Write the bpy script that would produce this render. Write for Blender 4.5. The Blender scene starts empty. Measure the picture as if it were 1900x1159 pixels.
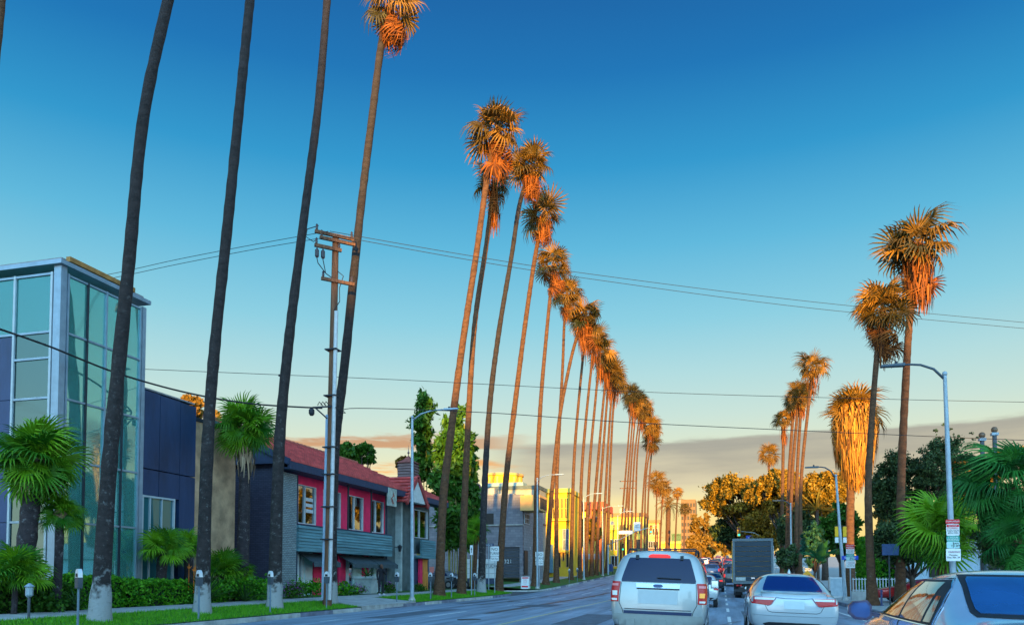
import bpy, bmesh, math, random
import numpy as np
from mathutils import Vector, Matrix, Euler
from mathutils.bvhtree import BVHTree
S = bpy.context.scene
COL = S.collection
PI = math.pi
R = math.radians
# ---------------------------------------------------------------- camera
CAMZ = 1.33
YAW, PIT = math.atan(390/1440), R(2.5)
FPX, PX0, PY0 = 1440.0, 950.0, 1004.0
cd = bpy.data.cameras.new('camera'); cam = bpy.data.objects.new('camera', cd); COL.objects.link(cam)
cam.location = (0, 0, CAMZ); cam.rotation_euler = (PI/2+PIT, 0, YAW)
cd.sensor_width = 36; cd.lens = 36*FPX/1900; cd.shift_y = (PY0-579.5)/1900
cd.clip_start = .1; cd.clip_end = 4000
S.camera = cam
CR = Euler((PI/2+PIT, 0, YAW)).to_matrix()
def lin(c):
    return tuple((x/12.92 if x <= .04045 else ((x+.055)/1.055)**2.4) for x in (v/255 for v in c))
# ---------------------------------------------------------------- sky
SUN_AZ, SUN_EL = R(-15), R(5)          # light travels up the street and a little to the left
SUND = Vector((math.sin(SUN_AZ)*math.cos(SUN_EL), math.cos(SUN_AZ)*math.cos(SUN_EL), -math.sin(SUN_EL)))
W = bpy.data.worlds.new('World'); S.world = W; W.use_nodes = True
nt = W.node_tree; nt.nodes.clear()
def N(t, **k):
    n = nt.nodes.new(t)
    for a, b in k.items(): setattr(n, a, b)
    return n
def LK(a, b): nt.links.new(a, b)
def MA(op, a, b=None, c=None, clamp=False):
    n = N('ShaderNodeMath', operation=op); n.use_clamp = clamp
    for i, v in enumerate((a, b, c)):
        if v is None: continue
        if isinstance(v, (int, float)): n.inputs[i].default_value = v
        else: LK(v, n.inputs[i])
    return n.outputs[0]
def MR(v, a, b, c=0, d=1):
    n = N('ShaderNodeMapRange', interpolation_type='SMOOTHSTEP')
    LK(v, n.inputs[0])
    for i, x in enumerate((a, b, c, d)): n.inputs[i+1].default_value = x
    return n.outputs[0]
def MIX(f, a, b):
    n = N('ShaderNodeMix', data_type='RGBA')
    for s, v in ((n.inputs[0], f), (n.inputs[6], a), (n.inputs[7], b)):
        if isinstance(v, tuple): s.default_value = (*v, 1)
        elif isinstance(v, (int, float)): s.default_value = v
        else: LK(v, s)
    return n.outputs[2]
tc = N('ShaderNodeTexCoord'); sep = N('ShaderNodeSeparateXYZ'); LK(tc.outputs['Generated'], sep.inputs[0])
sx, sy, sz = sep.outputs
ramp = N('ShaderNodeValToRGB'); LK(sz, ramp.inputs[0])
stops = [(0, (250, 205, 110)), (.07, (250, 216, 130)), (.115, (242, 224, 160)), (.155, (218, 220, 184)), (.20, (196, 216, 200)),
         (.25, (172, 210, 208)), (.31, (134, 198, 212)), (.39, (88, 176, 208)), (.47, (36, 144, 194)), (.55, (4, 108, 172)), (.63, (0, 84, 150)), (1, (0, 62, 128))]
els = ramp.color_ramp.elements
while len(els) < len(stops): els.new(.5)
for e, (p, c) in zip(els, stops): e.position = p; e.color = (*lin(c), 1)
sky = N('ShaderNodeTexSky', sky_type='NISHITA'); sky.sun_disc = False
sky.sun_elevation = SUN_EL; sky.sun_rotation = PI+SUN_AZ; sky.ozone_density = 3
sk = N('ShaderNodeVectorMath', operation='SCALE'); LK(sky.outputs[0], sk.inputs[0]); sk.inputs['Scale'].default_value = .012
SUNSIDE_FILL = 1.12
# added fill: the sun's unseen half of the sky made brighter and bluer
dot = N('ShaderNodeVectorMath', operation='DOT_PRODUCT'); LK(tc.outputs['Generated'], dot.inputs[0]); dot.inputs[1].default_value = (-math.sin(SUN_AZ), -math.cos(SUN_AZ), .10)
fill_glow = MR(dot.outputs['Value'], -.25, 1.0)
half = MIX(MA('MULTIPLY', fill_glow, .75), ramp.outputs[0], (.33, .69, 1.0))
def SC(v, k):
    n = N('ShaderNodeVectorMath', operation='SCALE'); LK(v, n.inputs[0])
    if isinstance(k, (int, float)): n.inputs['Scale'].default_value = k
    else: LK(k, n.inputs['Scale'])
    return n.outputs[0]
lit = SC(half, MA('MULTIPLY_ADD', fill_glow, SUNSIDE_FILL, .31))
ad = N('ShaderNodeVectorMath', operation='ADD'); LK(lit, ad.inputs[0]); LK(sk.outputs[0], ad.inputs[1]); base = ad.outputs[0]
# low cloud bank and drifting streaks, all round the horizon
mp = N('ShaderNodeMapping'); LK(tc.outputs['Generated'], mp.inputs[0]); mp.inputs['Scale'].default_value = (3.2, 3.2, 26); mp.inputs['Location'].default_value = (.4, 1.2, 0)
nz = N('ShaderNodeTexNoise'); LK(mp.outputs[0], nz.inputs[0]); nz.inputs['Scale'].default_value = 1.7; nz.inputs['Detail'].default_value = 7; nz.inputs['Roughness'].default_value = .58
cl = nz.outputs[0]
ratio = MA('DIVIDE', sx, MA('MAXIMUM', sy, .05))
bank_az = MR(ratio, -.34, -.21)
zj = MA('ADD', sz, MA('MULTIPLY', MA('SUBTRACT', cl, .5), .035))
bank = MA('MULTIPLY', MA('MULTIPLY', MR(zj, .173, .164), MR(zj, .085, .118)), bank_az)
streak = MA('MULTIPLY', MA('MULTIPLY', MR(cl, .50, .62), MR(sz, .21, .17)), MA('SUBTRACT', 1, bank_az))
grey = MIX(MR(MA('ADD', sz, MA('MULTIPLY', MA('SUBTRACT', cl, .5), .10)), .10, .172), tuple(.31*v for v in lin((216, 204, 174))), tuple(.31*v for v in lin((158, 152, 144))))
c1 = MIX(MA('MULTIPLY', bank, .82), base, grey)
warm = MIX(MR(sz, .12, .17), tuple(.34*v for v in lin((255, 170, 60))), tuple(.31*v for v in lin((206, 164, 128))))
c2 = MIX(MA('MULTIPLY', streak, 1.0), c1, warm)
bg = N('ShaderNodeBackground'); LK(c2, bg.inputs[0]); bg.inputs[1].default_value = 1.0
wo = N('ShaderNodeOutputWorld'); LK(bg.outputs[0], wo.inputs[0])
# ---------------------------------------------------------------- sun, low and behind the camera
sd = bpy.data.lights.new('sun', 'SUN'); sd.energy = 5.0; sd.angle = R(.6); sd.color = (1, .54, .09)
sun = bpy.data.objects.new('sun', sd); COL.objects.link(sun); sun.rotation_euler = SUND.to_track_quat('-Z', 'Y').to_euler()
sun.location = (20, -60, 40)
S.view_settings.view_transform = 'Standard'; S.view_settings.look = 'None'; S.view_settings.exposure = 1.7; S.view_settings.gamma = 1
S.render.engine = 'CYCLES'
S.cycles.max_bounces = 6; S.cycles.diffuse_bounces = 3; S.cycles.transparent_max_bounces = 12
# ---------------------------------------------------------------- placing helpers
def ray(px, py):
    return CR @ Vector(((px-PX0)/FPX, -(py-PY0)/FPX, -1))
def V(px, py, X=None, Y=None, z=None):
    d = ray(px, py)
    t = X/d.x if X is not None else (Y/d.y if Y is not None else (z-CAMZ)/d.z)
    return Vector((d.x*t, d.y*t, CAMZ+d.z*t))
def prof(y):
    t = y-60
    if y > 420: t = 360+(y-420)*.1
    if t < -15: return 0.0
    if t < 15: return .03*(t+15)**2/60
    return .03*t
KL, KR, CRN = -14.5, 5.8, -5.7
def zroad(x, y): return prof(y)-.018*abs(min(max(x, KL), KR)-CRN)
def zg(x, y):
    p = prof(y)
    if x > KR: return p-.207+.15+min((x-KR)*.01, .1)
    if x >= KL: return zroad(x, y)
    zk = -.158+.15
    if x > -16.9: return p+zk+.24*(KL-x)/2.4
    return p+zk+.24+min((-16.9-x)*.02, .06)
def YX(px, X):
    d = ray(px, 1000); return d.y*X/d.x
# ---------------------------------------------------------------- objects
WL = {}
def props(o, label=None, cat=None, group=None, kind=None):
    if label: o['label'] = label
    if cat: o['category'] = cat
    if group: o['group'] = group
    if kind: o['kind'] = kind
    return o
def origin(o):
    v = Vector((0, 0, 0))
    while o is not None: v += Vector(o.location); o = o.parent
    return v
def thing(name, loc, label, cat, group=None, rot=(0, 0, 0), kind=None):
    o = bpy.data.objects.new(name, None); COL.objects.link(o); o.location = loc; o.rotation_euler = rot; o.empty_display_size = .2
    return props(o, label, cat, group, kind)
class MB:
    def __init__(s): s.v, s.f, s.m = [], [], []
    def add(s, vs, fs, mi=0):
        b = len(s.v); s.v += [tuple(p) for p in vs]; s.f += [tuple(b+i for i in f) for f in fs]; s.m += [mi]*len(fs); return s
    def box(s, x0, x1, y0, y1, z0, z1, mi=0):
        return s.add([(x0,y0,z0),(x1,y0,z0),(x1,y1,z0),(x0,y1,z0),(x0,y0,z1),(x1,y0,z1),(x1,y1,z1),(x0,y1,z1)],
                     [(0,3,2,1),(4,5,6,7),(0,1,5,4),(1,2,6,5),(2,3,7,6),(3,0,4,7)], mi)
    def hexa(s, p, mi=0):
        return s.add(p, [(0,3,2,1),(4,5,6,7),(0,1,5,4),(1,2,6,5),(2,3,7,6),(3,0,4,7)], mi)
    def bar(s, a, b, w, h=None, mi=0, up=(0, 0, 1)):
        a, b = Vector(a), Vector(b); h = h or w; d = (b-a).normalized(); u = Vector(up)
        if abs(d.dot(u)) > .98: u = Vector((0, 1, 0))
        r = d.cross(u).normalized()*w/2; q = r.cross(d).normalized()*h/2
        return s.hexa([a-r-q, a+r-q, a+r+q, a-r+q, b-r-q, b+r-q, b+r+q, b-r+q], mi)
    def tube(s, pts, rad, n=8, mi=0, cap=True, ph=0):
        pts = [Vector(p) for p in pts]; k = len(pts)
        if isinstance(rad, (int, float)): rad = [rad]*k
        vs = []; ref = None
        for i, p in enumerate(pts):
            d = (pts[min(i+1, k-1)]-pts[max(i-1, 0)]).normalized()
            if ref is None: ref = Vector((1, 0, 0)) if abs(d.x) < .9 else Vector((0, 1, 0))
            a = (ref-d*ref.dot(d)).normalized(); b = d.cross(a); ref = a
            for j in range(n):
                t = 2*PI*j/n+ph; vs.append(p+(a*math.cos(t)+b*math.sin(t))*rad[i])
        fs = [(i*n+j, i*n+(j+1) % n, (i+1)*n+(j+1) % n, (i+1)*n+j) for i in range(k-1) for j in range(n)]
        if cap: fs += [tuple(range(n-1, -1, -1)), tuple(range((k-1)*n, k*n))]
        return s.add(vs, fs, mi)
    def lathe(s, prof_, c=(0, 0, 0), n=12, mi=0):
        return s.tube([(c[0], c[1], c[2]+z) for r, z in prof_], [r for r, z in prof_], n, mi)
    def prism(s, poly, a, b, axis='y', mi=0):
        def mk(u, v, t): return {'y': (u, t, v), 'x': (t, u, v), 'z': (u, v, t)}[axis]
        n = len(poly); vs = [mk(u, v, a) for u, v in poly]+[mk(u, v, b) for u, v in poly]
        return s.add(vs, [tuple(range(n)), tuple(range(2*n-1, n-1, -1))]+[(i, n+i, n+(i+1) % n, (i+1) % n) for i in range(n)], mi)
    def sphere(s, c, r, n=10, mi=0):
        c = Vector(c); k = max(4, n//2)
        return s.tube([c+Vector((0, 0, -r*math.cos(PI*i/k))) for i in range(k+1)], [max(.001, r*math.sin(PI*i/k)) for i in range(k+1)], n, mi)
    def xf(s, M):
        s.v = [tuple(M @ Vector(p)) for p in s.v]; return s
    def build(s, name, mat, parent=None, smooth=False, base=None, world=True, **pr):
        off = origin(parent) if (parent is not None and world) else Vector((0, 0, 0))
        if parent is None and base is not None: off = Vector(base)
        me = bpy.data.meshes.new(name)
        me.from_pydata([(p[0]-off.x, p[1]-off.y, p[2]-off.z) for p in s.v], [], s.f)
        for m in (mat if isinstance(mat, (list, tuple)) else [mat]): me.materials.append(m)
        if len(me.materials) > 1: me.polygons.foreach_set('material_index', s.m)
        bm = bmesh.new(); bm.from_mesh(me); bmesh.ops.recalc_face_normals(bm, faces=bm.faces); bm.to_mesh(me); bm.free()
        if smooth is not False:
            me.polygons.foreach_set('use_smooth', [True]*len(me.polygons))
            if smooth is not True: me.set_sharp_from_angle(angle=R(smooth))
        o = bpy.data.objects.new(name, me); COL.objects.link(o)
        if parent is not None: o.parent = parent
        elif base is not None: o.location = base
        return props(o, **pr)
def inst(name, me, parent, loc=(0, 0, 0), rot=(0, 0, 0), sc=1, **pr):
    o = bpy.data.objects.new(name, me); COL.objects.link(o); o.parent = parent; o.location = loc; o.rotation_euler = rot
    o.scale = (sc, sc, sc) if isinstance(sc, (int, float)) else sc
    return props(o, **pr)
def copy_tree(o, parent=None):
    c = o.copy(); COL.objects.link(c); c.parent = parent
    for ch in list(o.children): copy_tree(ch, c)
    return c
def raw(name, vs, fs, mat, parent=None, smooth=False, base=None, label=None, category=None, group=None, kind=None):
    me = bpy.data.meshes.new(name); vs = np.asarray(vs, dtype=np.float32); fs = np.asarray(fs, dtype=np.int32)
    k = fs.shape[1]
    me.vertices.add(len(vs)); me.vertices.foreach_set('co', vs.ravel())
    me.loops.add(fs.size); me.loops.foreach_set('vertex_index', fs.ravel())
    me.polygons.add(len(fs)); me.polygons.foreach_set('loop_start', np.arange(0, fs.size, k, dtype=np.int32))
    me.update(calc_edges=True); me.materials.append(mat)
    o = bpy.data.objects.new(name, me); COL.objects.link(o)
    if parent is not None: o.parent = parent
    if base is not None: o.location = base
    return props(o, label, category, group, kind)
# ---------------------------------------------------------------- materials
MC = {}
def M(name, col, rough=.7, metal=0, var=.18, scale=5, bump=0, bscale=30, spec=.4, coat=0, stretch=(1, 1, 1), srgb=False, detail=5, obj=True, emit=0):
    if name in MC: return MC[name]
    m = bpy.data.materials.new(name); m.use_nodes = True; t = m.node_tree; b = t.nodes['Principled BSDF']
    if srgb: col = lin(col)
    b.inputs['Roughness'].default_value = rough; b.inputs['Metallic'].default_value = metal; b.inputs['Specular IOR Level'].default_value = spec
    b.inputs['Coat Weight'].default_value = coat; b.inputs['Coat Roughness'].default_value = .04
    b.inputs['Base Color'].default_value = (*col, 1)
    if emit: b.inputs['Emission Color'].default_value = (*col, 1); b.inputs['Emission Strength'].default_value = emit
    if var or bump:
        g = t.nodes.new('ShaderNodeTexCoord'); mp = t.nodes.new('ShaderNodeMapping'); mp.inputs['Scale'].default_value = stretch
        t.links.new(g.outputs['Object'], mp.inputs[0])
    if var:
        n = t.nodes.new('ShaderNodeTexNoise'); n.inputs['Scale'].default_value = scale; n.inputs['Detail'].default_value = detail; n.inputs['Roughness'].default_value = .62
        t.links.new(mp.outputs[0], n.inputs[0])
        r = t.nodes.new('ShaderNodeMapRange'); r.inputs[1].default_value = .28; r.inputs[2].default_value = .72; r.inputs[3].default_value = 1-var*1.6; r.inputs[4].default_value = 1+var*1.2
        t.links.new(n.outputs[0], r.inputs[0])
        s = t.nodes.new('ShaderNodeVectorMath'); s.operation = 'SCALE'; s.inputs[0].default_value = col; t.links.new(r.outputs[0], s.inputs['Scale'])
        t.links.new(s.outputs[0], b.inputs['Base Color'])
    if bump:
        n2 = t.nodes.new('ShaderNodeTexNoise'); n2.inputs['Scale'].default_value = bscale; n2.inputs['Detail'].default_value = 4
        t.links.new(mp.outputs[0], n2.inputs[0])
        bp = t.nodes.new('ShaderNodeBump'); bp.inputs['Strength'].default_value = bump; bp.inputs['Distance'].default_value = .05
        t.links.new(n2.outputs[0], bp.inputs['Height']); t.links.new(bp.outputs[0], b.inputs['Normal'])
    MC[name] = m; return m
def leafmat(name, c0, c1, rough=.55, isl=True, trans=.25, spec=.3):
    if name in MC: return MC[name]
    m = bpy.data.materials.new(name); m.use_nodes = True; t = m.node_tree; b = t.nodes['Principled BSDF']
    b.inputs['Roughness'].default_value = rough; b.inputs['Specular IOR Level'].default_value = spec
    if isl: g = t.nodes.new('ShaderNodeNewGeometry'); src = g.outputs['Random Per Island']
    else: g = t.nodes.new('ShaderNodeObjectInfo'); src = g.outputs['Random']
    r = t.nodes.new('ShaderNodeMix'); r.data_type = 'RGBA'; r.inputs[6].default_value = (*c0, 1); r.inputs[7].default_value = (*c1, 1)
    t.links.new(src, r.inputs[0]); t.links.new(r.outputs[2], b.inputs['Base Color'])
    if trans:
        tr = t.nodes.new('ShaderNodeBsdfTranslucent'); t.links.new(r.outputs[2], tr.inputs[0])
        mx = t.nodes.new('ShaderNodeMixShader'); mx.inputs[0].default_value = trans
        t.links.new(b.outputs[0], mx.inputs[1]); t.links.new(tr.outputs[0], mx.inputs[2]); t.links.new(mx.outputs[0], t.nodes['Material Output'].inputs[0])
    MC[name] = m; return m
def glassmat(name, tint, refl=.35, rcol=(1, 1, 1), rough=.02, frit=0, fcol=(.3, .75, .68)):
    if name in MC: return MC[name]
    m = bpy.data.materials.new(name); m.use_nodes = True; t = m.node_tree; t.nodes.remove(t.nodes['Principled BSDF'])
    tr = t.nodes.new('ShaderNodeBsdfTransparent'); tr.inputs[0].default_value = (*tint, 1)
    gl = t.nodes.new('ShaderNodeBsdfGlossy'); gl.inputs[0].default_value = (*rcol, 1); gl.inputs['Roughness'].default_value = rough
    lw = t.nodes.new('ShaderNodeLayerWeight'); lw.inputs[0].default_value = .35
    mr = t.nodes.new('ShaderNodeMapRange'); mr.inputs[3].default_value = refl; mr.inputs[4].default_value = 1
    t.links.new(lw.outputs['Fresnel'], mr.inputs[0])
    g = t.nodes.new('ShaderNodeTexCoord'); n = t.nodes.new('ShaderNodeTexNoise'); n.inputs['Scale'].default_value = .7; n.inputs['Detail'].default_value = 1
    bp = t.nodes.new('ShaderNodeBump'); bp.inputs['Strength'].default_value = .06; bp.inputs['Distance'].default_value = .1
    t.links.new(g.outputs['Object'], n.inputs[0]); t.links.new(n.outputs[0], bp.inputs['Height']); t.links.new(bp.outputs[0], gl.inputs['Normal'])
    mx = t.nodes.new('ShaderNodeMixShader'); t.links.new(mr.outputs[0], mx.inputs[0]); t.links.new(tr.outputs[0], mx.inputs[1]); t.links.new(gl.outputs[0], mx.inputs[2])
    out = mx.outputs[0]
    if frit:
        df = t.nodes.new('ShaderNodeBsdfDiffuse'); df.inputs[0].default_value = (*fcol, 1); m2 = t.nodes.new('ShaderNodeMixShader'); m2.inputs[0].default_value = frit
        t.links.new(out, m2.inputs[1]); t.links.new(df.outputs[0], m2.inputs[2]); out = m2.outputs[0]
    t.links.new(out, t.nodes['Material Output'].inputs[0])
    MC[name] = m; return m
def brickmat(name, c1, c2, mortar, bw=.24, rh=.085, axis='xz', bump=.5):
    if name in MC: return MC[name]
    m = bpy.data.materials.new(name); m.use_nodes = True; t = m.node_tree; b = t.nodes['Principled BSDF']; b.inputs['Roughness'].default_value = .6
    g = t.nodes.new('ShaderNodeTexCoord'); s = t.nodes.new('ShaderNodeSeparateXYZ'); c = t.nodes.new('ShaderNodeCombineXYZ')
    t.links.new(g.outputs['Object'], s.inputs[0]); t.links.new(s.outputs['XYZ'.index(axis[0].upper())], c.inputs[0]); t.links.new(s.outputs[2], c.inputs[1])
    k = t.nodes.new('ShaderNodeTexBrick'); t.links.new(c.outputs[0], k.inputs[0]); k.inputs['Scale'].default_value = 1
    k.inputs['Brick Width'].default_value = bw; k.inputs['Row Height'].default_value = rh; k.inputs['Mortar Size'].default_value = .009
    k.inputs['Color1'].default_value = (*c1, 1); k.inputs['Color2'].default_value = (*c2, 1); k.inputs['Mortar'].default_value = (*mortar, 1)
    t.links.new(k.outputs[0], b.inputs['Base Color'])
    bp = t.nodes.new('ShaderNodeBump'); bp.inputs['Strength'].default_value = bump; bp.inputs['Distance'].default_value = .015; bp.invert = True
    t.links.new(k.outputs['Fac'], bp.inputs['Height']); t.links.new(bp.outputs[0], b.inputs['Normal'])
    MC[name] = m; return m
def text(body, size, mat, parent, loc, rot, name='lettering', align='CENTER', ext=.003, scx=1):
    c = bpy.data.curves.new(name, 'FONT'); c.body = body; c.size = size; c.align_x = align; c.align_y = 'CENTER'; c.extrude = ext; c.resolution_u = 2; c.space_line = .9
    o = bpy.data.objects.new('tmp', c); COL.objects.link(o)
    dg = bpy.context.evaluated_depsgraph_get(); me = bpy.data.meshes.new_from_object(o.evaluated_get(dg)); bpy.data.objects.remove(o)
    me.name = name; me.materials.clear(); me.materials.append(mat)
    return inst(name, me, parent, Vector(loc)-origin(parent), rot, (scx, 1, 1))
FACE_S = (PI/2, 0, 0)            # lettering that faces the camera (towards -y)
FACE_E = (PI/2, 0, PI/2)         # lettering that faces the street from the left (towards +x)
# ================================================================ SETTING
asph = M('asphalt', (.21, .265, .34), .62, var=.34, scale=1.3, bump=.35, bscale=90, stretch=(1.6, .10, 1), spec=.5)
asph2 = M('side_asphalt', (.085, .09, .10), .75, var=.2, scale=2, bump=.3, bscale=60)
conc = M('concrete', (.36, .36, .35), .85, var=.22, scale=2.2, bump=.25, bscale=40)
conc2 = M('kerb_concrete', (.40, .40, .38), .85, var=.35, scale=1.1, bump=.3, bscale=30)
concd = M('kerb_concrete_worn', (.16, .17, .22), .85, var=.35, scale=1.6, bump=.3, bscale=30)
soil = M('soil', (.05, .04, .03), .95, var=.4, scale=8, bump=.5)
gbase = M('turf', (.035, .12, .012), .9, var=.4, scale=3)
white = M('road_paint_white', (.72, .72, .70), .6, var=.25, scale=7)
yellow = M('road_paint_yellow', (.55, .46, .22), .6, var=.25, scale=7)
rng = np.random.default_rng(5); random.seed(5)
ys = [-80, -60, -40, -20]+list(range(-10, 110, 4))+list(range(110, 440, 12))+[470, 520, 600]
def strip(name, xs, ys_, zf, mat, **pr):
    vs = [(x, y, zf(x, y)) for y in ys_ for x in xs]; n = len(xs)
    fs = [(i*n+j, i*n+j+1, (i+1)*n+j+1, (i+1)*n+j) for i in range(len(ys_)-1) for j in range(n-1)]
    m = MB(); m.add(vs, fs); return m.build(name, mat, smooth=True, **pr)
strip('ground', [-500, -60, -20, 12, 60, 500], ys, lambda x, y: prof(y)-(.05 if abs(x) > 19 and x > 0 else .45)-(0 if x > -19 else .0), M('earth', (.10, .09, .08), .95, var=.3, scale=.5), kind='structure')
road = strip('road', [KL-.3, -10, CRN, -2, 0, 3, KR+.3], ys, zroad, asph, kind='structure')
SY0, SY1 = 56.0, 60.8                        # side street on the left
def flat(name, pts, zf, mat, **pr):
    m = MB(); m.add([(x, y, zf(x, y)) for x, y in pts], [tuple(range(len(pts)))]); return m.build(name, mat, **pr)
def fan(r, cx, cy, a0, a1, n=8): return [(cx+r*math.cos(a0+(a1-a0)*i/n), cy+r*math.sin(a0+(a1-a0)*i/n)) for i in range(n+1)]
RR = 3.0
zs = lambda x, y: prof(y)-.158+.004+max(0, (KL-x))*.012
m = MB()
for x0, x1 in ((KL+.1, -20), (-20, -34), (-34, -60)):
    m.add([(x, y, zs(x, y)) for x, y in ((x0, SY0-RR-.6), (x0, SY1+RR+.6), (x1, SY1+RR+.6), (x1, SY0-RR-.6))], [(0, 1, 2, 3)])
m.build('side_street', asph2, kind='structure')
# left verge and pavement: turf strip, kerb stones, slabs
def left_block(y0, y1, c0, c1, idx):
    # c0, c1: rounded corner at the near / far end
    yy = [y for y in np.arange(y0, y1, 3.0)]+[y1]
    def edge(y):
        x = KL-.18
        if c1 and y > y1-RR: x = KL-.18-RR+math.sqrt(max(0, RR*RR-(y-(y1-RR))**2))
        if c0 and y < y0+RR: x = KL-.18-RR+math.sqrt(max(0, RR*RR-(y0+RR-y)**2))
        return x
    if c1: yy = [y for y in yy if y < y1-RR]+[y1-RR+RR*math.sin(PI/2*i/8) for i in range(9)]
    if c0: yy = [y0+RR-RR*math.cos(PI/2*i/8) for i in range(9)]+[y for y in yy if y > y0+RR]
    vs, fs = [], []
    for y in yy:
        e = edge(y); xsx = [e, min(e-.01, -15.6), min(e-.02, -16.9), min(-21, e-3), -26, -60]
        vs += [(x, y, max(zg(x, y), zg(KL-.01, y))) for x in xsx]
    for i in range(len(yy)-1):
        for j in range(5): fs.append((i*6+j, i*6+j+1, (i+1)*6+j+1, (i+1)*6+j))
    mb = MB(); mb.add(vs, fs, 0)
    o = mb.build('pavement' if idx == 0 else 'pavement_beyond_side_street', gbase, smooth=True, kind='structure')
    k = bpy.data.objects.new('kerb', None); COL.objects.link(k); k.location = (KL, y0, 0); k['kind'] = 'structure'
    # kerb stones
    y = y0; seg = []
    pts = [(edge(q)+.18, q) for q in yy]
    run = []
    step = 2.4 if y0 < 100 else 20
    q = yy[0]
    while q < yy[-1]-.01:
        nx = min(q+step, yy[-1]); 
        if (c1 and nx > y1-RR) or (c0 and q < y0+RR): nx = min(q+.75, yy[-1])
        run.append((q, nx)); q = nx
    for a, b in run:
        xa, xb = edge(a), edge(b); dr = 30.5 < (a+b)/2 < 35.5
        za, zb = prof(a)-.158, prof(b)-.158; h = .03 if dr else .15
        g = .012
        mb = MB(); mb.hexa([(xa, a+g, za-.2), (xa+.18, a+g, za-.2), (xb+.18, b-g, zb-.2), (xb, b-g, zb-.2), (xa, a+g, za+h), (xa+.16, a+g, za+h), (xb+.16, b-g, zb+h), (xb, b-g, zb+h)])
        mb.build('kerb_stone', conc2 if random.random() < .68 else concd, k)
    # slabs of the footpath
    if y0 < 100:
        for a in np.arange(max(y0, 10)+(1.5 if c0 else 0), min(y1, 100)-1.6, 1.6):
            mb = MB(); g = .015
            z = [zg(-17, a)+.02, zg(-18.8, a)+.02, zg(-17, a+1.6)+.02, zg(-18.8, a+1.6)+.02]
            mb.hexa([(-18.8, a+g, z[1]-.1), (-17, a+g, z[0]-.1), (-17, a+1.6-g, z[2]-.1), (-18.8, a+1.6-g, z[3]-.1), (-18.8, a+g, z[1]), (-17, a+g, z[0]), (-17, a+1.6-g, z[2]), (-18.8, a+1.6-g, z[3])])
            mb.build('paving_slab', conc, o)
    return o
pv = left_block(-40, SY0, False, True, 0)
left_block(SY1, 260, True, False, 1)
strip('far_verge', [-60, KL-.2], [y for y in ys if y >= 252], lambda x, y: prof(y)-.02, conc, kind='structure')
# driveway apron
m = MB(); m.add([(KL-.15, 30.4, -.12), (KL-.15, 35.6, -.12), (-16.95, 34.8, .27), (-16.95, 31.2, .27), (-16.95, 30.2, .27), (KL-.15, 29.6, -.0)], [(0, 1, 2, 3), (0, 3, 4, 5)])
m.v = [(x, y, z+.03 if x < -16 else z+.02) for x, y, z in m.v]; 
m2 = MB().hexa([(-17.0, 30.6, .0), (KL-.19, 30.0, -.3), (KL-.19, 36.0, -.3), (-17.0, 35.4, .0), (-17.0, 30.6, .285), (KL-.19, 30.0, .045), (KL-.19, 36.0, .045), (-17.0, 35.4, .285)])
m2.build('driveway_apron', conc, kind='structure')
# grass blades
def grass(name, area, n, h=.085, mat=None):
    pts = []
    while sum(len(p) for p in pts) < n:
        x = rng.uniform(area[0], area[1], n); y = rng.uniform(area[2], area[3], n)
        ok = ~((y > 29.8) & (y < 36.2))
        pts.append(np.stack([x[ok], y[ok]], 1))
    p = np.concatenate(pts)[:n]; z = np.array([zg(a, b) for a, b in p])
    a = rng.uniform(0, 2*PI, n); w = .011; hh = h*rng.uniform(.5, 1.4, n); b = np.stack([np.cos(a)*w, np.sin(a)*w], 1)
    v = np.zeros((n, 3, 3)); v[:, 0, :2] = p-b; v[:, 1, :2] = p+b; v[:, 0, 2] = v[:, 1, 2] = z-.005
    v[:, 2, :2] = p+rng.normal(0, .03, (n, 2)); v[:, 2, 2] = z+hh
    return raw(name, v.reshape(-1, 3), np.arange(n*3).reshape(-1, 3), mat, kind='stuff', label='bright green clipped grass growing along the left verge', category='grass')
gm = leafmat('grass_blade', (.03, .22, .004), (.14, .40, .008), trans=.2)
grass('grass', (-16.85, KL-.2, 14, 54.5), 34000, mat=gm)
# right kerb, pavement
strip('right_pavement', [KR+.16, 7, 10, 16, 60], ys, lambda x, y: zg(x, y)+.0, conc, kind='structure')
k = bpy.data.objects.new('right_kerb', None); COL.objects.link(k); k.location = (KR, 0, 0); k['kind'] = 'structure'
for a in np.arange(4, 150, 2.4):
    z0, z1 = prof(a)-.207, prof(a+2.4)-.207
    MB().hexa([(KR, a+.012, z0-.2), (KR+.17, a+.012, z0-.2), (KR+.17, a+2.388, z1-.2), (KR, a+2.388, z1-.2), (KR+.02, a+.012, z0+.155), (KR+.17, a+.012, z0+.155), (KR+.17, a+2.388, z1+.155), (KR+.02, a+2.388, z1+.155)]).build('kerb_stone', conc2 if random.random() < .6 else concd, k)
# markings
def mark(name, x, w, spans, mat):
    m = MB()
    for a, b in spans:
        n = max(1, int((b-a)/4)); yy = [a+(b-a)*i/n for i in range(n+1)]
        for p, q in zip(yy[:-1], yy[1:]):
            m.add([(x-w/2, p, zroad(x, p)+.005), (x+w/2, p, zroad(x, p)+.005), (x+w/2, q, zroad(x, q)+.005), (x-w/2, q, zroad(x, q)+.005)], [(0, 1, 2, 3)])
    return m.build(name, mat, kind='structure')
mark('centre_line_yellow', -5.85, .11, [(2, 55), (62, 400)], yellow)
mark('centre_line_yellow', -6.15, .11, [(2, 20), (62, 400)], yellow)
mark('lane_dashes_white', .2, .11, [(y, y+.45) for y in np.arange(9, 24, 1.15)]+[(y, y+3.2) for y in np.arange(25, 260, 7)], white)
mark('lane_dashes_white', -2.9, .10, [(y, y+3) for y in np.arange(6, 260, 9)], white)
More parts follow.
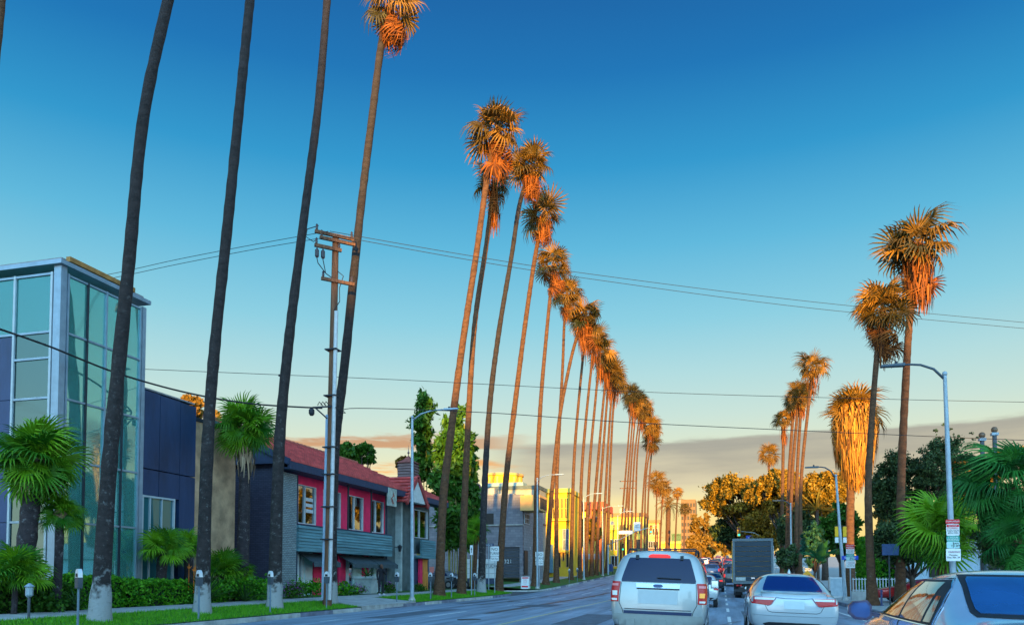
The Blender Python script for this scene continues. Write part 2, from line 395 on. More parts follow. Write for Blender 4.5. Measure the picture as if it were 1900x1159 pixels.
mark('lane_dashes_white', -9.7, .10, [(y, y+4) for y in np.arange(15, 260, 10)], white)
mark('lane_dashes_white', -12.2, .07, [(y, y+1.5) for y in np.arange(22, 60, 7)], white)
mark('edge_line_white', 4.6, .09, [(6, 60)], white)
m = MB()                         # manhole covers and patched seams
for x, y, w, l in ((-8.2, 27, .5, 30), (-11.4, 36, .35, 44), (-4.2, 30, .12, 60), (1.9, 24, .12, 30), (-1.4, 33, .12, 50)):
    for q in np.arange(y, y+l, 4): m.add([(x-w/2, q, zroad(x, q)+.003), (x+w/2, q, zroad(x, q)+.003), (x+w/2, q+4, zroad(x, q+4)+.003), (x-w/2, q+4, zroad(x, q+4)+.003)], [(0, 1, 2, 3)])
m.build('road_repair_seams', M('tar_seam', (.035, .037, .045), .5, var=.3, scale=3), kind='structure')
rc = random.Random(9); m = MB()                      # sealed cracks wandering over the lanes
for k in range(46):
    x, y = rc.uniform(-13.5, 5), rc.uniform(7, 48); a = rc.choice((0, PI/2))+rc.uniform(-.4, .4); w = rc.uniform(.012, .03); p = (x, y)
    for i in range(rc.randint(6, 22)):
        a += rc.uniform(-.45, .45); q = (p[0]+.35*math.cos(a), p[1]+.35*math.sin(a))
        if not (KL+.5 < q[0] < KR-.3): break
        n = (-math.sin(a)*w, math.cos(a)*w); m.add([(p[0]-n[0], p[1]-n[1], zroad(*p)+.007), (p[0]+n[0], p[1]+n[1], zroad(*p)+.007), (q[0]+n[0], q[1]+n[1], zroad(*q)+.007), (q[0]-n[0], q[1]-n[1], zroad(*q)+.007)], [(0, 1, 2, 3)]); p = q
m.build('road_cracks', MC['tar_seam'], kind='structure')
m = MB()                                           # squared trench patches of newer asphalt
for x0, x1, y0, y1 in ((-11.8, -10.6, 24, 31), (-8.9, -7.2, 33, 36), (-4.6, -3.4, 21, 27), (-13.4, -12.6, 38, 47), (.7, 1.9, 26, 33)):
    m.add([(x0, y0, zroad(x0, y0)+.006), (x1, y0, zroad(x1, y0)+.006), (x1, y1, zroad(x1, y1)+.006), (x0, y1, zroad(x0, y1)+.006)], [(0, 1, 2, 3)])
m.build('road_patches', M('asphalt_patch', (.10, .12, .15), .7, var=.3, scale=3, bump=.3), kind='structure')
for k, (x, y) in enumerate(((-7.6, 23), (-11.0, 41))):
    MB().tube([(x, y, zroad(x, y)-.02), (x, y, zroad(x, y)+.009)], .38, 20).build('manhole_cover', M('cast_iron', (.06, .055, .05), .5, .5, var=.3, scale=12), kind='structure')
# ---------------------------------------------------------------- unseen blocks added behind the camera, shaped to shade the street; then two houses
cw = M('far_wall', (.30, .26, .22), .85, var=.1); cg = M('far_glass', (.03, .05, .08), .1, var=0)
def back_block(x0, x1, y0, y1, h, label, name='shadow_block', fl=3.4):
    t = thing(name, ((x0+x1)/2, y1, 0), label, 'building')
    MB().box(x0, x1, y0, y1, -.4, h).build('wall', cw, t)
    MB().box(x0-.2, x1+.2, y0-.2, y1+.2, h+.002, h+.5).build('roof', conc, t)
    me = None; nx = max(2, int((x1-x0)/4)); nz = int(h/fl)
    for i in range(nx):
        for j in range(nz):
            cx, cz = x0+(i+.5)*(x1-x0)/nx, 1.2+j*fl
            if me is None:
                o = MB().box(-.8, .8, -.05, .04, 0, 1.6).build('window', cg, t, world=False); me = o.data; o.location = Vector((cx, y1, cz))-Vector(t.location)
            else: inst('window', me, t, Vector((cx, y1, cz))-Vector(t.location))
back_block(8, 15.9, -126, -110, 27, 'eight storey corner block behind the viewpoint on the right')
back_block(16, 22.3, -126, -110.1, 41, 'slim tall tower behind the viewpoint on the right')
back_block(22.5, 33.6, -126, -110.2, 24.9, 'eight storey block right of the slim tower behind the viewpoint')
back_block(33.8, 44, -126, -110.3, 22, 'lower block two doors right of the slim tower behind the viewpoint')
back_block(44.2, 49.8, -126, -110.1, 26, 'narrow tall block beside the low link behind the viewpoint')
back_block(50, 54.4, -124, -110.4, 17.0, 'narrow low link between two tall blocks behind the viewpoint')
back_block(54.6, 95, -115, -110.2, 26, 'widest long block at the far right behind the viewpoint')
back_block(-34, -20, -30, -12, 6.5, 'low shop house behind the viewpoint on the left side', 'street_house')
back_block(14, 30, -30, -12, 8, 'two storey house behind the viewpoint on the right side', 'street_house')
# ================================================================ BUILDINGS ON THE LEFT
FX = -20.5
alu = M('aluminium_frame', (.24, .33, .42), .38, .35, var=.10, scale=3)
alul = M('aluminium_pale', (.40, .47, .52), .45, .1, var=.08, scale=3)
tglass = glassmat('teal_glass', (.50, .95, .94), .36, (.56, 1.0, .94), frit=.14, fcol=(.30, .78, .76))
dglass = glassmat('dark_glass', (.10, .16, .16), .12, (.45, .7, .72))
lglass = glassmat('teal_glass_front', (.30, .75, .75), .16, (.35, .70, .72), frit=.15, fcol=(.16, .45, .45))
wglass = glassmat('window_glass', (.25, .30, .34), .30, (.9, .95, 1))
inner = M('inner_wall', (.66, .92, .84), .8, var=.10, scale=.8)
steel = M('white_steel', (.80, .86, .88), .5, var=.06)
bluep = M('blue_panel', (.016, .045, .12), .5, var=.30, scale=.7, bump=.15, bscale=6, stretch=(1, 1, .35))
dark = M('dark_trim', (.02, .025, .035), .6, var=.1)
ochre = M('ochre_edge', (.36, .18, .05), .8, var=.3, scale=4)
roofgrey = M('flat_roof', (.25, .25, .26), .9, var=.2)
G0 = zg(-20, 20)
# ---- glass stair tower
t = thing('glass_tower', (FX, 22, G0), 'three storey glazed corner tower with teal panes and white diagonal braces behind the glass', 'building')
Y0, Y1 = 20.0, 23.25; TOP = 11.35
rowz = [.55, 3.05, 5.05, 7.05, 9.2, 11.1]
colY = [20.28+i*(23.55-20.28)/4 for i in range(5)]
def pane(name, x0, x1, y0, y1, z0, z1, mat, parent): return MB().box(x0, x1, y0, y1, z0, z1).build(name, mat, parent)
for i in range(4):
    for j in range(5):
        pane('pane', FX-.03, FX-.018, colY[i]+.03, colY[i+1]-.03, rowz[j]+.03, rowz[j+1]-.03, tglass, t)
for i, y in enumerate(colY):
    MB().box(FX-.06, FX+.05, y-.028, y+.028, rowz[0], TOP-.2).build('mullion', dark if i in (1, 3) else alu, t)
for z in rowz: MB().box(FX-.06, FX+.035, colY[0]+.03, colY[-1]-.03, z-.03, z+.03).build('transom', alu, t)
MB().box(FX-.26, FX+.02, 19.98, 20.22, G0, TOP).build('corner_post', alu, t)
MB().box(FX-.26, FX+.04, 23.62, 23.80, G0, TOP-.15).build('end_post', alu, t)
MB().box(FX-.1, FX+.02, 20.25, 23.58, G0-.2, .5).build('plinth', conc, t)
# face turned to the viewer
fx = [-20.85, -22.35, -23.85, -25.35, -26.85]
for i in range(4):
    for j in range(5):
        if i >= 1 and j < 4: continue
        pane('pane', fx[i+1]+.03, fx[i]-.03, 20.03, 20.042, rowz[j]+.03, rowz[j+1]-.03, dglass if j < 4 else lglass, t)
for i, x in enumerate(fx[:2]): MB().box(x-.04, x+.04, 19.97, 20.08, rowz[0], TOP-.2).build('mullion', alul, t)
for x in fx[2:]: MB().box(x-.04, x+.04, 19.97, 20.08, rowz[4], TOP-.2).build('mullion', alu, t)
for z in rowz+[8.35]: MB().box(fx[-1] if z > 9 else fx[1]+.04, fx[0]-.04, 19.98, 20.06, z-.035, z+.035).build('transom', alu, t)
for i in range(3):
    for j in range(4):
        MB().box(fx[i+2]+.01, fx[i+1]-.055, 19.99, 20.2, (.3, 3.05, 5.05, 7.05)[j]+.01, (3.05, 5.05, 7.05, 9.14)[j]-.01).build('cladding_panel', bluep, t)
rf = MB().box(-28, FX+.14, 19.85, 23.92, TOP, TOP+.14).build('roof', alu, t)
MB().box(FX-.02, FX+.145, 20.2, 23.1, TOP+.182, TOP+.34).build('roof_edge', ochre, rf)
MB().box(-28, FX-.1, 20.1, 23.8, TOP+.182, TOP+.30).build('roof_deck', roofgrey, rf)
inn = MB().box(-25.4, -25.2, 20.3, 23.6, .3, TOP-.05).box(-25.2, FX-.4, 23.62, 23.2, .3, TOP-.05).box(-25.2, FX-.35, 20.35, 23.6, G0-.1, .4).build('inner_wall', inner, t)
MB().box(-23.9, -23.25, 20.4, 23.5, .45, 7.0).build('curtain', M('pale_curtain', (.55, .80, .72), .9, var=.15, scale=2, stretch=(1, 4, .2)), t)
fl = MB()
for z in (4.0, 7.4): fl.box(-25.1, FX-.25, 20.4, 23.5, z-.12, z+.1)
fl.build('inner_floor', steel, t)
for a, b in (((0, 10.9), (3.2, 7.3)), ((3.2, 10.9), (0, 7.3)), ((0, 4.1), (3.2, 7.2)), ((3.2, 4.1), (0, 7.2)), ((0, 4.0), (3.2, .5)), ((3.2, 4.0), (0, .5))):
    MB().bar((FX-.17, 20.3+a[0], a[1]), (FX-.17, 20.3+b[0], b[1]), .2, .12).build('brace', steel, t)
for y in (22.15,): MB().box(FX-.45, FX-.25, y-.09, y+.09, .4, 11).build('inner_column', steel, t)
MB().bar((-20.9, 20.35, 10.9), (-24.5, 20.35, 7.2), .16, .16).build('brace', steel, t)
MB().bar((-22.4, 20.3, 6.2), (-21.2, 20.3, 4.6), .22, .16).build('brace', steel, t)
# ---- blue panelled wing
t = thing('blue_wing', (FX-.1, 25.6, G0), 'low dark blue panelled wing right of the glass tower with a white framed window', 'building')
wy = [23.84, 24.8, 25.95, 26.9]; zt = [8.25, 8.22, 8.2, 8.15]
for i in range(3):
    for z0, z1 in ((5.3, 8.2-.02*i), (4.3, 5.27)) if i < 2 else ((5.3, 8.16), (2.6, 5.27), (G0, 2.57)):
        MB().box(FX-.4, FX-.1, wy[i]+.012, wy[i+1]-.012, z0+.01, z1).build('cladding_panel', bluep, t)
MB().box(FX-.5, FX-.4, 23.84, 26.9, G0-.2, 8.2).box(-27, FX-.5, 26.8, 26.95, G0-.2, 8.2).build('wall', dark, t)
w = MB()
for y in (23.90, 25.6): w.box(FX-.14, FX-.02, y-.04, y+.04, .9, 4.3)
for z in (.94, 2.7, 4.26): w.box(FX-.135, FX-.022, 23.94, 25.56, z-.035, z+.035)
w.box(FX-.13, FX-.03, 24.28, 24.33, .9, 4.25).box(FX-.13, FX-.03, 24.92, 24.95, .9, 4.25)
wf = w.build('window', alul, t)
bglass = glassmat('blue_wing_glass', (.2, .4, .45), .10, (.5, .8, .85), frit=.45, fcol=(.05, .22, .26))
for z0, z1 in ((.98, 2.66), (2.74, 4.22)):
    for a, b in ((23.95, 24.27), (24.34, 24.91), (24.96, 25.55)): pane('pane', FX-.10, FX-.09, a, b, z0, z1, bglass, wf)
MB().box(FX-.38, FX-.3, 23.92, 25.6, .9, 4.25).build('curtain', M('blue_curtain', (.10, .22, .28), .9, var=.35, scale=3, stretch=(1, 5, .1)), t)
MB().box(-27, FX-.15, 23.9, 26.85, 8.26, 8.32).build('roof', roofgrey, t)
# ---- tan stucco block
t = thing('stucco_block', (-21.2, 28.2, G0), 'bare tan stucco wall with grey damp stains between the blue panels and the brick gable', 'building')
MB().box(-30, -21.1, 26.98, 30.3, G0-.3, 7.75).build('wall', M('tan_stucco', (.50, .33, .20), .9, var=.35, scale=1.1, bump=.2, bscale=20), t)
MB().box(-30, -21.05, 26.95, 30.35, 7.752, 7.9).build('coping', dark, t)
# ---- brick and pink two storey shop house with a red tiled roof
BX = -20.9; BY0, BY1 = 33.2, 54.6
darkbrick = brickmat('dark_brick', (.028, .030, .065), (.045, .048, .09), (.010, .010, .02), .26, .088, 'x')
palebrick = brickmat('pale_brick', (.16, .22, .25), (.25, .32, .34), (.015, .02, .03), .24, .088, 'y')
pink = M('pink_render', (.78, .024, .11), .8, var=.12, scale=2, bump=.1)
teal = M('weathered_teal_board', (.10, .22, .26), .75, var=.35, scale=1.2, stretch=(1, .25, 4), bump=.2)
greyst = M('grey_stucco', (.085, .115, .12), .9, var=.3, scale=1.2, bump=.2)
paleconc = M('pale_pillar', (.36, .42, .42), .85, var=.2, scale=2)
whitef = M('white_frame', (.50, .55, .58), .5, var=.06)
navy = M('navy_soffit', (.025, .04, .085), .7, var=.15)
tile = M('terracotta_tile', (.50, .065, .06), .65, var=.30, scale=1.5)
ridgem = M('ridge_tile', (.42, .11, .08), .7, var=.3, scale=3)
amber = M('amber_blind', (.62, .28, .03), .8, var=.5, scale=2.5, stretch=(1, 5, .3), detail=3)
t = thing('shop_house', (BX, BY0, G0), 'two storey brick and pink shop house with red tiled roof and teal boarding', 'building')
EZ, RXX, RZ = 6.85, -24.7, 9.15
RY0, RY1 = BY0-.35, 49.5
MB().box(-29, -20.75, BY0, BY0+.3, G0-.3, EZ-.1).prism([(-29, EZ-.1), (-20.75, EZ-.1), (RXX, RZ-.25), (-28, RZ-.35)], BY0+.001, BY0+.299, 'y').build('gable_wall', darkbrick, t)
MB().box(-20.75, -20.48, BY0-.06, BY0+1.3, G0-.3, EZ-.5).build('brick_pier', palebrick, t)
# upper wall in pieces round the windows (px spans seen from the road)
wins = [(551, 585), (598.5, 631), (645.5, 673), (687, 711)]
spans = [(YX(a, BX), YX(b, BX)) for a, b in wins]
WZ0, WZ1 = 4.0, 6.0
yend = YX(714, BX)
cur = BY0+.31; wall = MB()
for a, b in spans:
    wall.box(BX-.25, BX, cur, a, 2.9, EZ-.35); wall.box(BX-.25, BX, a, b, 2.9, WZ0); wall.box(BX-.25, BX, a, b, WZ1, EZ-.35); cur = b
wall.box(BX-.25, BX, cur, yend, 2.9, EZ-.35)
wall.build('pink_wall', pink, t)
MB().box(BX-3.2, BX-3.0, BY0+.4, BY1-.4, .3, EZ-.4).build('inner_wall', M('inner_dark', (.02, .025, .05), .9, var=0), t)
def sash(a, b, z0, z1, bl, x=BX, split=.42):
    f = MB(); d = .04
    f.box(x-.16, x+.03, a, a+d, z0, z1).box(x-.16, x+.03, b-d, b, z0, z1).box(x-.16, x+.03, a+d, b-d, z0, z0+d).box(x-.16, x+.03, a+d, b-d, z1-d, z1)
    if split: f.box(x-.13, x+.0, a+(b-a)*split-.03, a+(b-a)*split+.03, z0+d, z1-d)
    o = f.build('window', whitef, t)
    ys_ = [a+d]+([a+(b-a)*split-.03, a+(b-a)*split+.03] if split else [])+[b-d]
    for i in range(0, len(ys_), 2): pane('pane', x-.09, x-.08, ys_[i], ys_[i+1], z0+d, z1-d, wglass, o)
    if bl:
        for f0, f1, h in bl:
            MB().box(x-.24, x-.22, a+(b-a)*f0, a+(b-a)*f1, z0+(z1-z0)*(1-h), z1-.06).build('window_backing', amber, o)
    MB().box(x-1.0, x-.9, a-.2, b+.2, z0-.3, z1+.1).build('window_backing', M('window_dark', (.008, .014, .035), .9, var=0), o)  # near-black sheet stands for the unlit room behind the window
    return o
w1 = sash(*spans[0], WZ0, WZ1, [(.0, .1, .62), (.28, .36, .6), (.52, .72, .62), (.80, .95, .78)])
for k in range(3):                         # three white notices on the first window
    a, b = spans[0]; MB().box(BX-.076, BX-.070, a+(b-a)*.52, a+(b-a)*.92, 5.22-k*.30, 5.40-k*.30).build('window_notice', whitef, w1)
sash(*spans[1], WZ0, WZ1, [(.02, .35, .75), (.82, .94, .8)], split=.6)
sash(*spans[2], WZ0, WZ1, [(.72, .92, .9), (.30, .36, .9)])
sash(*spans[3], WZ0, WZ1, [])
# stucco bay, pillar, entrance
ya, yb, yc, yd = yend, YX(738, BX), YX(765, BX), YX(796, BX)
MB().box(BX-.3, BX-.05, ya+.003, yb-.3, .2, EZ-.35).box(BX-.3, BX-.05, yb, yc, .2, EZ-.35).build('stucco_wall', greyst, t)
MB().box(BX-.3, BX+.35, yb-.28, yb-.02, .2, EZ-.45).build('pillar', paleconc, t)
c0, c1 = YX(768, BX), YX(793, BX)
MB().box(BX-.3, BX-.02, yc+.003, c0, 2.9, EZ-.35).box(BX-.3, BX-.02, c1, BY1-.8, 2.9, EZ-.35).box(BX-.3, BX-.02, c0, c1, 2.9, WZ0).box(BX-.3, BX-.02, c0, c1, WZ1, EZ-.35).build('stucco_wall', greyst, t)
MB().box(BX-.018, BX+.01, yc+.1, c0-.01, 3.9, 6.2).build('pink_pilaster', pink, t)
sash(c0, c1, WZ0, WZ1, [])
# teal boarding, one board after another
def boards(y0, y1, z0, z1, n, x):
    for i in range(n):
        a = z0+(z1-z0)*i/n; b = z0+(z1-z0)*(i+1)/n; j = random.uniform(-.012, .012)
        MB().hexa([(x-.12, y0, a), (x+.06+j, y0, a), (x+.06+j, y1, a), (x-.12, y1, a), (x-.12, y0, b-.012), (x+.015+j, y0, b-.012), (x+.015+j, y1, b-.012), (x-.12, y1, b-.012)]).build('board', teal, t)
boards(BY0+1.32, YX(727, -20.4), 2.75, 3.86, 7, -20.4)
boards(yc+.5, BY1-.9, 2.75, 3.86, 7, -20.4)
MB().box(BX-.2, -20.36, BY0+1.32, YX(727, -20.4), 2.55, 2.745).box(BX-.2, -20.36, yc+.5, BY1-.9, 2.55, 2.745).build('beam', teal, t)
MB().box(BX-.2, -20.42, BY0+1.32, YX(727, -20.4), 3.872, 3.93).build('ledge', navy, t)
# ground floor: pink piers, pale doors and shop windows, awnings
lowx = BX-.25; g = MB(); gp = MB(); 
MB().box(lowx-.2, lowx, BY0+.31, YX(549, lowx), .2, 2.55).build('brick_pier', palebrick, t)
pale = M('pale_door', (.42, .62, .66), .6, var=.15, scale=2)
def px2(a, b): return YX(a, lowx), YX(b, lowx)
for a, b, mt, nm in ((551, 556, whitef, 'door_frame'), (561, 565, whitef, 'door_frame'), (565, 581, pale, 'door'), (583, 600, pink, 'pink_pier'), (617, 622, whitef, 'door_frame'), (630, 642, pink, 'pink_pier'),
                     (643, 648, whitef, 'door_frame'), (656, 672, pale, 'door'), (673, 684, pink, 'pink_pier'), (694, 709, pale, 'door'), (685, 688, whitef, 'door_frame'), (709.5, 713, greyst, 'stucco_wall')):
    p, q = px2(a, b); MB().box(lowx-.14, lowx-(.02 if nm == 'door' else 0), p, q, .25, 2.54).build(nm, mt, t)
p, q = px2(567, 579); MB().box(lowx-.018, lowx+.01, p, q, .85, 1.9).build('door_notice', whitef, t)
p, q = px2(699, 704); MB().box(lowx-.018, lowx+.01, p, q, 1.3, 1.8).build('door_notice', whitef, t)
for a, b in ((556.5, 560.5), (622.5, 629.5), (601, 616), (648.5, 655.5), (688.5, 693.5)):
    p, q = px2(a, b); pane('pane', lowx-.08, lowx-.07, p, q, .3, 2.5, wglass, t)
awn = M('awning_canvas', (.045, .07, .085), .8, var=.2, scale=3)
for a, b in ((553, 604), (628, 676), (678, 714)):
    p, q = px2(a, b); z0, z1, o = 2.52, 2.02, .95
    m = MB(); m.add([(lowx+.02, p, z0), (lowx+.02, q, z0), (lowx+o, q, z1), (lowx+o, p, z1), (lowx+o, q, z1-.24), (lowx+o, p, z1-.24), (lowx+.02, p, z0-.06), (lowx+.02, q, z0-.06), (lowx+o-.03, q, z1-.05), (lowx+o-.03, p, z1-.05), (lowx+o-.03, q, z1-.24), (lowx+o-.03, p, z1-.24)],
        [(0, 1, 2, 3), (3, 2, 4, 5), (6, 9, 8, 7), (9, 11, 10, 8), (0, 3, 9, 6), (1, 7, 8, 2), (3, 5, 11, 9), (2, 8, 10, 4), (5, 4, 10, 11)])
    m.build('awning', awn, t)
# entrance door of orange planks
doorm = M('orange_wood', (.62, .24, .045), .6, var=.30, scale=2, stretch=(1, 6, .5))
p, q = YX(785, -20.75), YX(793.5, -20.75)
for i in range(4):
    a = p+(q-p)*i/4; MB().box(-20.85, -20.75+.006*(i % 2), a+.012, a+(q-p)/4-.012, .3, 2.5).build('door_plank', doorm, t)
MB().box(-20.745, -20.71, p, q, 1.45, 1.6).box(-20.745, -20.71, p, p+.12, .3, 1.449).box(-20.745, -20.71, q-.12, q, .3, 1.449).build('door_rail', doorm, t)
MB().box(-20.9, -20.76, p-.55, p-.05, .25, 2.5).build('pink_pier', pink, t)
MB().box(-21.2, -20.95, yc+.1, BY1-.8, .2, 2.55).build('wall', navy, t)
# roof: corrugated courses of tiles
def tiles(name, y0, y1, ex, ez, rx, rz, parent, hip=None):
    nrow = 9; du = .23; nu = int((y1-y0)/(du/6)); u = np.linspace(y0, y1, nu); wv = .055*np.abs(np.sin((u-y0)*PI/du))
    vs, fs = [], []
    for r in range(nrow):
        for k, lift in ((0, .10), (1, .0)):
            f = (r+k)/nrow; x = ex+(rx-ex)*f; z = ez+(rz-ez)*f+lift
            vs.append(np.stack([np.full(nu, x), u, z+wv], 1))
        b = r*2*nu
    vs = np.concatenate(vs); 
    for r in range(nrow*2-1):
        i = np.arange(nu-1)+r*nu; fs.append(np.stack([i, i+1, i+1+nu, i+nu], 1))
    # front edge thickness
    base = len(vs); e = vs[:nu].copy(); e[:, 2] = ez-.03; vs = np.concatenate([vs, e]); i = np.arange(nu-1); fs.append(np.stack([i, i+base, i+1+base, i+1], 1))
    off = origin(parent)
    return raw(name, vs-np.array(off), np.concatenate(fs), tile, parent, kind='stuff')
rf = MB().prism([(-19.95, EZ-.12), (RXX, RZ-.06), (-29.5, EZ-.12)], RY0+.05, RY1-.05, 'y').build('roof', navy, t)
tiles('roof_tiles', RY0, RY1, -19.9, EZ, RXX, RZ, rf)
m = MB()
for i in range(36):
    a = RY0+(RY1-RY0)*i/36; m.tube([(RXX, a, RZ+.06), (RXX, a+(RY1-RY0)/36*.98, RZ+.09)], .11, 6)
m.build('ridge_tiles', ridgem, rf, kind='stuff')
tiles('roof_tiles', RY1+.02, BY1+.6, -19.95, EZ-.05, -23.0, RZ-.85, rf)
MB().box(-20.02, -19.88, RY0, BY1+.5, EZ-.42, EZ-.05).box(-20.9, -20.03, RY0, BY1+.5, EZ-.40, EZ-.34).build('fascia', navy, t)
# verge of the gable
MB().bar((-19.9, RY0-.02, EZ-.1), (RXX, RY0-.02, RZ-.04), .06, .3).build('bargeboard', navy, t)
# posts hanging under the eave
for px in (646, 689): 
    y = YX(px, -20.2); MB().box(-20.26, -20.18, y-.04, y+.04, 3.9, EZ-.42).build('post', dark, t)
# cupola
cy = YX(757, -22.0); cx, cz = -22.0, 7.7
cu = thing('cupola', (cx, cy, cz), None, None); cu.parent = t; cu.location = Vector((cx, cy, cz))-origin(t)
wood = M('cupola_boards', (.15, .095, .095), .7, var=.25, scale=2, stretch=(1, 1, 5))
MB().hexa([(cx-.8, cy-.8, cz-.5), (cx+.8, cy-.8, cz-.5), (cx+.8, cy+.8, cz-.5), (cx-.8, cy+.8, cz-.5), (cx-.56, cy-.56, cz+.35), (cx+.56, cy-.56, cz+.35), (cx+.56, cy+.56, cz+.35), (cx-.56, cy+.56, cz+.35)]).build('cupola_base', wood, cu)
for i in range(7):
    z = cz+.36+i*.2; MB().hexa([(cx-.62, cy-.62, z), (cx+.62, cy-.62, z), (cx+.62, cy+.62, z), (cx-.62, cy+.62, z), (cx-.54, cy-.54, z+.19), (cx+.54, cy-.54, z+.19), (cx+.54, cy+.54, z+.19), (cx-.54, cy+.54, z+.19)]).build('louvre', wood, cu)
z = cz+1.77
MB().add([(cx-.69, cy-.69, z), (cx+.69, cy-.69, z), (cx+.69, cy+.69, z), (cx-.69, cy+.69, z), (cx-.3, cy-.3, z+.24), (cx+.3, cy-.3, z+.24), (cx+.3, cy+.3, z+.24), (cx-.3, cy+.3, z+.24), (cx, cy, z+.6)], [(0, 3, 2, 1), (0, 1, 5, 4), (1, 2, 6, 5), (2, 3, 7, 6), (3, 0, 4, 7), (4, 5, 8), (5, 6, 8), (6, 7, 8), (7, 4, 8)]).build('cupola_roof', M('cupola_roof_red', (.24, .07, .055), .7, var=.25, scale=3), cu)
MB().lathe([(.03, .55), (.04, .7), (.1, .78), (.03, .9), (.004, 1.4)], (cx, cy, z), 8).build('finial', wood, cu)
# entrance gable
ga, gb = YX(757, -19.6), YX(832-38, -19.6); gy = (ga+gb)/2
MB().prism([(ga+.1, EZ-.65), (gb-.1, EZ-.65), (gy, EZ+1.0)], -20.1, -19.7, 'x').build('porch_gable', M('porch_white', (.55, .60, .60), .8, var=.1), t)
for s_, e in ((ga-.15, gy), (gb+.15, gy)): MB().bar((-19.66, s_, EZ-.85), (-19.66, e, EZ+1.08), .28, .14, up=(1, 0, 0)).build('porch_bargeboard', M('red_board', (.35, .05, .05), .7, var=.2), t)
m = MB()
for k in range(8):
    f = k/8; a = (ga-.2, EZ-.8); b = (gy, EZ+1.12)
    for s in (0, 1):
        y0 = (a[0] if s == 0 else gb+.2); y = y0+(gy-y0)*f; zz = a[1]+(b[1]-a[1])*f+.1
        m.tube([(-19.6, y, zz), (-21.6, y, zz+.03)], .10, 6)
m.build('porch_tiles', tile, t, kind='stuff')
# ---- things at the shop front
s = thing('hanging_sign', V(727, 925, X=-20.0), 'square pale shop sign with a faded red figure hanging under the eave', 'sign')
c = V(727, 922, X=-19.9); 
MB().box(c.x-.06, c.x+.06, c.y-.62, c.y+.62, c.z-.55, c.z+.55).build('board', M('faded_sign', (.34, .40, .36), .7, var=.35, scale=3), s)
MB().prism([(c.y+.1, c.z+.38), (c.y+.26, c.z+.1), (c.y-.08, c.z-.05), (c.y+.24, c.z-.4), (c.y-.04, c.z-.42), (c.y-.26, c.z-.1), (c.y+.02, c.z+.1)], c.x+.061, c.x+.066, 'x').build('faded_print', M('faded_red', (.30, .10, .08), .8, var=.4), s)
for dy in (-.5, .5): MB().bar((c.x, c.y+dy, c.z+.55), (c.x, c.y+dy, EZ-.3), .03).build('hanger', dark, s)
# terracotta style planter tub with a spiky plant
c = V(681, 1098, X=-19.6); c.z = zg(-19.6, c.y)+.02
s = thing('planter_tub', c, 'pale square tub planter by the pillar of the shop entrance', 'planter')
MB().hexa([c+Vector(p) for p in ((-.42, -.42, 0), (.42, -.42, 0), (.42, .42, 0), (-.42, .42, 0), (-.55, -.55, .85), (.55, -.55, .85), (.55, .55, .85), (-.55, .55, .85))]).build('tub', paleconc, s)
MB().box(c.x-.6, c.x+.6, c.y-.6, c.y+.6, c.z+.851, c.z+.98).build('rim', paleconc, s)
# wall lantern
c = V(742, 1017, X=-20.4)
s = thing('wall_lantern', c, 'small black wall lantern on the pale pillar', 'lamp')
MB().hexa([c+Vector(p) for p in ((-.06, -.06, -.2), (.06, -.06, -.2), (.06, .06, -.2), (-.06, .06, -.2), (-.11, -.11, .12), (.11, -.11, .12), (.11, .11, .12), (-.11, .11, .12))]).build('lantern', dark, s)
MB().hexa([c+Vector(p) for p in ((-.14, -.14, .125), (.14, -.14, .125), (.14, .14, .125), (-.14, .14, .125), (-.02, -.02, .26), (.02, -.02, .26), (.02, .02, .26), (-.02, .02, .26))]).bar(c+Vector((-.4, 0, .1)), c+Vector((-.1, 0, .1)), .04).build('lantern_cap', dark, s)
sh_ = [o for o in bpy.data.objects if o.name == 'shop_house'][0]
# rainwater pipes and vents on the shop house
for px in (549.5, 716): y = YX(px, BX+.05); MB().tube([(BX+.09, y, .4), (BX+.09, y, EZ-.45)], .05, 6).build('drainpipe', navy, sh_)
# ================================================================ BUILDINGS FURTHER DOWN, LEFT
gb = brickmat('grey_block', (.11, .11, .14), (.17, .165, .195), (.07, .07, .09), .5, .26, 'x', .3)
gby = brickmat('grey_block_side', (.15, .17, .20), (.21, .23, .26), (.09, .09, .11), .5, .26, 'y', .3)
yel = M('cream_render', (.70, .47, .08), .85, var=.10, scale=.8)
yel2 = M('yellow_render', (.76, .44, .03), .85, var=.12, scale=.8)
orr = M('orange_render', (.62, .34, .12), .85, var=.12, scale=.8)
olive = M('olive_render', (.30, .29, .23), .85, var=.12, scale=.8)
redp = M('red_roof_paint', (.55, .09, .04), .7, var=.15)
brown = M('brown_cornice', (.34, .15, .06), .8, var=.2)
dg = M('dark_window', (.025, .022, .022), .4, var=0, spec=.2)
def win(t, x, y0, y1, z0, z1, frame=whitef, cols=1, rows=1, gl=None):       # window in a facade that faces the street (+x)
    d = .06; f = MB()
    f.box(x-.1, x+.06, y0, y0+d, z0, z1).box(x-.1, x+.06, y1-d, y1, z0, z1).box(x-.1, x+.06, y0+d, y1-d, z0, z0+d).box(x-.1, x+.06, y0+d, y1-d, z1-d, z1)
    for i in range(1, cols): y = y0+(y1-y0)*i/cols; f.box(x-.08, x+.045, y-.03, y+.03, z0+d, z1-d)
    for j in range(1, rows): z = z0+(z1-z0)*j/rows; f.box(x-.07, x+.04, y0+d, y1-d, z-.03, z+.03)
    o = f.build('window', frame, t); MB().box(x-.05, x+.02, y0+d, y1-d, z0+d, z1-d).build('pane', gl or dg, o); return o
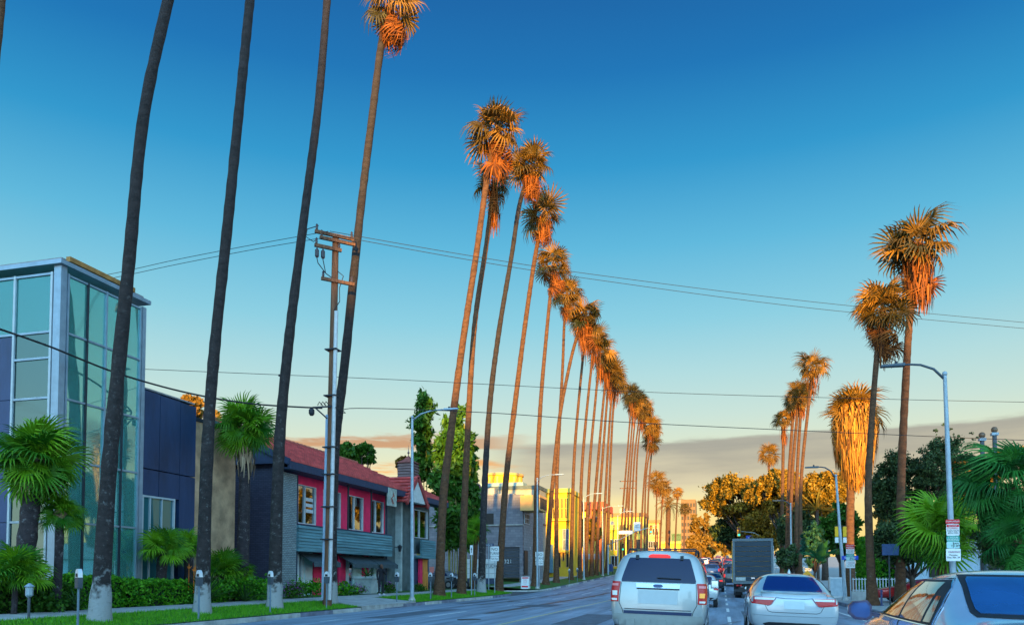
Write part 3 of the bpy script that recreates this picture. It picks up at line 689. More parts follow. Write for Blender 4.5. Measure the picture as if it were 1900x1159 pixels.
# ---- grey block studio with a big roller door; its front looks across the side street at the viewer
GY = 74.0; GX = YX(970, 0) if False else None
cr = V(970, 1000, Y=GY); gx1 = cr.x; gxl = V(862, 1000, Y=GY).x
gz = lambda py: V(950, py, Y=GY).z
t = thing('block_studio', (gx1, GY, prof(GY)), 'grey concrete block studio across the side street with a dark roller door', 'building')
z0 = prof(GY)-.3
dx0, dx1 = V(932, 1000, Y=GY).x, V(964, 1000, Y=GY).x
MB().box(gxl-6, dx0, GY, GY+.4, z0, gz(917)).box(dx1, gx1, GY, GY+.4, z0, gz(917)).box(dx0, dx1, GY, GY+.4, gz(1014), gz(917)).build('front_wall', gb, t)
MB().box(gx1-.4, gx1-.003, GY+.401, GY+9, z0, gz(917)).build('side_wall', gby, t)
m = MB()
for k in range(9):
    a = gz(1071)+(gz(1014)-gz(1071))*k/9; b = gz(1071)+(gz(1014)-gz(1071))*(k+1)/9
    MB().box(dx0, dx1, GY+.15, GY+.22, a+.02, b-.01).build('door_slat', M('roller_door', (.04, .05, .07), .5, .2, var=.15), t)
for a, b, c, d in ((897, 916, 951, 972), (869, 889, 951, 972)):
    MB().box(V(a, 1000, Y=GY).x, V(b, 1000, Y=GY).x, GY-.02, GY+.05, gz(d), gz(c)).build('window', dg, t)
MB().box(gxl-6, gx1+.1, GY-.15, GY-.003, gz(974), gz(972)).build('string_course', conc, t)
MB().box(gxl-6, gx1-1, GY+.3, GY+9, gz(917)+.003, gz(917)+.15).build('roof', roofgrey, t)
pb = V(966, 905, Y=GY-.9)
MB().box(pb.x-.1, gx1+1.9, GY-.7, GY+2.5, gz(948), gz(920)).build('bay', orr, t)
for k in range(5): MB().box(gx1+1.91, gx1+1.99, GY-.6+k*.6, GY-.4+k*.6, gz(945), gz(925)).build('bay_louvre', dark, t)
win(t, gx1+.02, GY+.6, GY+2.6, gz(970), gz(951), alul, 3, 2)
MB().box(gx1-.002, gx1+.08, GY+.4, GY+1.8, gz(1066), gz(1020)).build('door', dg, t)
text('728', .42, whitef, t, (gx1+.12, GY+2.6, gz(1015)), FACE_E)
text('321', .55, whitef, t, (V(942, 1000, Y=GY).x, GY+.13, gz(1041)), FACE_S)
# ---- orange drum on the roof behind, and the low box beside it
c = V(923, 912, Y=92); 
t = thing('orange_drum_house', (c.x, 95, prof(92)), 'broad rounded orange tower block rising behind the grey studio', 'building')
r = (V(958, 900, Y=92).x-V(886, 900, Y=92).x)/2
m = MB(); zt = V(923, 880, Y=92).z
m.tube([(c.x, 92+r, prof(92)), (c.x, 92+r, zt)], r, 20); m.build('drum', yel2, t, smooth=40)
for k in range(7):
    a = -PI/2+(k-3)*.42; MB().box(-.12, .12, -.1, .06, 0, zt-prof(92)-.3).xf(Matrix.Translation((c.x+r*math.cos(a), 92+r+r*math.sin(a), prof(92)+.1)) @ Matrix.Rotation(a+PI/2, 4, 'Z')).build('rib', orr, t)
MB().tube([(c.x, 92+r, zt), (c.x, 92+r, zt+.25)], r+.15, 20).build('parapet', orr, t, smooth=40)
a, b = V(868, 940, Y=88).x, V(934, 940, Y=88).x
t = thing('orange_annex', (a, 88, prof(88)), 'low orange annex lit by the sun left behind the grey studio', 'building')
MB().box(a, b, 86, 90, prof(88)-.3, V(900, 914, Y=86).z).build('wall', orr, t)
MB().box(a-.2, b+.2, 85.8, 90.2, V(900, 914, Y=86).z+.002, V(900, 912, Y=86).z+.1).build('coping', yel2, t)
# ---- olive building at the kerb side
ox = -19.6; oy0, oy1 = YX(972, ox), YX(1013, ox)
oy0 = 77.5
oz = lambda py, px=1011: V(px, py, X=ox).z
t = thing('olive_house', (ox, oy0, prof(oy0)), 'plain olive grey rendered house beside the grey studio with a blue shaded top', 'building')
zt = oz(912); MB().box(ox-12, ox, oy0+6, oy1, prof(oy0)-.3, zt).build('wall', olive, t)
MB().box(ox-12.1, ox+.1, oy0+5.9, oy1+.08, zt+.002, zt+.4).build('coping', greyst, t)
MB().box(ox-8, ox-2, oy0+7, oy1-1, zt+.402, oz(897)).build('roof_box', M('teal_roof_box', (.25, .36, .36), .8, var=.15), t)
MB().box(ox+.003, ox+.06, oy0+6.1, oy1-.05, oz(975), oz(972)).build('string_course', dark, t)
# ---- buildings that turn their sunlit fronts to the viewer, each standing a little further on
FXR = -17.5
def wing(t, Y, x0, x1, z0, z1, frame=whitef, cols=1, rows=1, gl=None):          # window in a front that faces the viewer
    d = .06; f = MB()
    f.box(x0, x0+d, Y-.08, Y+.1, z0, z1).box(x1-d, x1, Y-.08, Y+.1, z0, z1).box(x0+d, x1-d, Y-.08, Y+.1, z0, z0+d).box(x0+d, x1-d, Y-.08, Y+.1, z1-d, z1)
    for i in range(1, cols): x = x0+(x1-x0)*i/cols; f.box(x-.035, x+.035, Y-.06, Y+.08, z0+d, z1-d)
    for j in range(1, rows): z = z0+(z1-z0)*j/rows; f.box(x0+d, x1-d, Y-.05, Y+.07, z-.03, z+.03)
    o = f.build('window', frame, t); MB().box(x0+d, x1-d, Y-.02, Y+.05, z0+d, z1-d).build('pane', gl or dg, o); return o
def front(name, label, pb, pt, mat, dep=8, left=14, X=FXR):
    Y = YX(pb, X); zt = V(pb-20, pt, Y=Y).z; t = thing(name, (X, Y, prof(Y)), label, 'building')
    MB().box(X-left, X, Y, Y+dep, prof(Y)-.3, zt).build('wall', mat, t)
    return t, Y, zt, (lambda px: V(px, 1000, Y=Y).x), (lambda py: V(pb-20, py, Y=Y).z)
t, Y, zt, fx_, fz_ = front('yellow_studio', 'sunlit yellow studio building with tall gridded upper windows and a grey shutter', 1057, 914, yel2)
MB().box(FXR-14, FXR+.2, Y-.3, Y+8, zt+.003, zt+.5).build('parapet', yel, t)
for a, b in ((1022, 1029.5), (1032, 1038.5), (1040, 1046.5), (1048, 1054.5)): wing(t, Y, fx_(a), fx_(b), fz_(962), fz_(924), yel, 2, 2)
wing(t, Y, fx_(1044), fx_(1056), fz_(1020), fz_(981), alul, 2, 2, M('grey_shutter', (.12, .14, .18), .5, var=.2))
MB().box(fx_(1018), FXR+.15, Y-.55, Y-.003, fz_(966), fz_(964)).build('balcony', yel, t)
MB().box(fx_(1034), fx_(1043), Y-.1, Y-.003, fz_(1021), fz_(981)).build('orange_panel', orr, t)
for a, b, p, q in ((1034, 1041, 1052, 1024), (1043, 1048, 1040, 1024), (1050, 1056, 1052, 1026)): wing(t, Y, fx_(a), fx_(b), fz_(p), fz_(q), orr)
MB().box(fx_(1021), fx_(1027), Y-.6, Y-.1, fz_(1062), fz_(1010)).build('blue_door', M('blue_door', (.12, .25, .34), .6, var=.2), t)
MB().box(fx_(1032), FXR+.1, Y-.4, Y-.003, fz_(1024), fz_(1022)).build('string_course', yel, t)
t, Y, zt, fx_, fz_ = front('red_roofed_hall', 'yellow hall with a flat red roof edge and red porch posts down the street', 1119, 946, yel, left=9)
MB().box(FXR-9.2, FXR+.4, Y-2.0, Y+8.3, zt+.003, zt+1.1).build('roof', redp, t)
for px in (1066, 1082, 1100, 1117): x = fx_(px); MB().box(x-.15, x+.15, Y-1.9, Y-1.6, prof(Y)-.2, zt).build('porch_post', redp, t)
for a, b in ((1068, 1076), (1084, 1094), (1103, 1113)): wing(t, Y, fx_(a), fx_(b), fz_(985), fz_(958), whitef, 2)
MB().box(fx_(1062), FXR+.1, Y-1.2, Y-.9, fz_(1037), fz_(1027)).build('white_rail', whitef, t)
def shop(name, label, pb, pt, mat, cor, wins, **k):
    t, Y, zt, fx_, fz_ = front(name, label, pb, pt, mat, **k)
    MB().box(FXR-k.get('left', 14)-.2, FXR+.3, Y-.3, Y+k.get('dep', 8)+.2, zt+.003, zt+.9).build('cornice', cor, t)
    for a, b, p, q, c in wins: wing(t, Y, fx_(a), fx_(b), fz_(q), fz_(p), cor if mat is yel else whitef, c)
    return t
shop('shop_row', 'low sunny yellow shop row past the red roofed hall', 1150, 983, yel2, yel, [(a, a+5, 1000, 1020, 1) for a in (1124, 1132, 1140)]+[(1122, 1146, 1030, 1050, 4)], left=6)
shop('cornice_building', 'two storey cream building with a brown cornice down the street', 1196, 958, yel, brown, [(a, a+4, 972, 990, 1) for a in (1135, 1146, 1156, 1168, 1179, 1186)]+[(a, a+8, 1000, 1018, 2) for a in (1136, 1150, 1166, 1180)])
shop('shop_building', 'orange brick shop building past the cream cornice building', 1223, 970, orr, brown, [(a, a+4, 980, 992, 1) for a in (1204, 1211, 1217)]+[(1203, 1220, 1004, 1016, 4)], left=8)
shop('shop_building', 'low bright yellow shop building beyond the orange one', 1262, 1008, yel2, yel, [(a, a+6, 1016, 1026, 1) for a in (1230, 1240, 1250)], left=16)
shop('office_building', 'pale yellow gridded office building far down the left side', 1284, 992, yel, yel, [(a, a+3, b, b+5, 1) for a in (1266, 1271, 1276) for b in (996, 1005, 1014)], left=12)
# far office tower
c = V(1277, 950, Y=430); w = abs(V(1290, 950, Y=430).x-V(1263, 950, Y=430).x)
t = thing('office_tower', (c.x, 430, prof(430)), 'brown gridded office tower standing far behind the date palm', 'building')
zt = V(1277, 926, Y=430).z; tb = M('tower_brown', (.17, .09, .035), .7, var=.1)
MB().box(c.x-w/2, c.x+w/2, 430, 452, prof(430)-2, zt).build('wall', tb, t)
me = None
for i in range(5):
    for j in range(8):
        x = c.x-w/2+w*(i+.18)/5; z = zt-1.2-(j+.8)*((zt-prof(430))/9)
        MB().box(x, x+w/5*.64, 429.9, 430.05, z, z+(zt-prof(430))/9*.55).build('window', dg, t)
# low roof shelter with purple roof left (px 885,915) and white hoarding
c = V(882, 912, Y=66); t = thing('pole_sign', (c.x, 66, prof(66)), 'small purple roofed pole sign standing before the orange annex', 'sign')
MB().tube([(c.x, 66, prof(66)-.2), (c.x, 66, V(882, 920, Y=66).z)], .13, 8).build('post', dark, t)
z0, z1 = V(882, 912, Y=66).z, V(882, 898, Y=66).z
MB().hexa([(c.x-.6, 65.5, z0), (c.x+.6, 65.5, z0), (c.x+.6, 66.5, z0), (c.x-.6, 66.5, z0), (c.x-.4, 65.8, z1), (c.x+.4, 65.8, z1), (c.x+.4, 66.2, z1), (c.x-.4, 66.2, z1)]).build('sign_roof', M('purple_roof', (.20, .07, .12), .7, var=.2), t)
MB().box(c.x-.55, c.x+.55, 65.85, 66.15, z0-.35, z0-.12).build('sign_beam', dark, t)
a, b = V(866, 1055, Y=66).x, V(930, 1055, Y=66).x
t = thing('white_hoarding', ((a+b)/2, 66, prof(66)), 'white boarded wall with faint dark print behind the palms at the side street corner', 'wall')
zt, zb = V(900, 1036, Y=66).z, V(900, 1072, Y=66).z
for k in range(4): MB().box(a, b, 66, 66.12, zb+(zt-zb)*k/4+.015, zb+(zt-zb)*(k+1)/4-.015).build('board', whitef, t)
text('STUDIO', .42, dark, t, (a+(b-a)*.72, 65.985, zb+(zt-zb)*.62), FACE_S)
MB().box(a, b, 65.98, 66.14, zb-.5, zb+.0).build('base', navy, t)
conduit_ = M('roof_unit_grey', (.36, .34, .30), .6, .1, var=.15)
# roof plant on the far buildings
for nm, px, py, w, h in (('cornice_building', 1160, 950, 2.6, 1.4), ('shop_row', 1130, 980, 1.6, .9), ('block_studio', 905, 914, 1.4, .9)):
    o = bpy.data.objects[nm]; Y = o.location.y+3; c = V(px, py, Y=Y); w_ = [k for k in o.children if k.name.startswith(('cornice', 'parapet', 'roof'))]
    zt = max((Vector(o.location)+Vector(v.co)).z for k in w_ for v in k.data.vertices)
    MB().box(c.x-w/2, c.x+w/2, Y, Y+w, zt+.003, zt+h).build('roof_unit', conduit_, o)
# ================================================================ PALMS
def trunkmat(name, c0, c1, paint=0.0):
    m = M(name, c0, .9, var=.35, scale=2.5, bump=.6, bscale=9, stretch=(1.5, 1.5, 3)); t = m.node_tree; b = t.nodes['Principled BSDF']
    old = b.inputs['Base Color'].links[0].from_socket
    g = t.nodes.new('ShaderNodeTexCoord'); s = t.nodes.new('ShaderNodeSeparateXYZ'); t.links.new(g.outputs['Object'], s.inputs[0])
    n = t.nodes.new('ShaderNodeTexNoise'); n.inputs['Scale'].default_value = 5.5; n.inputs['Detail'].default_value = 6; t.links.new(g.outputs['Object'], n.inputs[0])
    if paint:
        a = t.nodes.new('ShaderNodeMath'); a.operation = 'MULTIPLY_ADD'; t.links.new(n.outputs[0], a.inputs[0]); a.inputs[1].default_value = -2.6; a.inputs[2].default_value = paint+1.3
        d = t.nodes.new('ShaderNodeMath'); d.operation = 'SUBTRACT'; t.links.new(a.outputs[0], d.inputs[0]); t.links.new(s.outputs[2], d.inputs[1])
        k = t.nodes.new('ShaderNodeMapRange'); k.inputs[1].default_value = -.3; k.inputs[2].default_value = .25; t.links.new(d.outputs[0], k.inputs[0])
        x = t.nodes.new('ShaderNodeMix'); x.data_type = 'RGBA'; t.links.new(k.outputs[0], x.inputs[0]); t.links.new(old, x.inputs[6]); x.inputs[7].default_value = (.30, .31, .31, 1)
        t.links.new(x.outputs[2], b.inputs['Base Color']); old = x.outputs[2]
    # pale lichen flecks
    k2 = t.nodes.new('ShaderNodeMapRange'); k2.inputs[1].default_value = .56; k2.inputs[2].default_value = .70; k2.inputs[4].default_value = .55
    n2 = t.nodes.new('ShaderNodeTexNoise'); n2.inputs['Scale'].default_value = 7; n2.inputs['Detail'].default_value = 7; n2.inputs['Roughness'].default_value = .75; t.links.new(g.outputs['Object'], n2.inputs[0])
    t.links.new(n2.outputs[0], k2.inputs[0])
    # fewer flecks higher up the stem
    h = t.nodes.new('ShaderNodeMapRange'); h.inputs[1].default_value = 3; h.inputs[2].default_value = 12; h.inputs[3].default_value = 1; h.inputs[4].default_value = .12; t.links.new(s.outputs[2], h.inputs[0])
    mm = t.nodes.new('ShaderNodeMath'); mm.operation = 'MULTIPLY'; t.links.new(k2.outputs[0], mm.inputs[0]); t.links.new(h.outputs[0], mm.inputs[1])
    x2 = t.nodes.new('ShaderNodeMix'); x2.data_type = 'RGBA'; t.links.new(mm.outputs[0], x2.inputs[0]); t.links.new(old, x2.inputs[6]); x2.inputs[7].default_value = (*c1, 1)
    t.links.new(x2.outputs[2], b.inputs['Base Color'])
    return m
tk_paint = trunkmat('palm_trunk_painted', (.026, .020, .020), (.24, .25, .25), .85)
tk_plain = trunkmat('palm_trunk', (.095, .042, .018), (.19, .17, .15))
frg = leafmat('palm_frond_green', (.018, .024, .005), (.30, .14, .013), isl=False, trans=.12)
frg2 = leafmat('palm_frond_fresh', (.014, .12, .004), (.17, .38, .008), isl=False, trans=.2)
frgd = leafmat('palm_frond_deep', (.008, .10, .016), (.045, .24, .03), isl=False, trans=.2)
frd = leafmat('palm_frond_dead', (.05, .014, .003), (.34, .098, .010), trans=.1, rough=.8)
frdg = leafmat('palm_frond_dead_gold', (.15, .05, .006), (.56, .26, .03), trans=.1, rough=.8)
frdp = leafmat('palm_frond_dead_pale', (.28, .18, .11), (.42, .30, .19), trans=.1, rough=.8)
def fan_frond(name, n, mat, seed, droop=.16, spread=2.0, pet=.50, wid=.026):
    r = random.Random(seed); m = MB()
    m.tube([(0, 0, 0), (pet*.5, 0, .015), (pet, 0, 0)], [.013, .009, .006], 3)
    for i in range(n):
        a = -spread+2*spread*i/(n-1)+r.uniform(-.04, .04); L = (1-pet)*(.72+.28*math.cos(a*.6))*r.uniform(.9, 1.06); ca, sa = math.cos(a), math.sin(a)
        lift = .05*abs(sa)
        def P(d, w, z): return (pet+ca*d-sa*w, sa*d+ca*w, z)
        dz = droop*r.uniform(.7, 1.5)
        k = wid*r.uniform(.85, 1.1)
        vs = [P(0, -.004, 0), P(0, .004, 0), P(L*.5, k, lift), P(L*.5, -k, lift), P(L*.5, 0, lift-.018), P(L*.82, k*.6, lift-dz*.35), P(L*.82, -k*.6, lift-dz*.35), P(L*(1-.06*dz), 0, lift-dz)]
        m.add(vs, [(0, 1, 4), (0, 4, 3), (1, 2, 4), (3, 4, 6), (4, 2, 5), (4, 5, 6), (6, 5, 7)])
    me = bpy.data.meshes.new(name); me.from_pydata(m.v, [], m.f); me.materials.append(mat); return me
FG = [fan_frond('frond', 18, frg, i, .10+.11*(i % 3), pet=(.34, .44, .50)[i % 3], wid=.025) for i in range(6)]
FF = [fan_frond('frond', 28, frg2, 20+i, .16+.07*(i % 3), 2.35, .44, .022) for i in range(5)]
FD = [fan_frond('frond', 34, frgd, 40+i, .30+.1*(i % 2), 2.0, .50, .018) for i in range(4)]
FR = [fan_frond('dead_frond', 16, frd, 60+i, .38, 1.5, .5, .022) for i in range(3)]
def skirt_mesh(n, R_, L, r0, seed, mat, shape=None, base=0.0):
    g = np.random.default_rng(seed); a = g.uniform(0, 2*PI, n); u = g.uniform(0, 1, n)
    out = R_*g.uniform(.35, 1, n)
    z0 = -L*.72*u+base; ln = L*g.uniform(.25, .5, n)*(1 if shape is None else .55)
    if shape is not None: out = np.interp(u, *shape)*g.uniform(.8, 1.05, n)
    w = g.uniform(.018, .05, n)*max(1, R_/.8)**.5
    ca, sa = np.cos(a), np.sin(a); v = np.zeros((n, 6, 3))
    for k, (ro, zo, ww) in enumerate(((r0*np.ones(n), z0+.1, .4), (out, z0-ln*.22, 1), (out*g.uniform(.75, 1.0, n), z0-ln, .35))):
        j = g.uniform(-.12, .12, n) if k == 2 else 0
        for s_, q in ((-1, 0), (1, 1)):
            v[:, k*2+q, 0] = ca*ro-sa*(s_*w*ww+j); v[:, k*2+q, 1] = sa*ro+ca*(s_*w*ww+j); v[:, k*2+q, 2] = zo
    b = np.arange(n)[:, None]*6; f = np.concatenate([b+np.array([[0, 1, 3, 2]]), b+np.array([[2, 3, 5, 4]])])
    return v.reshape(-1, 3), f
CM = {}
def joined_crown(seed, n, meshes, mat):
    key = (seed, n, id(meshes))
    if key in CM: return CM[key]
    r = random.Random(seed); vs, fs = [], []
    for i in range(n):
        e, ph = frond_dir(i, n, r); me = meshes[r.randrange(len(meshes))]; Mx = Euler((r.uniform(-.5, .5), -e, ph)).to_matrix()*r.uniform(.85, 1.1); b = len(vs)
        vs += [tuple(Mx @ v.co) for v in me.vertices]; fs += [tuple(b+q for q in p.vertices) for p in me.polygons]
    me = bpy.data.meshes.new('fronds'); me.from_pydata(vs, [], fs); me.materials.append(mat); CM[key] = me; return me
def frond_dir(i, n, r, lo=-58, hi=85):
    f = (i+.5)/n; e = R(hi+(lo-hi)*f**.85)+r.uniform(-.12, .12); return e, i*2.39996+r.uniform(-.25, .25)
SKR = random.Random(77)
def palm(base, pts, r0, r1, crown, CR_, skirt, label, group, seed, nf=29, detail=2, paint=False, skw=.32, flare=1.6, fset=None, name='palm_tree', sk_mat=None, shape=None, tmat=None, nsk=None, lo=-50, zsc=1.0, base_up=0.0):
    """pts: world points up the stem from base; crown: world centre of the crown or None when out of view"""
    t = thing(name, base, label, 'palm tree', group); r = random.Random(seed)
    if (fset or FG) is FG: CR_ *= 1.28*r.uniform(.86, 1.12); nf = int(nf*r.uniform(.75, 1.2)); skirt *= r.uniform(.7, 1.2); skw *= r.uniform(.75, 1.25)
    P = [Vector(base)-Vector((0, 0, .25))]+[Vector(p) for p in pts]
    L = sum((P[i+1]-P[i]).length for i in range(len(P)-1))
    # smooth resample
    step = (.32 if detail == 2 else .8 if detail == 1 else 2.0); k = max(6, int(L/step)); path, rad = [], []
    def cr_(p0, p1, p2, p3, u): return .5*((2*p1)+(p2-p0)*u+(2*p0-5*p1+4*p2-p3)*u*u+(3*p1-p0-3*p2+p3)*u**3)
    ns = len(P)-1
    for i in range(k+1):
        s = i/k*ns; j = min(int(s), ns-1); u = s-j
        q = cr_(P[max(j-1, 0)], P[j], P[j+1], P[min(j+2, ns)], u); path.append(q)
        h = q.z-P[0].z; f = h/max(1e-3, P[-1].z-P[0].z)
        w = r1+(r0-r1)*max(0, 1-f)**1.7; w *= 1+(flare-1)*math.exp(-h/.7); w *= 1+(r.uniform(-.05, .05) if detail == 2 else 0)+(.055 if i % 2 else 0)
        rad.append(w)
    MB().tube(path, rad, 12 if detail == 2 else 7 if detail == 1 else 5).build('trunk', tmat or (tk_paint if paint else tk_plain), t, smooth=50)
    if crown is None: return t
    c = Vector(crown)-Vector(base); fset = fset or FG; sk_mat = sk_mat or frd
    if detail >= 1:
        for i in range(nf):
            e, ph = frond_dir(i, nf, r, lo); inst('frond', fset[r.randrange(len(fset))], t, c, (r.uniform(-1.0, 1.0), -e, ph), CR_*(r.uniform(.58, 1.12) if fset is FG else r.uniform(.62, 1.18)))
        if skirt and detail == 2 and fset is FG:
            for i in range(r.randint(5, 13)): inst('dead_frond', FR[i % 3], t, c-Vector((0, 0, r.uniform(.05, .45)*skirt)), (r.uniform(-.8, .8), R(r.uniform(52, 88)), r.uniform(0, 6.28)), CR_*r.uniform(.6, 1.0))
    else:
        o = inst('fronds', joined_crown(seed % 4, nf, fset, fset[0].materials[0]), t, c, (0, 0, r.uniform(0, 6)), CR_, kind='stuff')
    if skirt:
        v, f = skirt_mesh(nsk or (150 if detail == 2 else 90 if detail == 1 else 60), CR_*skw, skirt, r1, seed, sk_mat, shape, base_up)
        raw('dead_frond_skirt', v+np.array(c), f, sk_mat, t, kind='stuff')
    return t
LX = -16.0
GRP = 'tall palms in the row along the left verge'
def row_palm(bx, pts, crownpx, crpx, skpx, label, seed, X=LX, wpx=(20, 14), **k):
    y = YX(bx, X); base = Vector((X, y, zg(X, y)))
    W_ = [V(px, py, Y=y+.0) for px, py in pts]
    Zd = (V(bx, 1060, Y=y)-Vector((0, 0, CAMZ))).dot(CR @ Vector((0, 0, -1))); sc = Zd/FPX
    c = V(*crownpx, Y=y) if crownpx else None
    if c is not None: W_.append(c)
    return palm(base, W_, wpx[0]*sc/2, wpx[1]*sc/2, c, crpx*sc if crownpx else 1, skpx*sc if crownpx else 0, label, GRP if k.get('grp') is None else k.pop('grp'), seed, **{a: b for a, b in k.items() if a != 'grp'})
row_palm(187, [(204, 850), (238, 500), (266, 220), (312, 0), (330, -80)], None, 0, 0, 'dark palm stem with a broad white painted foot, in front of the glass tower', 1, wpx=(32, 19), paint=True, flare=1.55)
row_palm(377, [(384, 850), (398, 650), (422, 420), (446, 180), (464, 0), (474, -80)], None, 0, 0, 'dark palm stem with a white foot between the tan wall and the brick gable', 2, wpx=(25, 16), paint=True, flare=1.5)
row_palm(511, [(517, 850), (534, 650), (562, 420), (590, 200), (607, 0), (612, -60)], None, 0, 0, 'dark palm stem rising in front of the corner of the brick gable', 3, wpx=(24, 13), paint=True, flare=1.55)
row_palm(614, [(620, 850), (640, 670), (668, 400), (690, 220), (708, 80)], (724, 12), 60, 78, 'tallest seeming palm with its crown at the top edge, beside the wooden utility pole', 4, wpx=(21, 13), paint=True, flare=1.5)
# near palm whose stem only grazes the upper left corner
row_palm(-118, [(-60, 600), (0, 40), (6, -60)], None, 0, 0, 'palm stem grazing the upper left corner of the view', 5, wpx=(26, 12))
row_palm(815, [(822, 930), (837, 800), (858, 640), (884, 470), (904, 330)], (922, 240), 52, 100, 'palm with the highest full crown of the left row, stem passing the bamboo', 6, wpx=(17, 10.5), flare=1.7)
row_palm(856, [(862, 930), (869, 780), (881, 600), (903, 450)], (917, 335), 44, 95, 'palm whose crown hangs half hidden below the highest full crown', 7, wpx=(15, 8.5), flare=1.6)
row_palm(893, [(898, 930), (908, 760), (925, 620), (950, 470), (964, 380)], (986, 308), 46, 90, 'palm with a white painted foot left of the no turns sign', 8, wpx=(14, 8), paint=True)
row_palm(925, [(938, 900), (958, 730), (976, 590), (994, 470)], (1009, 398), 43, 75, 'palm standing right behind the left no turns sign', 9, wpx=(14, 8))
row_palm(993, [(996, 900), (1003, 750), (1014, 620), (1022, 540)], (1028, 492), 35, 55, 'palm beside the red and white sandwich board', 10, wpx=(12, 6.5), flare=1.8)
row_palm(1012, [(1021, 950), (1030, 850), (1039, 770), (1052, 700), (1066, 640)], (1084, 586), 36, 60, 'bowed palm leaning right, crossing the stem of its neighbour', 11, wpx=(10, 6), flare=1.9)
row_palm(1032, [(1033, 900), (1038, 790), (1044, 680), (1047, 600)], (1052, 545), 32, 50, 'straight palm behind the bowed palm', 12, wpx=(9.5, 5), flare=1.8)
D1 = dict(detail=1)
row_palm(1059, [(1062, 950), (1066, 840), (1076, 720)], (1087, 612), 30, 55, 'palm in front of the red roofed hall, first from the left there', 13, wpx=(8, 4.6), **D1)
row_palm(1075, [(1077, 950), (1081, 850), (1093, 720)], (1104, 628), 31, 55, 'palm beside the grey lamp post before the red roofed hall', 14, wpx=(8, 4.6), **D1)
row_palm(1087, [(1090, 950), (1095, 850), (1105, 740)], (1113, 655), 28, 55, 'palm right of the lamp post before the red roofed hall', 15, wpx=(7.5, 4.4), **D1)
row_palm(1096, [(1102, 950), (1110, 850), (1119, 750)], (1126, 678), 28, 52, 'sunlit footed palm left of the paired orange stems', 16, wpx=(7.5, 4.4), **D1)
row_palm(1106, [(1111, 950), (1118, 850), (1125, 760)], (1131, 690), 27, 50, 'palm with an orange lit foot by the end of the red roof', 17, wpx=(7, 4.2), **D1)
row_palm(1117, [(1122, 950), (1127, 850), (1132, 770)], (1138, 700), 26, 48, 'palm second from the right in the near left row', 18, wpx=(6.5, 4), **D1)
row_palm(1125, [(1129, 950), (1133, 850), (1137, 770)], (1143, 712), 25, 45, 'last palm of the near left row before the gap', 19, wpx=(6.5, 4), **D1)
D0 = dict(detail=0, grp='palms of the far cluster down the left side')
far = [(1152, 1164, 840, 1172, 732, 22, 40), (1158, 1168, 850, 1176, 750, 19, 35), (1164, 1172, 850, 1182, 740, 21, 40), (1170, 1177, 850, 1188, 762, 18, 36), (1178, 1182, 850, 1192, 758, 19, 36),
       (1189, 1196, 880, 1207, 790, 19, 30), (1195, 1199, 880, 1209, 822, 18, 28), (1200, 1204, 900, 1212, 800, 17, 28)]
fl_ = ['first', 'second', 'third', 'fourth', 'fifth', 'sixth', 'seventh', 'last']
for i, (bx, mx, my, cx, cy_, cr, sk_) in enumerate(far):
    row_palm(bx, [(bx+1, 980), (mx, my)], (cx, cy_), cr, sk_, fl_[i]+' palm stem from the left in the slim cluster before the brown cornice', 100+i, wpx=(4.6, 3), **D0)
D0 = dict(detail=0, grp='small distant palms on the left')
for i, (bx, cx, cy_, cr, sk_, lb) in enumerate(((1215, 1219, 893, 20, 32, 'dense distant palm left of the date palm'), (1222, 1230, 905, 20, 34, 'distant palm close behind the date palm, shaggy skirt'), (1251, 1257, 914, 11, 20, 'small distant palm right of the date palm'), (1268, 1271, 944, 13, 22, 'small distant palm before the brown office tower'))):
    row_palm(bx, [((bx+cx)/2, 980)], (cx, cy_), cr, sk_, lb, 120+i, wpx=(4, 2.8), **D0)
# date palm with feather leaves
def feather(name, mat, seed, n=22):
    r = random.Random(seed); m = MB(); pts = [(x, 0, .34*math.sin(x*2.2)-.55*x*x) for x in np.linspace(0, 1, 8)]; m.tube(pts, [.012]*7+[.004], 3)
    for i in range(n):
        x = .12+.86*i/n; z = .34*math.sin(x*2.2)-.55*x*x; L = .2*(1-.6*abs(x-.45))
        for s in (-1, 1): m.add([(x, 0, z), (x+.02, 0, z), (x+L*.6, s*L, z-.05-.03*r.random())], [(0, 1, 2)])
    me = bpy.data.meshes.new(name); me.from_pydata(m.v, [], m.f); me.materials.append(mat); return me
FE = [feather('frond', frg, i) for i in range(3)]
row_palm(1238, [(1239, 1000)], (1240, 938), 30, 0, 'date palm with arching feather fronds and a thick stem far down the left side', 130, wpx=(10, 9), detail=1, fset=FE, nf=38, grp='small distant palms on the left')
# ---- right side
RG = 'palms along the right pavement'
def right_palm(bx, X, pts, cpx, crpx, skpx, label, seed, w, **k):
    return row_palm(bx, pts, cpx, crpx, skpx, label, seed, X=X, wpx=w, grp=k.pop('grp', RG), **k)
right_palm(1668, 8.4, [(1672, 900), (1681, 700), (1688, 590)], (1702, 452), 72, 165, 'tallest palm on the right with a long red brown skirt', 201, (17, 12), skw=.42, nsk=700, nf=42, flare=1.7)
right_palm(1617, 6.7, [(1611, 930), (1616, 800), (1628, 650)], (1637, 575), 52, 110, 'palm with an orange skirt just left of the tallest right palm', 202, (16, 9.5), nf=36, flare=1.9)
right_palm(1577, 7.9, [(1577, 1000), (1578, 930), (1580, 850)], (1585, 765), 56, 190, 'short stout palm wrapped in a huge golden skirt of dead fronds', 203, (15, 14), skw=.7, nsk=2600, nf=64, base_up=1.1, sk_mat=frdg, shape=([0, .12, .3, .7, .92, 1], [.6, 1.3, 1.45, 1.25, .75, .24]), lo=-80, flare=1.8)
grp5 = 'slim palms clustered on the right before the round trees'
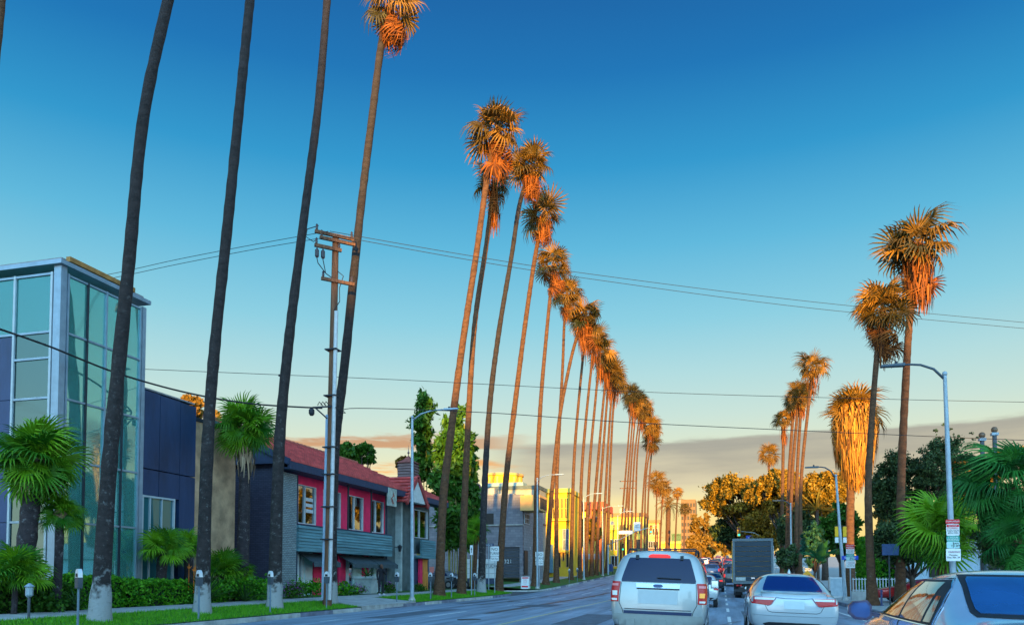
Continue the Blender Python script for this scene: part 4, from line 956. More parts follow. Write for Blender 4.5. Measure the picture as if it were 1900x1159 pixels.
for i, (bx, mx, my, cx, cy_, cr, sk_, lb) in enumerate((
    (1450, 1452, 900, 1454, 778, 22, 45, 'lowest crowned palm, leftmost of the slim right cluster'), (1460, 1464, 880, 1473, 748, 25, 45, 'second palm from the left in the slim right cluster'),
    (1467, 1470, 880, 1483, 728, 27, 48, 'middle palm of the slim right cluster'), (1477, 1479, 880, 1487, 742, 25, 48, 'palm left of the tallest one in the slim right cluster'), (1485, 1487, 880, 1508, 684, 33, 60, 'tallest palm, rightmost of the slim right cluster'))):
    right_palm(bx, 7.0, [(bx+.5, 1000), (mx, my)], (cx, cy_), cr, sk_, lb, 210+i, (8, 5.5), detail=1, grp=grp5)
right_palm(1424, 16, [(1425, 950)], (1427, 838), 17, 34, 'lone small palm crown above the round trees on the right', 220, (6, 5), detail=0, grp=None) if False else None
y = 190; c = V(1427, 843, Y=y)
palm(V(1426, 1000, Y=y), [V(1426, 900, Y=y), c], .25, .2, c, 2.3, 4.2, 'lone small palm crown rising above the round trees on the right', None, 220, detail=0)
# ---- short fan palms near the glass tower and shop
def small_palm(px, py, X, crpx, basepx, label, seed, skpx=0, nf=40, fset=FF, w=18, lo=-55, grp=None, sk_mat=None, Y=None, zsc=1, tm=None):
    c = V(px, py, X=X) if X is not None else V(px, py, Y=Y); sc = (c-Vector((0, 0, CAMZ))).dot(CR @ Vector((0, 0, -1)))/FPX
    b = V(basepx, 1000, Y=c.y); b.z = zg(b.x, b.y)-.1
    return palm(b, [b.lerp(c, .5)+Vector((.03, 0, 0)), c], w*sc/2, w*sc/2*.9, c, crpx*sc, skpx*sc, label, grp, seed, nf=nf, fset=fset, lo=lo, name='fan_palm', sk_mat=sk_mat, flare=1.2, detail=2, tmat=tm)
SG = 'short fan palms planted before the left buildings'
tk_short = trunkmat('short_palm_trunk', (.035, .026, .03), (.35, .35, .36))
small_palm(66, 852, -19.0, 88, 36, 'large short fan palm with a dense round green head at the left edge', 301, 60, 64, w=34, lo=-70, grp=SG, sk_mat=frdp, tm=tk_short)
small_palm(112, 950, -18.8, 47, 106, 'small fan palm with a slim dark stem in front of the glass tower corner', 302, 14, 30, w=16, lo=-45, grp=SG, sk_mat=frdp, tm=tk_short)
small_palm(455, 792, -19.6, 62, 450, 'fan palm with a tan skirt and chequered stem in front of the dark brick gable', 303, 90, 54, w=22, lo=-65, grp=SG, sk_mat=frdp, tm=tk_short)
small_palm(302, 1020, -19.6, 52, 296, 'low fan palm clump at the right foot of the glass tower', 304, 0, 30, w=20, lo=-25, grp=SG, tm=tk_short)
small_palm(350, 1020, -20.0, 44, 349, 'low fan palm in front of the tan wall', 305, 0, 26, w=16, lo=-25, grp=SG, tm=tk_short)
small_palm(412, 1062, -19.6, 50, 412, 'bushy stemless fan palm before the foot of the brick gable', 306, 0, 34, w=10, lo=-15, grp=SG, tm=tk_short)
small_palm(438, 1068, -19.9, 42, 438, 'second bushy stemless fan palm at the foot of the brick gable, further right', 307, 0, 28, w=10, lo=-15, grp=SG, tm=tk_short)
small_palm(28, 1068, -18.6, 70, 28, 'bushy stemless fan palm in the lower left corner', 308, 0, 40, w=10, lo=-15, grp=SG, tm=tk_short)
small_palm(884, 985, -18.5, 32, 878, 'green fan palm behind the palm stems at the side street corner', 309, 20, 30, w=8, lo=-45, grp=SG, Y=58)
RG2 = 'broad fan palms behind the right pavement'
small_palm(1745, 985, 9.4, 85, 1748, 'broad bright green fan palm behind the parking sign lamp post', 311, 0, 46, w=20, lo=-70, grp=RG2)
small_palm(1880, 905, 10.4, 112, 1900, 'big drooping fan palm at the right edge', 312, 0, 46, w=26, lo=-80, grp=RG2, fset=FD)
small_palm(1905, 1010, 9.6, 80, 1915, 'lower drooping fan palm at the right edge under the big one', 313, 0, 30, w=20, lo=-60, grp=RG2, fset=FD)
# ================================================================ TREES AND SHRUBS
barkm = M('bark', (.07, .05, .04), .9, var=.3, scale=4, bump=.4)
def leaf_cards(clumps, n, size, seed, elong=1.6, droop=0.0):
    g = np.random.default_rng(seed); cl = np.array(clumps, dtype=float); w = cl[:, 3]**2; k = g.choice(len(cl), n, p=w/w.sum())
    d = g.normal(size=(n, 3)); d /= np.linalg.norm(d, axis=1, keepdims=True)
    an = g.uniform(.65, 1.45, (len(cl), 3)); an[:, 2] *= .8
    c = cl[k, :3]+d*an[k]*(cl[k, 3]*np.abs(g.normal(.72, .30, n)))[:, None]
    a = g.normal(size=(n, 3)); a[:, 2] -= droop; a /= np.linalg.norm(a, axis=1, keepdims=True)
    b = np.cross(a, g.normal(size=(n, 3))); b /= np.linalg.norm(b, axis=1, keepdims=True)
    s = size*g.uniform(.6, 1.35, n)[:, None]
    v = np.stack([c-a*s*elong*.5, c+b*s*.5, c+a*s*elong*.5, c-b*s*.5], 1)
    return v.reshape(-1, 3), np.arange(n*4).reshape(-1, 4)
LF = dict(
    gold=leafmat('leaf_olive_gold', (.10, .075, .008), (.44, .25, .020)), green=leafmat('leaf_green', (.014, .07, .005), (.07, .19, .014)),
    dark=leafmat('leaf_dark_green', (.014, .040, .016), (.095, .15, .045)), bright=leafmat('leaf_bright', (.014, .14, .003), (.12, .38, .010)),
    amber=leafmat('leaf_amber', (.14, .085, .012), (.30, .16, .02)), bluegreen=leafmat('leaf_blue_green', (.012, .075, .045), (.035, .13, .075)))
def tree(name, base, clumps, n, size, mat, label, seed, trunk_r=.25, group=None, limbs=True, elong=1.6, droop=0, cat='tree'):
    base = Vector(base); t = thing(name, base, label, cat, group); r = random.Random(seed)
    top = Vector(np.mean(np.array(clumps)[:, :3], axis=0)); fork = base.lerp(top, .45)
    m = MB(); m.tube([base-Vector((0, 0, .3)), base.lerp(fork, .5)+Vector((r.uniform(-.1, .1), 0, 0)), fork], [trunk_r*1.3, trunk_r, trunk_r*.8], 8)
    m.build('trunk', barkm, t, smooth=True)
    if limbs:
        m = MB()
        for c in clumps[:14]:
            e = Vector(c[:3]); mid = fork.lerp(e, .5)+Vector((r.uniform(-.3, .3), r.uniform(-.3, .3), -.1*(e-fork).length)); m.tube([fork-Vector((0, 0, .2)), mid, e], [trunk_r*.5, trunk_r*.3, .03], 5)
        m.build('limbs', barkm, t, smooth=True)
    v, f = leaf_cards(clumps, n, size, seed, elong, droop); raw('crown', v-np.array(base), f, mat, t)
    return t
def blob(px, py, rx, ry, Y, n, seed, rc=.35, depth=1.0, X=None):
    """clumps filling an ellipse seen at pixel (px, py), given distance; radii in metres from pixel radii"""
    c = V(px, py, Y=Y); e = V(px+rx, py, Y=Y); u = V(px, py-ry, Y=Y); a, b = abs(e.x-c.x), abs(u.z-c.z); r = random.Random(seed); out = []
    for i in range(n):
        while True:
            q = Vector((r.uniform(-1, 1), r.uniform(-1, 1), r.uniform(-1, 1)))
            if q.length < 1: break
        if q.length < .55: q = q.normalized()*r.uniform(.55, 1)
        out.append((c.x+q.x*a*(1-rc*.5), c.y+q.y*a*depth, c.z+q.z*b*(1-rc*.5), min(a, b)*rc*r.uniform(.7, 1.3)))
    return out
def gtree(name, px, py, rx, ry, Y, nc, nl, size, mat, label, seed, basepx=None, rc=.35, tr=.25, depth=1.0, extra=None, **k):
    nc = int(nc*2.2); rc *= .66
    cl = blob(px, py, rx, ry, Y, nc, seed, rc, depth)
    for e in (extra or []): cl += blob(*e[:4], Y, e[4], seed+7, rc, depth)
    b = V(basepx or px, 1000, Y=Y); b.z = zg(b.x, b.y)
    return tree(name, b, cl, nl, size, LF[mat], label, seed, tr, **k)
# round golden trees down the right side
gtree('shade_tree', 1372, 925, 80, 42, 118, 64, 38000, .25, 'gold', 'wide golden shade tree arching over the traffic, leftmost of the round trees on the right', 401, 1402, .30, .45, .8, extra=[(1320, 930, 30, 16, 8)])
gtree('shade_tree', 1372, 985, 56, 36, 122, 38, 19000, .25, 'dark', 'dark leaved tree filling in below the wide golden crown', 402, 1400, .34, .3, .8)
gtree('shade_tree', 1452, 915, 70, 44, 105, 60, 32000, .24, 'gold', 'golden shade tree behind the slim palm cluster', 403, 1455, .30, .4, .8)
gtree('shade_tree', 1420, 985, 50, 40, 112, 38, 18000, .25, 'gold', 'low golden tree behind the box truck', 404, 1420, .34, .3, .8)
gtree('shade_tree', 1532, 915, 50, 48, 88, 48, 24000, .20, 'gold', 'golden brown tree left of the huge skirted palm', 405, 1530, .30, .3, .8)
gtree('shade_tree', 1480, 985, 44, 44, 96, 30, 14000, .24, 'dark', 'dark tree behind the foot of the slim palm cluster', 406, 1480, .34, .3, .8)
# amber trees at the end of the street
for i, (px, py, rx, ry, Y, mt, lb) in enumerate(((1300, 985, 22, 42, 210, 'amber', 'tall amber tree at the far end of the street, left of the traffic'), (1322, 1000, 18, 28, 260, 'amber', 'amber tree straight above the far traffic'), (1345, 1008, 18, 22, 230, 'gold', 'small golden tree left of the box truck top'),
        (1285, 1012, 12, 22, 190, 'amber', 'small amber tree right of the silver roof rack'), (1368, 1020, 14, 18, 180, 'amber', 'amber shrub tree behind the top of the box truck'), (1310, 1025, 16, 14, 240, 'amber', 'lowest amber tree at the vanishing point'))):
    gtree('street_tree', px, py, rx, ry, Y, 16, 2600, .6, mt, lb, 420+i, rc=.4, tr=.2)
# small trees on the left in front of the far shops
for i, (px, py, rx, ry, X, lb) in enumerate(((1076, 985, 16, 28, -18, 'leafy street tree behind the palm stems before the red roofed hall, left one'), (1100, 985, 18, 26, -18, 'leafy street tree behind the palm stems before the red roofed hall, right one'))):
    gtree('street_tree', px, py, rx, ry, YX(px, -18), 16, 2600, .3, 'gold', lb, 430+i, rc=.4, tr=.12)
# bamboo columns and round tree by the shop house
def bamboo(px, top, bot, w, Y, label, seed, n=5200):
    r = random.Random(seed); cl = []; k = 16
    for i in range(k):
        f = i/(k-1); y = top+(bot-top)*f; c = V(px+r.uniform(-.22, .22)*w+math.sin(f*5+seed)*w*.12, y, Y=Y); rr = abs(V(px+w/2, y, Y=Y).x-V(px, y, Y=Y).x)
        cl.append((c.x, c.y+r.uniform(-.5, .5), c.z, rr*(.55 if f < .1 else .85)*r.uniform(.75, 1.1)))
    b = V(px, 1000, Y=Y); b.z = zg(b.x, b.y); t = thing('bamboo_clump', b, label, 'bamboo', 'bamboo clumps beside the shop house')
    m = MB()
    for i in range(6):
        dx, dy = r.uniform(-.4, .4), r.uniform(-.4, .4); tp = V(px+r.uniform(-.2, .2)*w, top+20, Y=Y); m.tube([b+Vector((dx, dy, -.2)), b.lerp(tp, .5)+Vector((dx*1.2, dy, 0)), tp], [.05, .045, .015], 5)
    m.build('canes', M('bamboo_cane', (.22, .20, .05), .5, var=.2), t)
    v, f = leaf_cards(cl, n, .21, seed, 2.6, .5); raw('foliage', v-np.array(b), f, LF['green'], t)
bamboo(783, 735, 880, 34, 60.5, 'tallest narrow bamboo column rising behind the cupola', 441)
bamboo(832, 785, 1000, 44, 59, 'broad bamboo clump right of the shop house', 442, 8000)
bamboo(857, 765, 1000, 34, 60.5, 'bamboo column with a sunlit tip right of the broad clump', 443, 6500)
bamboo(874, 820, 985, 26, 62, 'short bamboo column at the right side of the clump', 444, 4200)
gtree('round_tree', 662, 842, 36, 26, 62, 16, 5000, .30, 'green', 'round green tree top showing over the tiled roof', 445, rc=.4, tr=.2)
gtree('round_tree', 748, 858, 14, 12, 62, 8, 900, .24, 'amber', 'sparse amber tree tip left of the cupola', 446, rc=.45, tr=.1)
gtree('round_tree', 352, 757, 22, 22, 70, 10, 1800, .42, 'amber', 'amber tree tops glowing behind the tan stucco wall', 447, rc=.45, tr=.2, extra=[(396, 770, 14, 16, 5)])
# dark garden trees on the right
gtree('garden_tree', 1672, 905, 62, 72, 60, 70, 26000, .12, 'dark', 'dark dense tree between the two tall right palms', 451, 1690, .30, .2, .8)
gtree('garden_tree', 1752, 868, 62, 62, 58, 60, 17000, .10, 'dark', 'airy dark tree with hanging twigs behind the right lamp post', 452, 1740, .26, .2, .8, extra=[(1750, 800, 26, 20, 8), (1800, 815, 26, 18, 8)])
gtree('garden_tree', 1800, 905, 56, 66, 85, 44, 13000, .24, 'amber', 'amber lit tree behind the two globe topped posts', 453, 1800, .32, .2, .8, extra=[(1870, 850, 36, 26, 10)])
gtree('garden_tree', 1650, 940, 30, 60, 85, 24, 6500, .24, 'amber', 'amber foliage glowing through between the right palm stems', 454, 1650, .34, .2, .8)
gtree('garden_tree', 1690, 1000, 80, 50, 42, 60, 20000, .11, 'dark', 'dark garden shrubs behind the white picket fence', 455, 1690, .3, .15, .5)
gtree('garden_tree', 1870, 980, 70, 80, 34, 50, 15000, .11, 'dark', 'dark tree mass behind the fan palms at the right edge', 456, 1870, .3, .2, .6)
gtree('garden_tree', 1560, 985, 40, 56, 66, 30, 8000, .22, 'green', 'dark green tree behind the yellow banner pole', 457, 1560, .32, .2, .7)
gtree('garden_tree', 1510, 1010, 26, 44, 62, 22, 5200, .2, 'bluegreen', 'blue green banana like shrub left of the clipped hedge', 458, 1512, .34, .1, .7)
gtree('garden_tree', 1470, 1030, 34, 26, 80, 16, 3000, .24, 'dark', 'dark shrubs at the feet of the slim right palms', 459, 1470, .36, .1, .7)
# banana leaves and a spiky yucca lit by the sun
def blades(name, base, n, L, w, mat, label, cat, seed, up=(20, 80), bend=.5, group=None, kind=None, part='leaf'):
    base = Vector(base); t = thing(name, base, label, cat, group); r = random.Random(seed)
    protos = []
    for k in range(3):
        m = MB(); b = bend*(.7+.3*k); P_ = [(L*f, w*.5*math.sin(PI*min(1, .12+f*.88))**.7, L*(-b*f*f*.7)) for f in (0, .25, .5, .75, 1)]
        vs = []
        for x, hw, z in P_: vs += [(x, -hw, z+hw*.35), (x, 0, z), (x, hw, z+hw*.35)]
        m.add(vs, [q for i in range(4) for q in ((i*3, i*3+1, i*3+4, i*3+3), (i*3+1, i*3+2, i*3+5, i*3+4))])
        me = bpy.data.meshes.new(part); me.from_pydata(m.v, [], m.f); me.materials.append(mat); protos.append(me)
    for i in range(n): inst(part, protos[i % 3], t, (r.uniform(-.06, .06)*L, r.uniform(-.06, .06)*L, 0), (r.uniform(-.3, .3), -R(r.uniform(*up)), i*2.4+r.uniform(-.3, .3)), r.uniform(.7, 1.1))
    return t
bl_b = leafmat('broad_leaf', (.012, .10, .035), (.04, .17, .05), isl=False); bl_y = leafmat('yucca_leaf', (.16, .13, .02), (.26, .19, .03), isl=False); bl_g = leafmat('strap_leaf', (.02, .07, .012), (.05, .12, .02), isl=False)
bl_a = leafmat('agave_leaf', (.10, .18, .16), (.16, .25, .21), isl=False)
c = V(1522, 1002, Y=56); blades('banana_plant', (c.x, c.y, c.z-1.4), 16, 1.7, .42, bl_b, 'banana plant with wide arching leaves left of the clipped hedge', 'plant', 1, (35, 80), .8)
c = V(1516, 945, Y=86); t = blades('yucca_tree', (c.x, c.y, c.z), 34, 2.6, .30, bl_y, 'spiky yellow lit yucca head among the golden trees', 'plant', 2, (-10, 85), .25)
MB().tube([(c.x, c.y, prof(86)), (c.x, c.y, c.z)], .16, 6).build('stem', barkm, t)
bp = blades('bird_of_paradise', (-18.9, 25.3, zg(-18.9, 25)), 52, 1.5, .09, bl_g, 'clump of strap leaves with small orange flowers right of the glass tower', 'plant', 3, (30, 85), .5)
fm = M('orange_flower', (.8, .22, .02), .6, var=.1)
for k in range(5):
    x, y, z = -18.6+random.uniform(-.6, .5), 25.3+random.uniform(-.8, .9), zg(-19, 25)+1.35+random.uniform(-.15, .2)
    MB().add([(x, y-.05, z), (x, y+.05, z), (x+.02, y+.16, z+.12), (x, y, z+.2), (x+.02, y-.14, z+.1)], [(0, 1, 2), (0, 1, 3), (0, 1, 4)]).bar((x, y, z-.8), (x, y, z), .015).build('flower', fm, bp)
blades('strap_plant', (-18.7, 27.6, zg(-18.7, 27)), 40, 1.2, .06, bl_g, 'grassy strap leaved plant behind the second palm foot', 'plant', 4, (25, 85), .7)
blades('strap_plant', (-18.6, 22.2-3.2, zg(-18.6, 19)), 30, .8, .07, bl_g, 'strap leaved plant beside the small fan palm stem', 'plant', 5, (25, 85), .5)
c = V(680, 1078, X=-19.6); blades('spiky_plant', (c.x, c.y, zg(-19.6, c.y)+.95), 18, .8, .10, bl_g, 'spiky plant growing in the pale planter tub', 'plant', 6, (20, 80), .6)
c = V(681, 1092, X=-19.3)
for k, px in enumerate((677,)):
    y = YX(px, -19.3)-2.2; blades('agave', (-19.3, y, zg(-19.3, y)), 16, .95, .16, bl_a, 'grey green agave left of the standing person', 'plant', 7, (25, 85), .25)
# hedges and low shrubs
def hedge(name, x0, x1, y0, y1, h, n, size, mat, label, seed, cat='hedge', group=None, z=None, rnd=.25):
    b = Vector(((x0+x1)/2, (y0+y1)/2, z if z is not None else zg((x0+x1)/2, (y0+y1)/2))); t = thing(name, b, label, cat, group); g = np.random.default_rng(seed)
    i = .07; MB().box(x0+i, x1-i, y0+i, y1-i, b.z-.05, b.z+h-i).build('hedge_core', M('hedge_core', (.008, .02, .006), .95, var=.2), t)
    c = []; dims = (x1-x0, y1-y0, h); 
    a = np.array([dims[1]*dims[2], dims[0]*dims[2], dims[0]*dims[1]*1.2]); k = g.choice(3, n, p=a/a.sum()); u = g.uniform(-.5, .5, (n, 3))
    for ax in range(3): sel = k == ax; u[sel, ax] = np.where(ax == 2, .5, np.sign(u[sel, ax])*.5)
    p = u*np.array(dims); p[:, 2] += h/2; p += g.normal(0, .035+size*.15, (n, 3))
    wob = .06*np.sin(p[:, 1]*4+seed)*np.cos(p[:, 0]*5); p[:, 2] = np.maximum(p[:, 2]+wob, .02)
    d = g.normal(size=(n, 3)); d /= np.linalg.norm(d, axis=1, keepdims=True); e = np.cross(d, g.normal(size=(n, 3))); e /= np.linalg.norm(e, axis=1, keepdims=True)
    s = size*g.uniform(.6, 1.3, n)[:, None]; v = np.stack([p-d*s*.8, p+e*s*.45, p+d*s*.8, p-e*s*.45], 1)
    raw('foliage', v.reshape(-1, 3), np.arange(n*4).reshape(-1, 4), mat, t); return t
HG = 'clipped hedges along the left footpath'
hedge('clipped_hedge', -20.3, -19.2, 19.6, 21.6, .95, 5000, .075, LF['bright'], 'clipped green hedge under the left half of the glass tower', 501, group=HG)
hedge('clipped_hedge', -20.2, -19.1, 21.8, 24.6, .80, 7000, .075, LF['bright'], 'long clipped green hedge under the right half of the glass tower', 502, group=HG)
hedge('clipped_hedge', -19.9, -19.0, 24.9, 26.6, .62, 4000, .075, LF['bright'], 'lower clipped hedge before the blue wing', 503, group=HG)
hedge('clipped_hedge', -20.2, -19.1, 16.4, 19.3, .75, 6000, .08, LF['green'], 'dark hedge at the lower left corner under the fan palm', 504, group=HG)
hedge('clipped_hedge', 10.2, 11.6, 60, 66, 3.9, 12000, .16, LF['bright'], 'tall square clipped hedge lit bright green behind the right pavement', 505)
SH = 'low shrubs at the foot of the left buildings'
def shrub(px, py, X, r, h, n, size, mat, label, seed, flowers=None):
    y = YX(px, X); z = zg(X, y); cl = [(X+random.uniform(-.4, .4)*r, y+random.uniform(-.6, .6)*r, z+h*random.uniform(.25, .75), r*.5) for _ in range(8)]
    b = Vector((X, y, z)); t = thing('shrub', b, label, 'shrub', SH); v, f = leaf_cards(cl, n, size, seed); raw('foliage', v-np.array(b), f, LF[mat], t)
    if flowers:
        v, f = leaf_cards([(a, b_, c_+.08, d*1.05) for a, b_, c_, d in cl], 260, .06, seed+1, 1); raw('flowers', v-np.array(b), f, flowers, t, kind='stuff')
purple = leafmat('purple_petal', (.28, .03, .30), (.42, .06, .42))
shrub(425, 1092, -19.2, .9, .9, 1600, .09, 'bright', 'rounded bright shrub at the foot of the brick gable, left one', 511)
shrub(472, 1090, -19.2, .9, .9, 1600, .09, 'bright', 'rounded bright shrub at the foot of the brick gable, right one', 512)
shrub(548, 1098, -19.2, .8, .6, 900, .07, 'green', 'low shrub with purple flowers right of the third palm foot', 513, purple)
shrub(572, 1093, -19.4, .9, .9, 1400, .08, 'bright', 'leafy shrub under the first awning', 514)
shrub(640, 1095, -19.3, .7, .7, 1200, .08, 'bright', 'leafy shrub right of the utility pole under the second awning', 515)
shrub(665, 1098, -19.2, .5, .5, 600, .06, 'green', 'small purple flowered shrub left of the agave', 516, purple)
shrub(722, 1094, -19.4, .6, .7, 800, .07, 'green', 'purple flowered shrub right of the standing person', 517, purple)
shrub(780, 1095, -19.4, .5, .5, 600, .07, 'green', 'small green shrub left of the orange door', 518)
shrub(90, 1118, -18.9, .8, .5, 1000, .08, 'green', 'low trailing shrub beside the small garden lamp', 519)
shrub(250, 1010-0, -19.4, .1, .1, 10, .05, 'green', 'tiny seedling at the hedge foot', 520) if False else None
# ================================================================ STREET FURNITURE
polem = M('pole_grey_blue', (.30, .38, .44), .5, .25, var=.12, scale=4)
poled = M('pole_dark', (.06, .08, .10), .5, .2, var=.12)
woodp = M('creosote_wood', (.16, .075, .04), .9, var=.35, scale=3, stretch=(4, 4, .4), bump=.4)
conduit = M('conduit_grey', (.48, .50, .52), .5, .2, var=.12)
insm = M('insulator', (.05, .04, .05), .3, var=0)
wirem = M('cable', (.015, .015, .018), .7, var=0)
signw = M('sign_white', (.70, .72, .72), .5, var=.05); signr = M('sign_red', (.62, .02, .035), .5, var=.08); signg = M('sign_green', (.05, .34, .28), .5, var=.08); signbl = M('sign_blue', (.02, .06, .42), .5, var=.05)
signk = M('sign_black', (.015, .015, .02), .5, var=0); signm = M('sign_maroon', (.28, .02, .08), .5, var=0); signpg = M('sign_pale_green', (.40, .62, .60), .5, var=.05)
FWD = CR @ Vector((0, 0, -1))
def VZ(px, py, Z): return Vector((0, 0, CAMZ))+ray(px, py)*Z
def ZOF(px, X): return (V(px, 1060, X=X)-Vector((0, 0, CAMZ))).dot(FWD)
# parking meters
def meter(base):
    t = thing('parking_meter', (0, 0, 0), None, None)
    MB().lathe([(.055, -.1), (.055, .02), (.030, .03), (.028, .98)], n=8).build('pole', M('meter_pole', (.13, .19, .24), .5, .2, var=.1), t)
    MB().prism([(-.085, .98), (.085, .98), (.10, 1.12), (.10, 1.24), (-.10, 1.24), (-.10, 1.12)], -.055, .055).build('housing', poled, t)
    MB().prism([(-.098, 1.242), (.098, 1.242), (.085, 1.36), (.05, 1.43), (0, 1.45), (-.05, 1.43), (-.085, 1.36)], -.05, .05).build('dome', M('meter_cap', (.62, .66, .70), .35, .2, var=.05), t)
    MB().prism([(-.06, 1.255), (.06, 1.255), (.05, 1.34), (-.05, 1.34)], -.056, -.0505).build('display', signk, t)
    return t
mt0 = meter(0)
for i, (px, lb) in enumerate(((148, 'parking meter left of the first white footed palm'), (371, 'parking meter in front of the second white footed palm'), (503, 'parking meter at the left side of the third palm'), (607, 'parking meter in front of the wooden utility pole'),
        (737, 'parking meter left of the pale street lamp post'), (799, 'parking meter before the orange door, under a red tag sign'), (838, 'parking meter between the palms right of the orange door'), (881, 'parking meter left of the no turns sign'), (1056, 'parking meter beyond the side street, left one of two'), (1071, 'parking meter beyond the side street, right one of two'))):
    o = mt0 if i == 0 else copy_tree(mt0); y = YX(px, -15.0); o.location = (-15.0, y, zg(-15, y)); o.rotation_euler.z = R(random.uniform(-25, 10))
    props(o, lb, 'parking meter', 'parking meters on the left verge')
# garden path light
y = YX(57, -16.9); t = thing('garden_light', (-16.9, y, zg(-16.9, y)), 'small garden light on a post in the lower left corner', 'lamp')
MB().lathe([(.035, -.1), (.035, .55)], (-16.9, y, zg(-16.9, y)), 6).build('post', poled, t); MB().lathe([(.05, .552), (.09, .6), (.09, .8), (.12, .82), (.03, .9)], (-16.9, y, zg(-16.9, y)), 8).build('lamp_head', polem, t)
# ---- street lamps
def lamp(px, X, toppy, armpx, label, grp, lean=0.0, topx=None, head=.62, mat=None, side=1):
    y = YX(px, X); Z = ZOF(px, X); b = Vector((X, y, zg(X, y))); top = V(topx or px, toppy, Y=y); mat = mat or polem
    t = thing('street_lamp', b, label, 'street lamp', grp)
    MB().tube([b-Vector((0, 0, .2)), b+Vector((0, 0, .5)), b.lerp(top, .5), top], [.115, .105, .085, .06], 10).build('pole', mat, t, smooth=50)
    MB().lathe([(.20, -.1), (.20, .06), (.16, .10), (.12, .22)], b, 8).build('base', conc, t)
    MB().sphere(top+Vector((0, 0, .07)), .085, 8).build('finial', mat, t, smooth=True)
    e = V(armpx[0], armpx[1], Y=y); d = e-top; arm = [top+Vector((0, 0, -.12)), top+Vector((d.x*.25, 0, d.z*.55)), top+Vector((d.x*.55, 0, d.z*.92)), top+Vector((d.x*.78, 0, d.z)), e]
    MB().tube(arm, [.045, .042, .038, .034, .032], 6).build('arm', poled if side < 0 else mat, t, smooth=True)
    s = 1 if d.x > 0 else -1; L = head
    h = MB(); h.hexa([e+Vector(p) for p in ((-s*.1, -.13, -.045), (s*L, -.11, -.035), (s*L, .11, -.035), (-s*.1, .13, -.045), (-s*.1, -.11, .05), (s*L, -.09, .03), (s*L, .09, .03), (-s*.1, .11, .05))])
    ho = h.build('lamp_head', poled if side < 0 else mat, t); MB().box(e.x-.04+s*.15, e.x+.04+s*.15, e.y-.04, e.y+.04, e.z+.05, e.z+.13).build('sensor', dark, ho)
    return t
LG = 'street lamps on the left verge'
lamp(765, -15.1, 776, (828, 759), 'pale street lamp standing before the cupola of the shop house', LG)
lamp(997, -15.1, 889, (1033, 880), 'dark armed street lamp past the side street by the sandwich board', LG)
lamp(1083, -15.1, 924, (1108, 915), 'street lamp with a sunlit arm before the red roofed hall', LG)
lamp(1118, -15.1, 942, (1148, 938), 'sunlit street lamp at the last palm of the near left row', LG)
lamp(1146, -15.1, 957, (1166, 948), 'distant street lamp on the left among the slim far palms', LG)
RL = 'street lamps on the right pavement'
lamp(1768, 7.2, 697, (1672, 677), 'tall dark armed street lamp on the right carrying the parking signs', RL, topx=1753, side=-1)
lamp(1566, 6.6, 884, (1515, 866), 'street lamp with yellow banners before the huge skirted palm', RL, topx=1551, side=-1)
lamp(1467, 6.5, 935, (1446, 928), 'slim street lamp at the foot of the slim right palm cluster', RL, side=-1)
# yellow banners
y = YX(1561, 6.6); b = V(1561, 990, Y=y)
for px0, px1, lb in ((1549, 1556, 'left one of the two yellow and white banners on the right lamp post'), (1564, 1571, 'right one of the two yellow and white banners on the right lamp post')):
    a, c = V(px0, 976, Y=y-.02), V(px1, 1006, Y=y); t = thing('banner', ((a.x+c.x)/2, y, c.z), lb, 'banner', 'banners on the right lamp post'); m = a.z-(a.z-c.z)*.62
    MB().box(a.x, c.x, y-.015, y+.015, m, a.z).build('yellow_cloth', M('banner_yellow', (.75, .42, .02), .8, var=.1), t); MB().box(a.x, c.x, y-.014, y+.014, c.z, m-.05).build('white_cloth', signw, t)
    MB().box(min(a.x, b.x), max(c.x, b.x), y-.02, y+.02, a.z, a.z+.04).build('bracket', dark, t)
# globe topped posts
for px, py, lb in ((1822, 807, 'left of two dark posts topped with a globe, right of the dark tree'), (1845, 797, 'right and taller looking of two dark posts topped with a globe')):
    c = V(px, py, Y=46); b = Vector((c.x, 46, zg(c.x, 46))); t = thing('globe_post', b, lb, 'lamp post', 'globe posts in the right garden')
    MB().tube([b-Vector((0, 0, .2)), Vector((c.x, 46, c.z-.3))], [.14, .11], 8).build('post', poled, t); MB().box(c.x-.16, c.x+.16, 45.84, 46.16, c.z-.298, c.z-.16).build('collar', polem, t); MB().sphere(c, .17, 10).build('globe', M('globe_brown', (.16, .09, .05), .35, var=.1), t, smooth=True)
# ---- utility pole, arms, conduit
UX = -15.5; uy = YX(608, UX); ub = Vector((UX, uy, zg(UX, uy))); ut = V(623, 436, Y=uy); uz = ZOF(608, UX)
t = thing('utility_pole', ub, 'tall leaning wooden utility pole with crossarms and a grey conduit up its lower half', 'utility pole')
UP = lambda py: ub.lerp(ut, (V(615, py, Y=uy).z-ub.z)/(ut.z-ub.z))
MB().tube([ub-Vector((0, 0, .3)), ub.lerp(ut, .5), ut], [.19, .165, .13], 10).build('pole', woodp, t, smooth=50)
cdp = [UP(py)+Vector((.17, -.12, 0)) for py in (1112, 960, 860, 580)]
MB().tube(cdp, .085, 8).build('conduit', conduit, t, smooth=50)
cdp = [UP(py)+Vector((-.13, -.15, 0)) for py in (1112, 900, 770)]
MB().tube(cdp, .055, 6).build('conduit', M('conduit_blue', (.25, .36, .48), .5, .2, var=.1), t, smooth=50)
for py in (1000, 940, 880, 830, 735, 650): p = UP(py); MB().box(p.x-.25, p.x+.27, p.y-.26, p.y+.2, p.z-.025, p.z+.025).build('strap', dark, t)
AX = Vector((.78, .62, -.05)).normalized()
def arm(py, l0, l1, off=0): p = UP(py)+Vector((0, -.2, off)); return MB().bar(p-AX*l0, p+AX*l1, .11, .13).build('crossarm', woodp, t), p
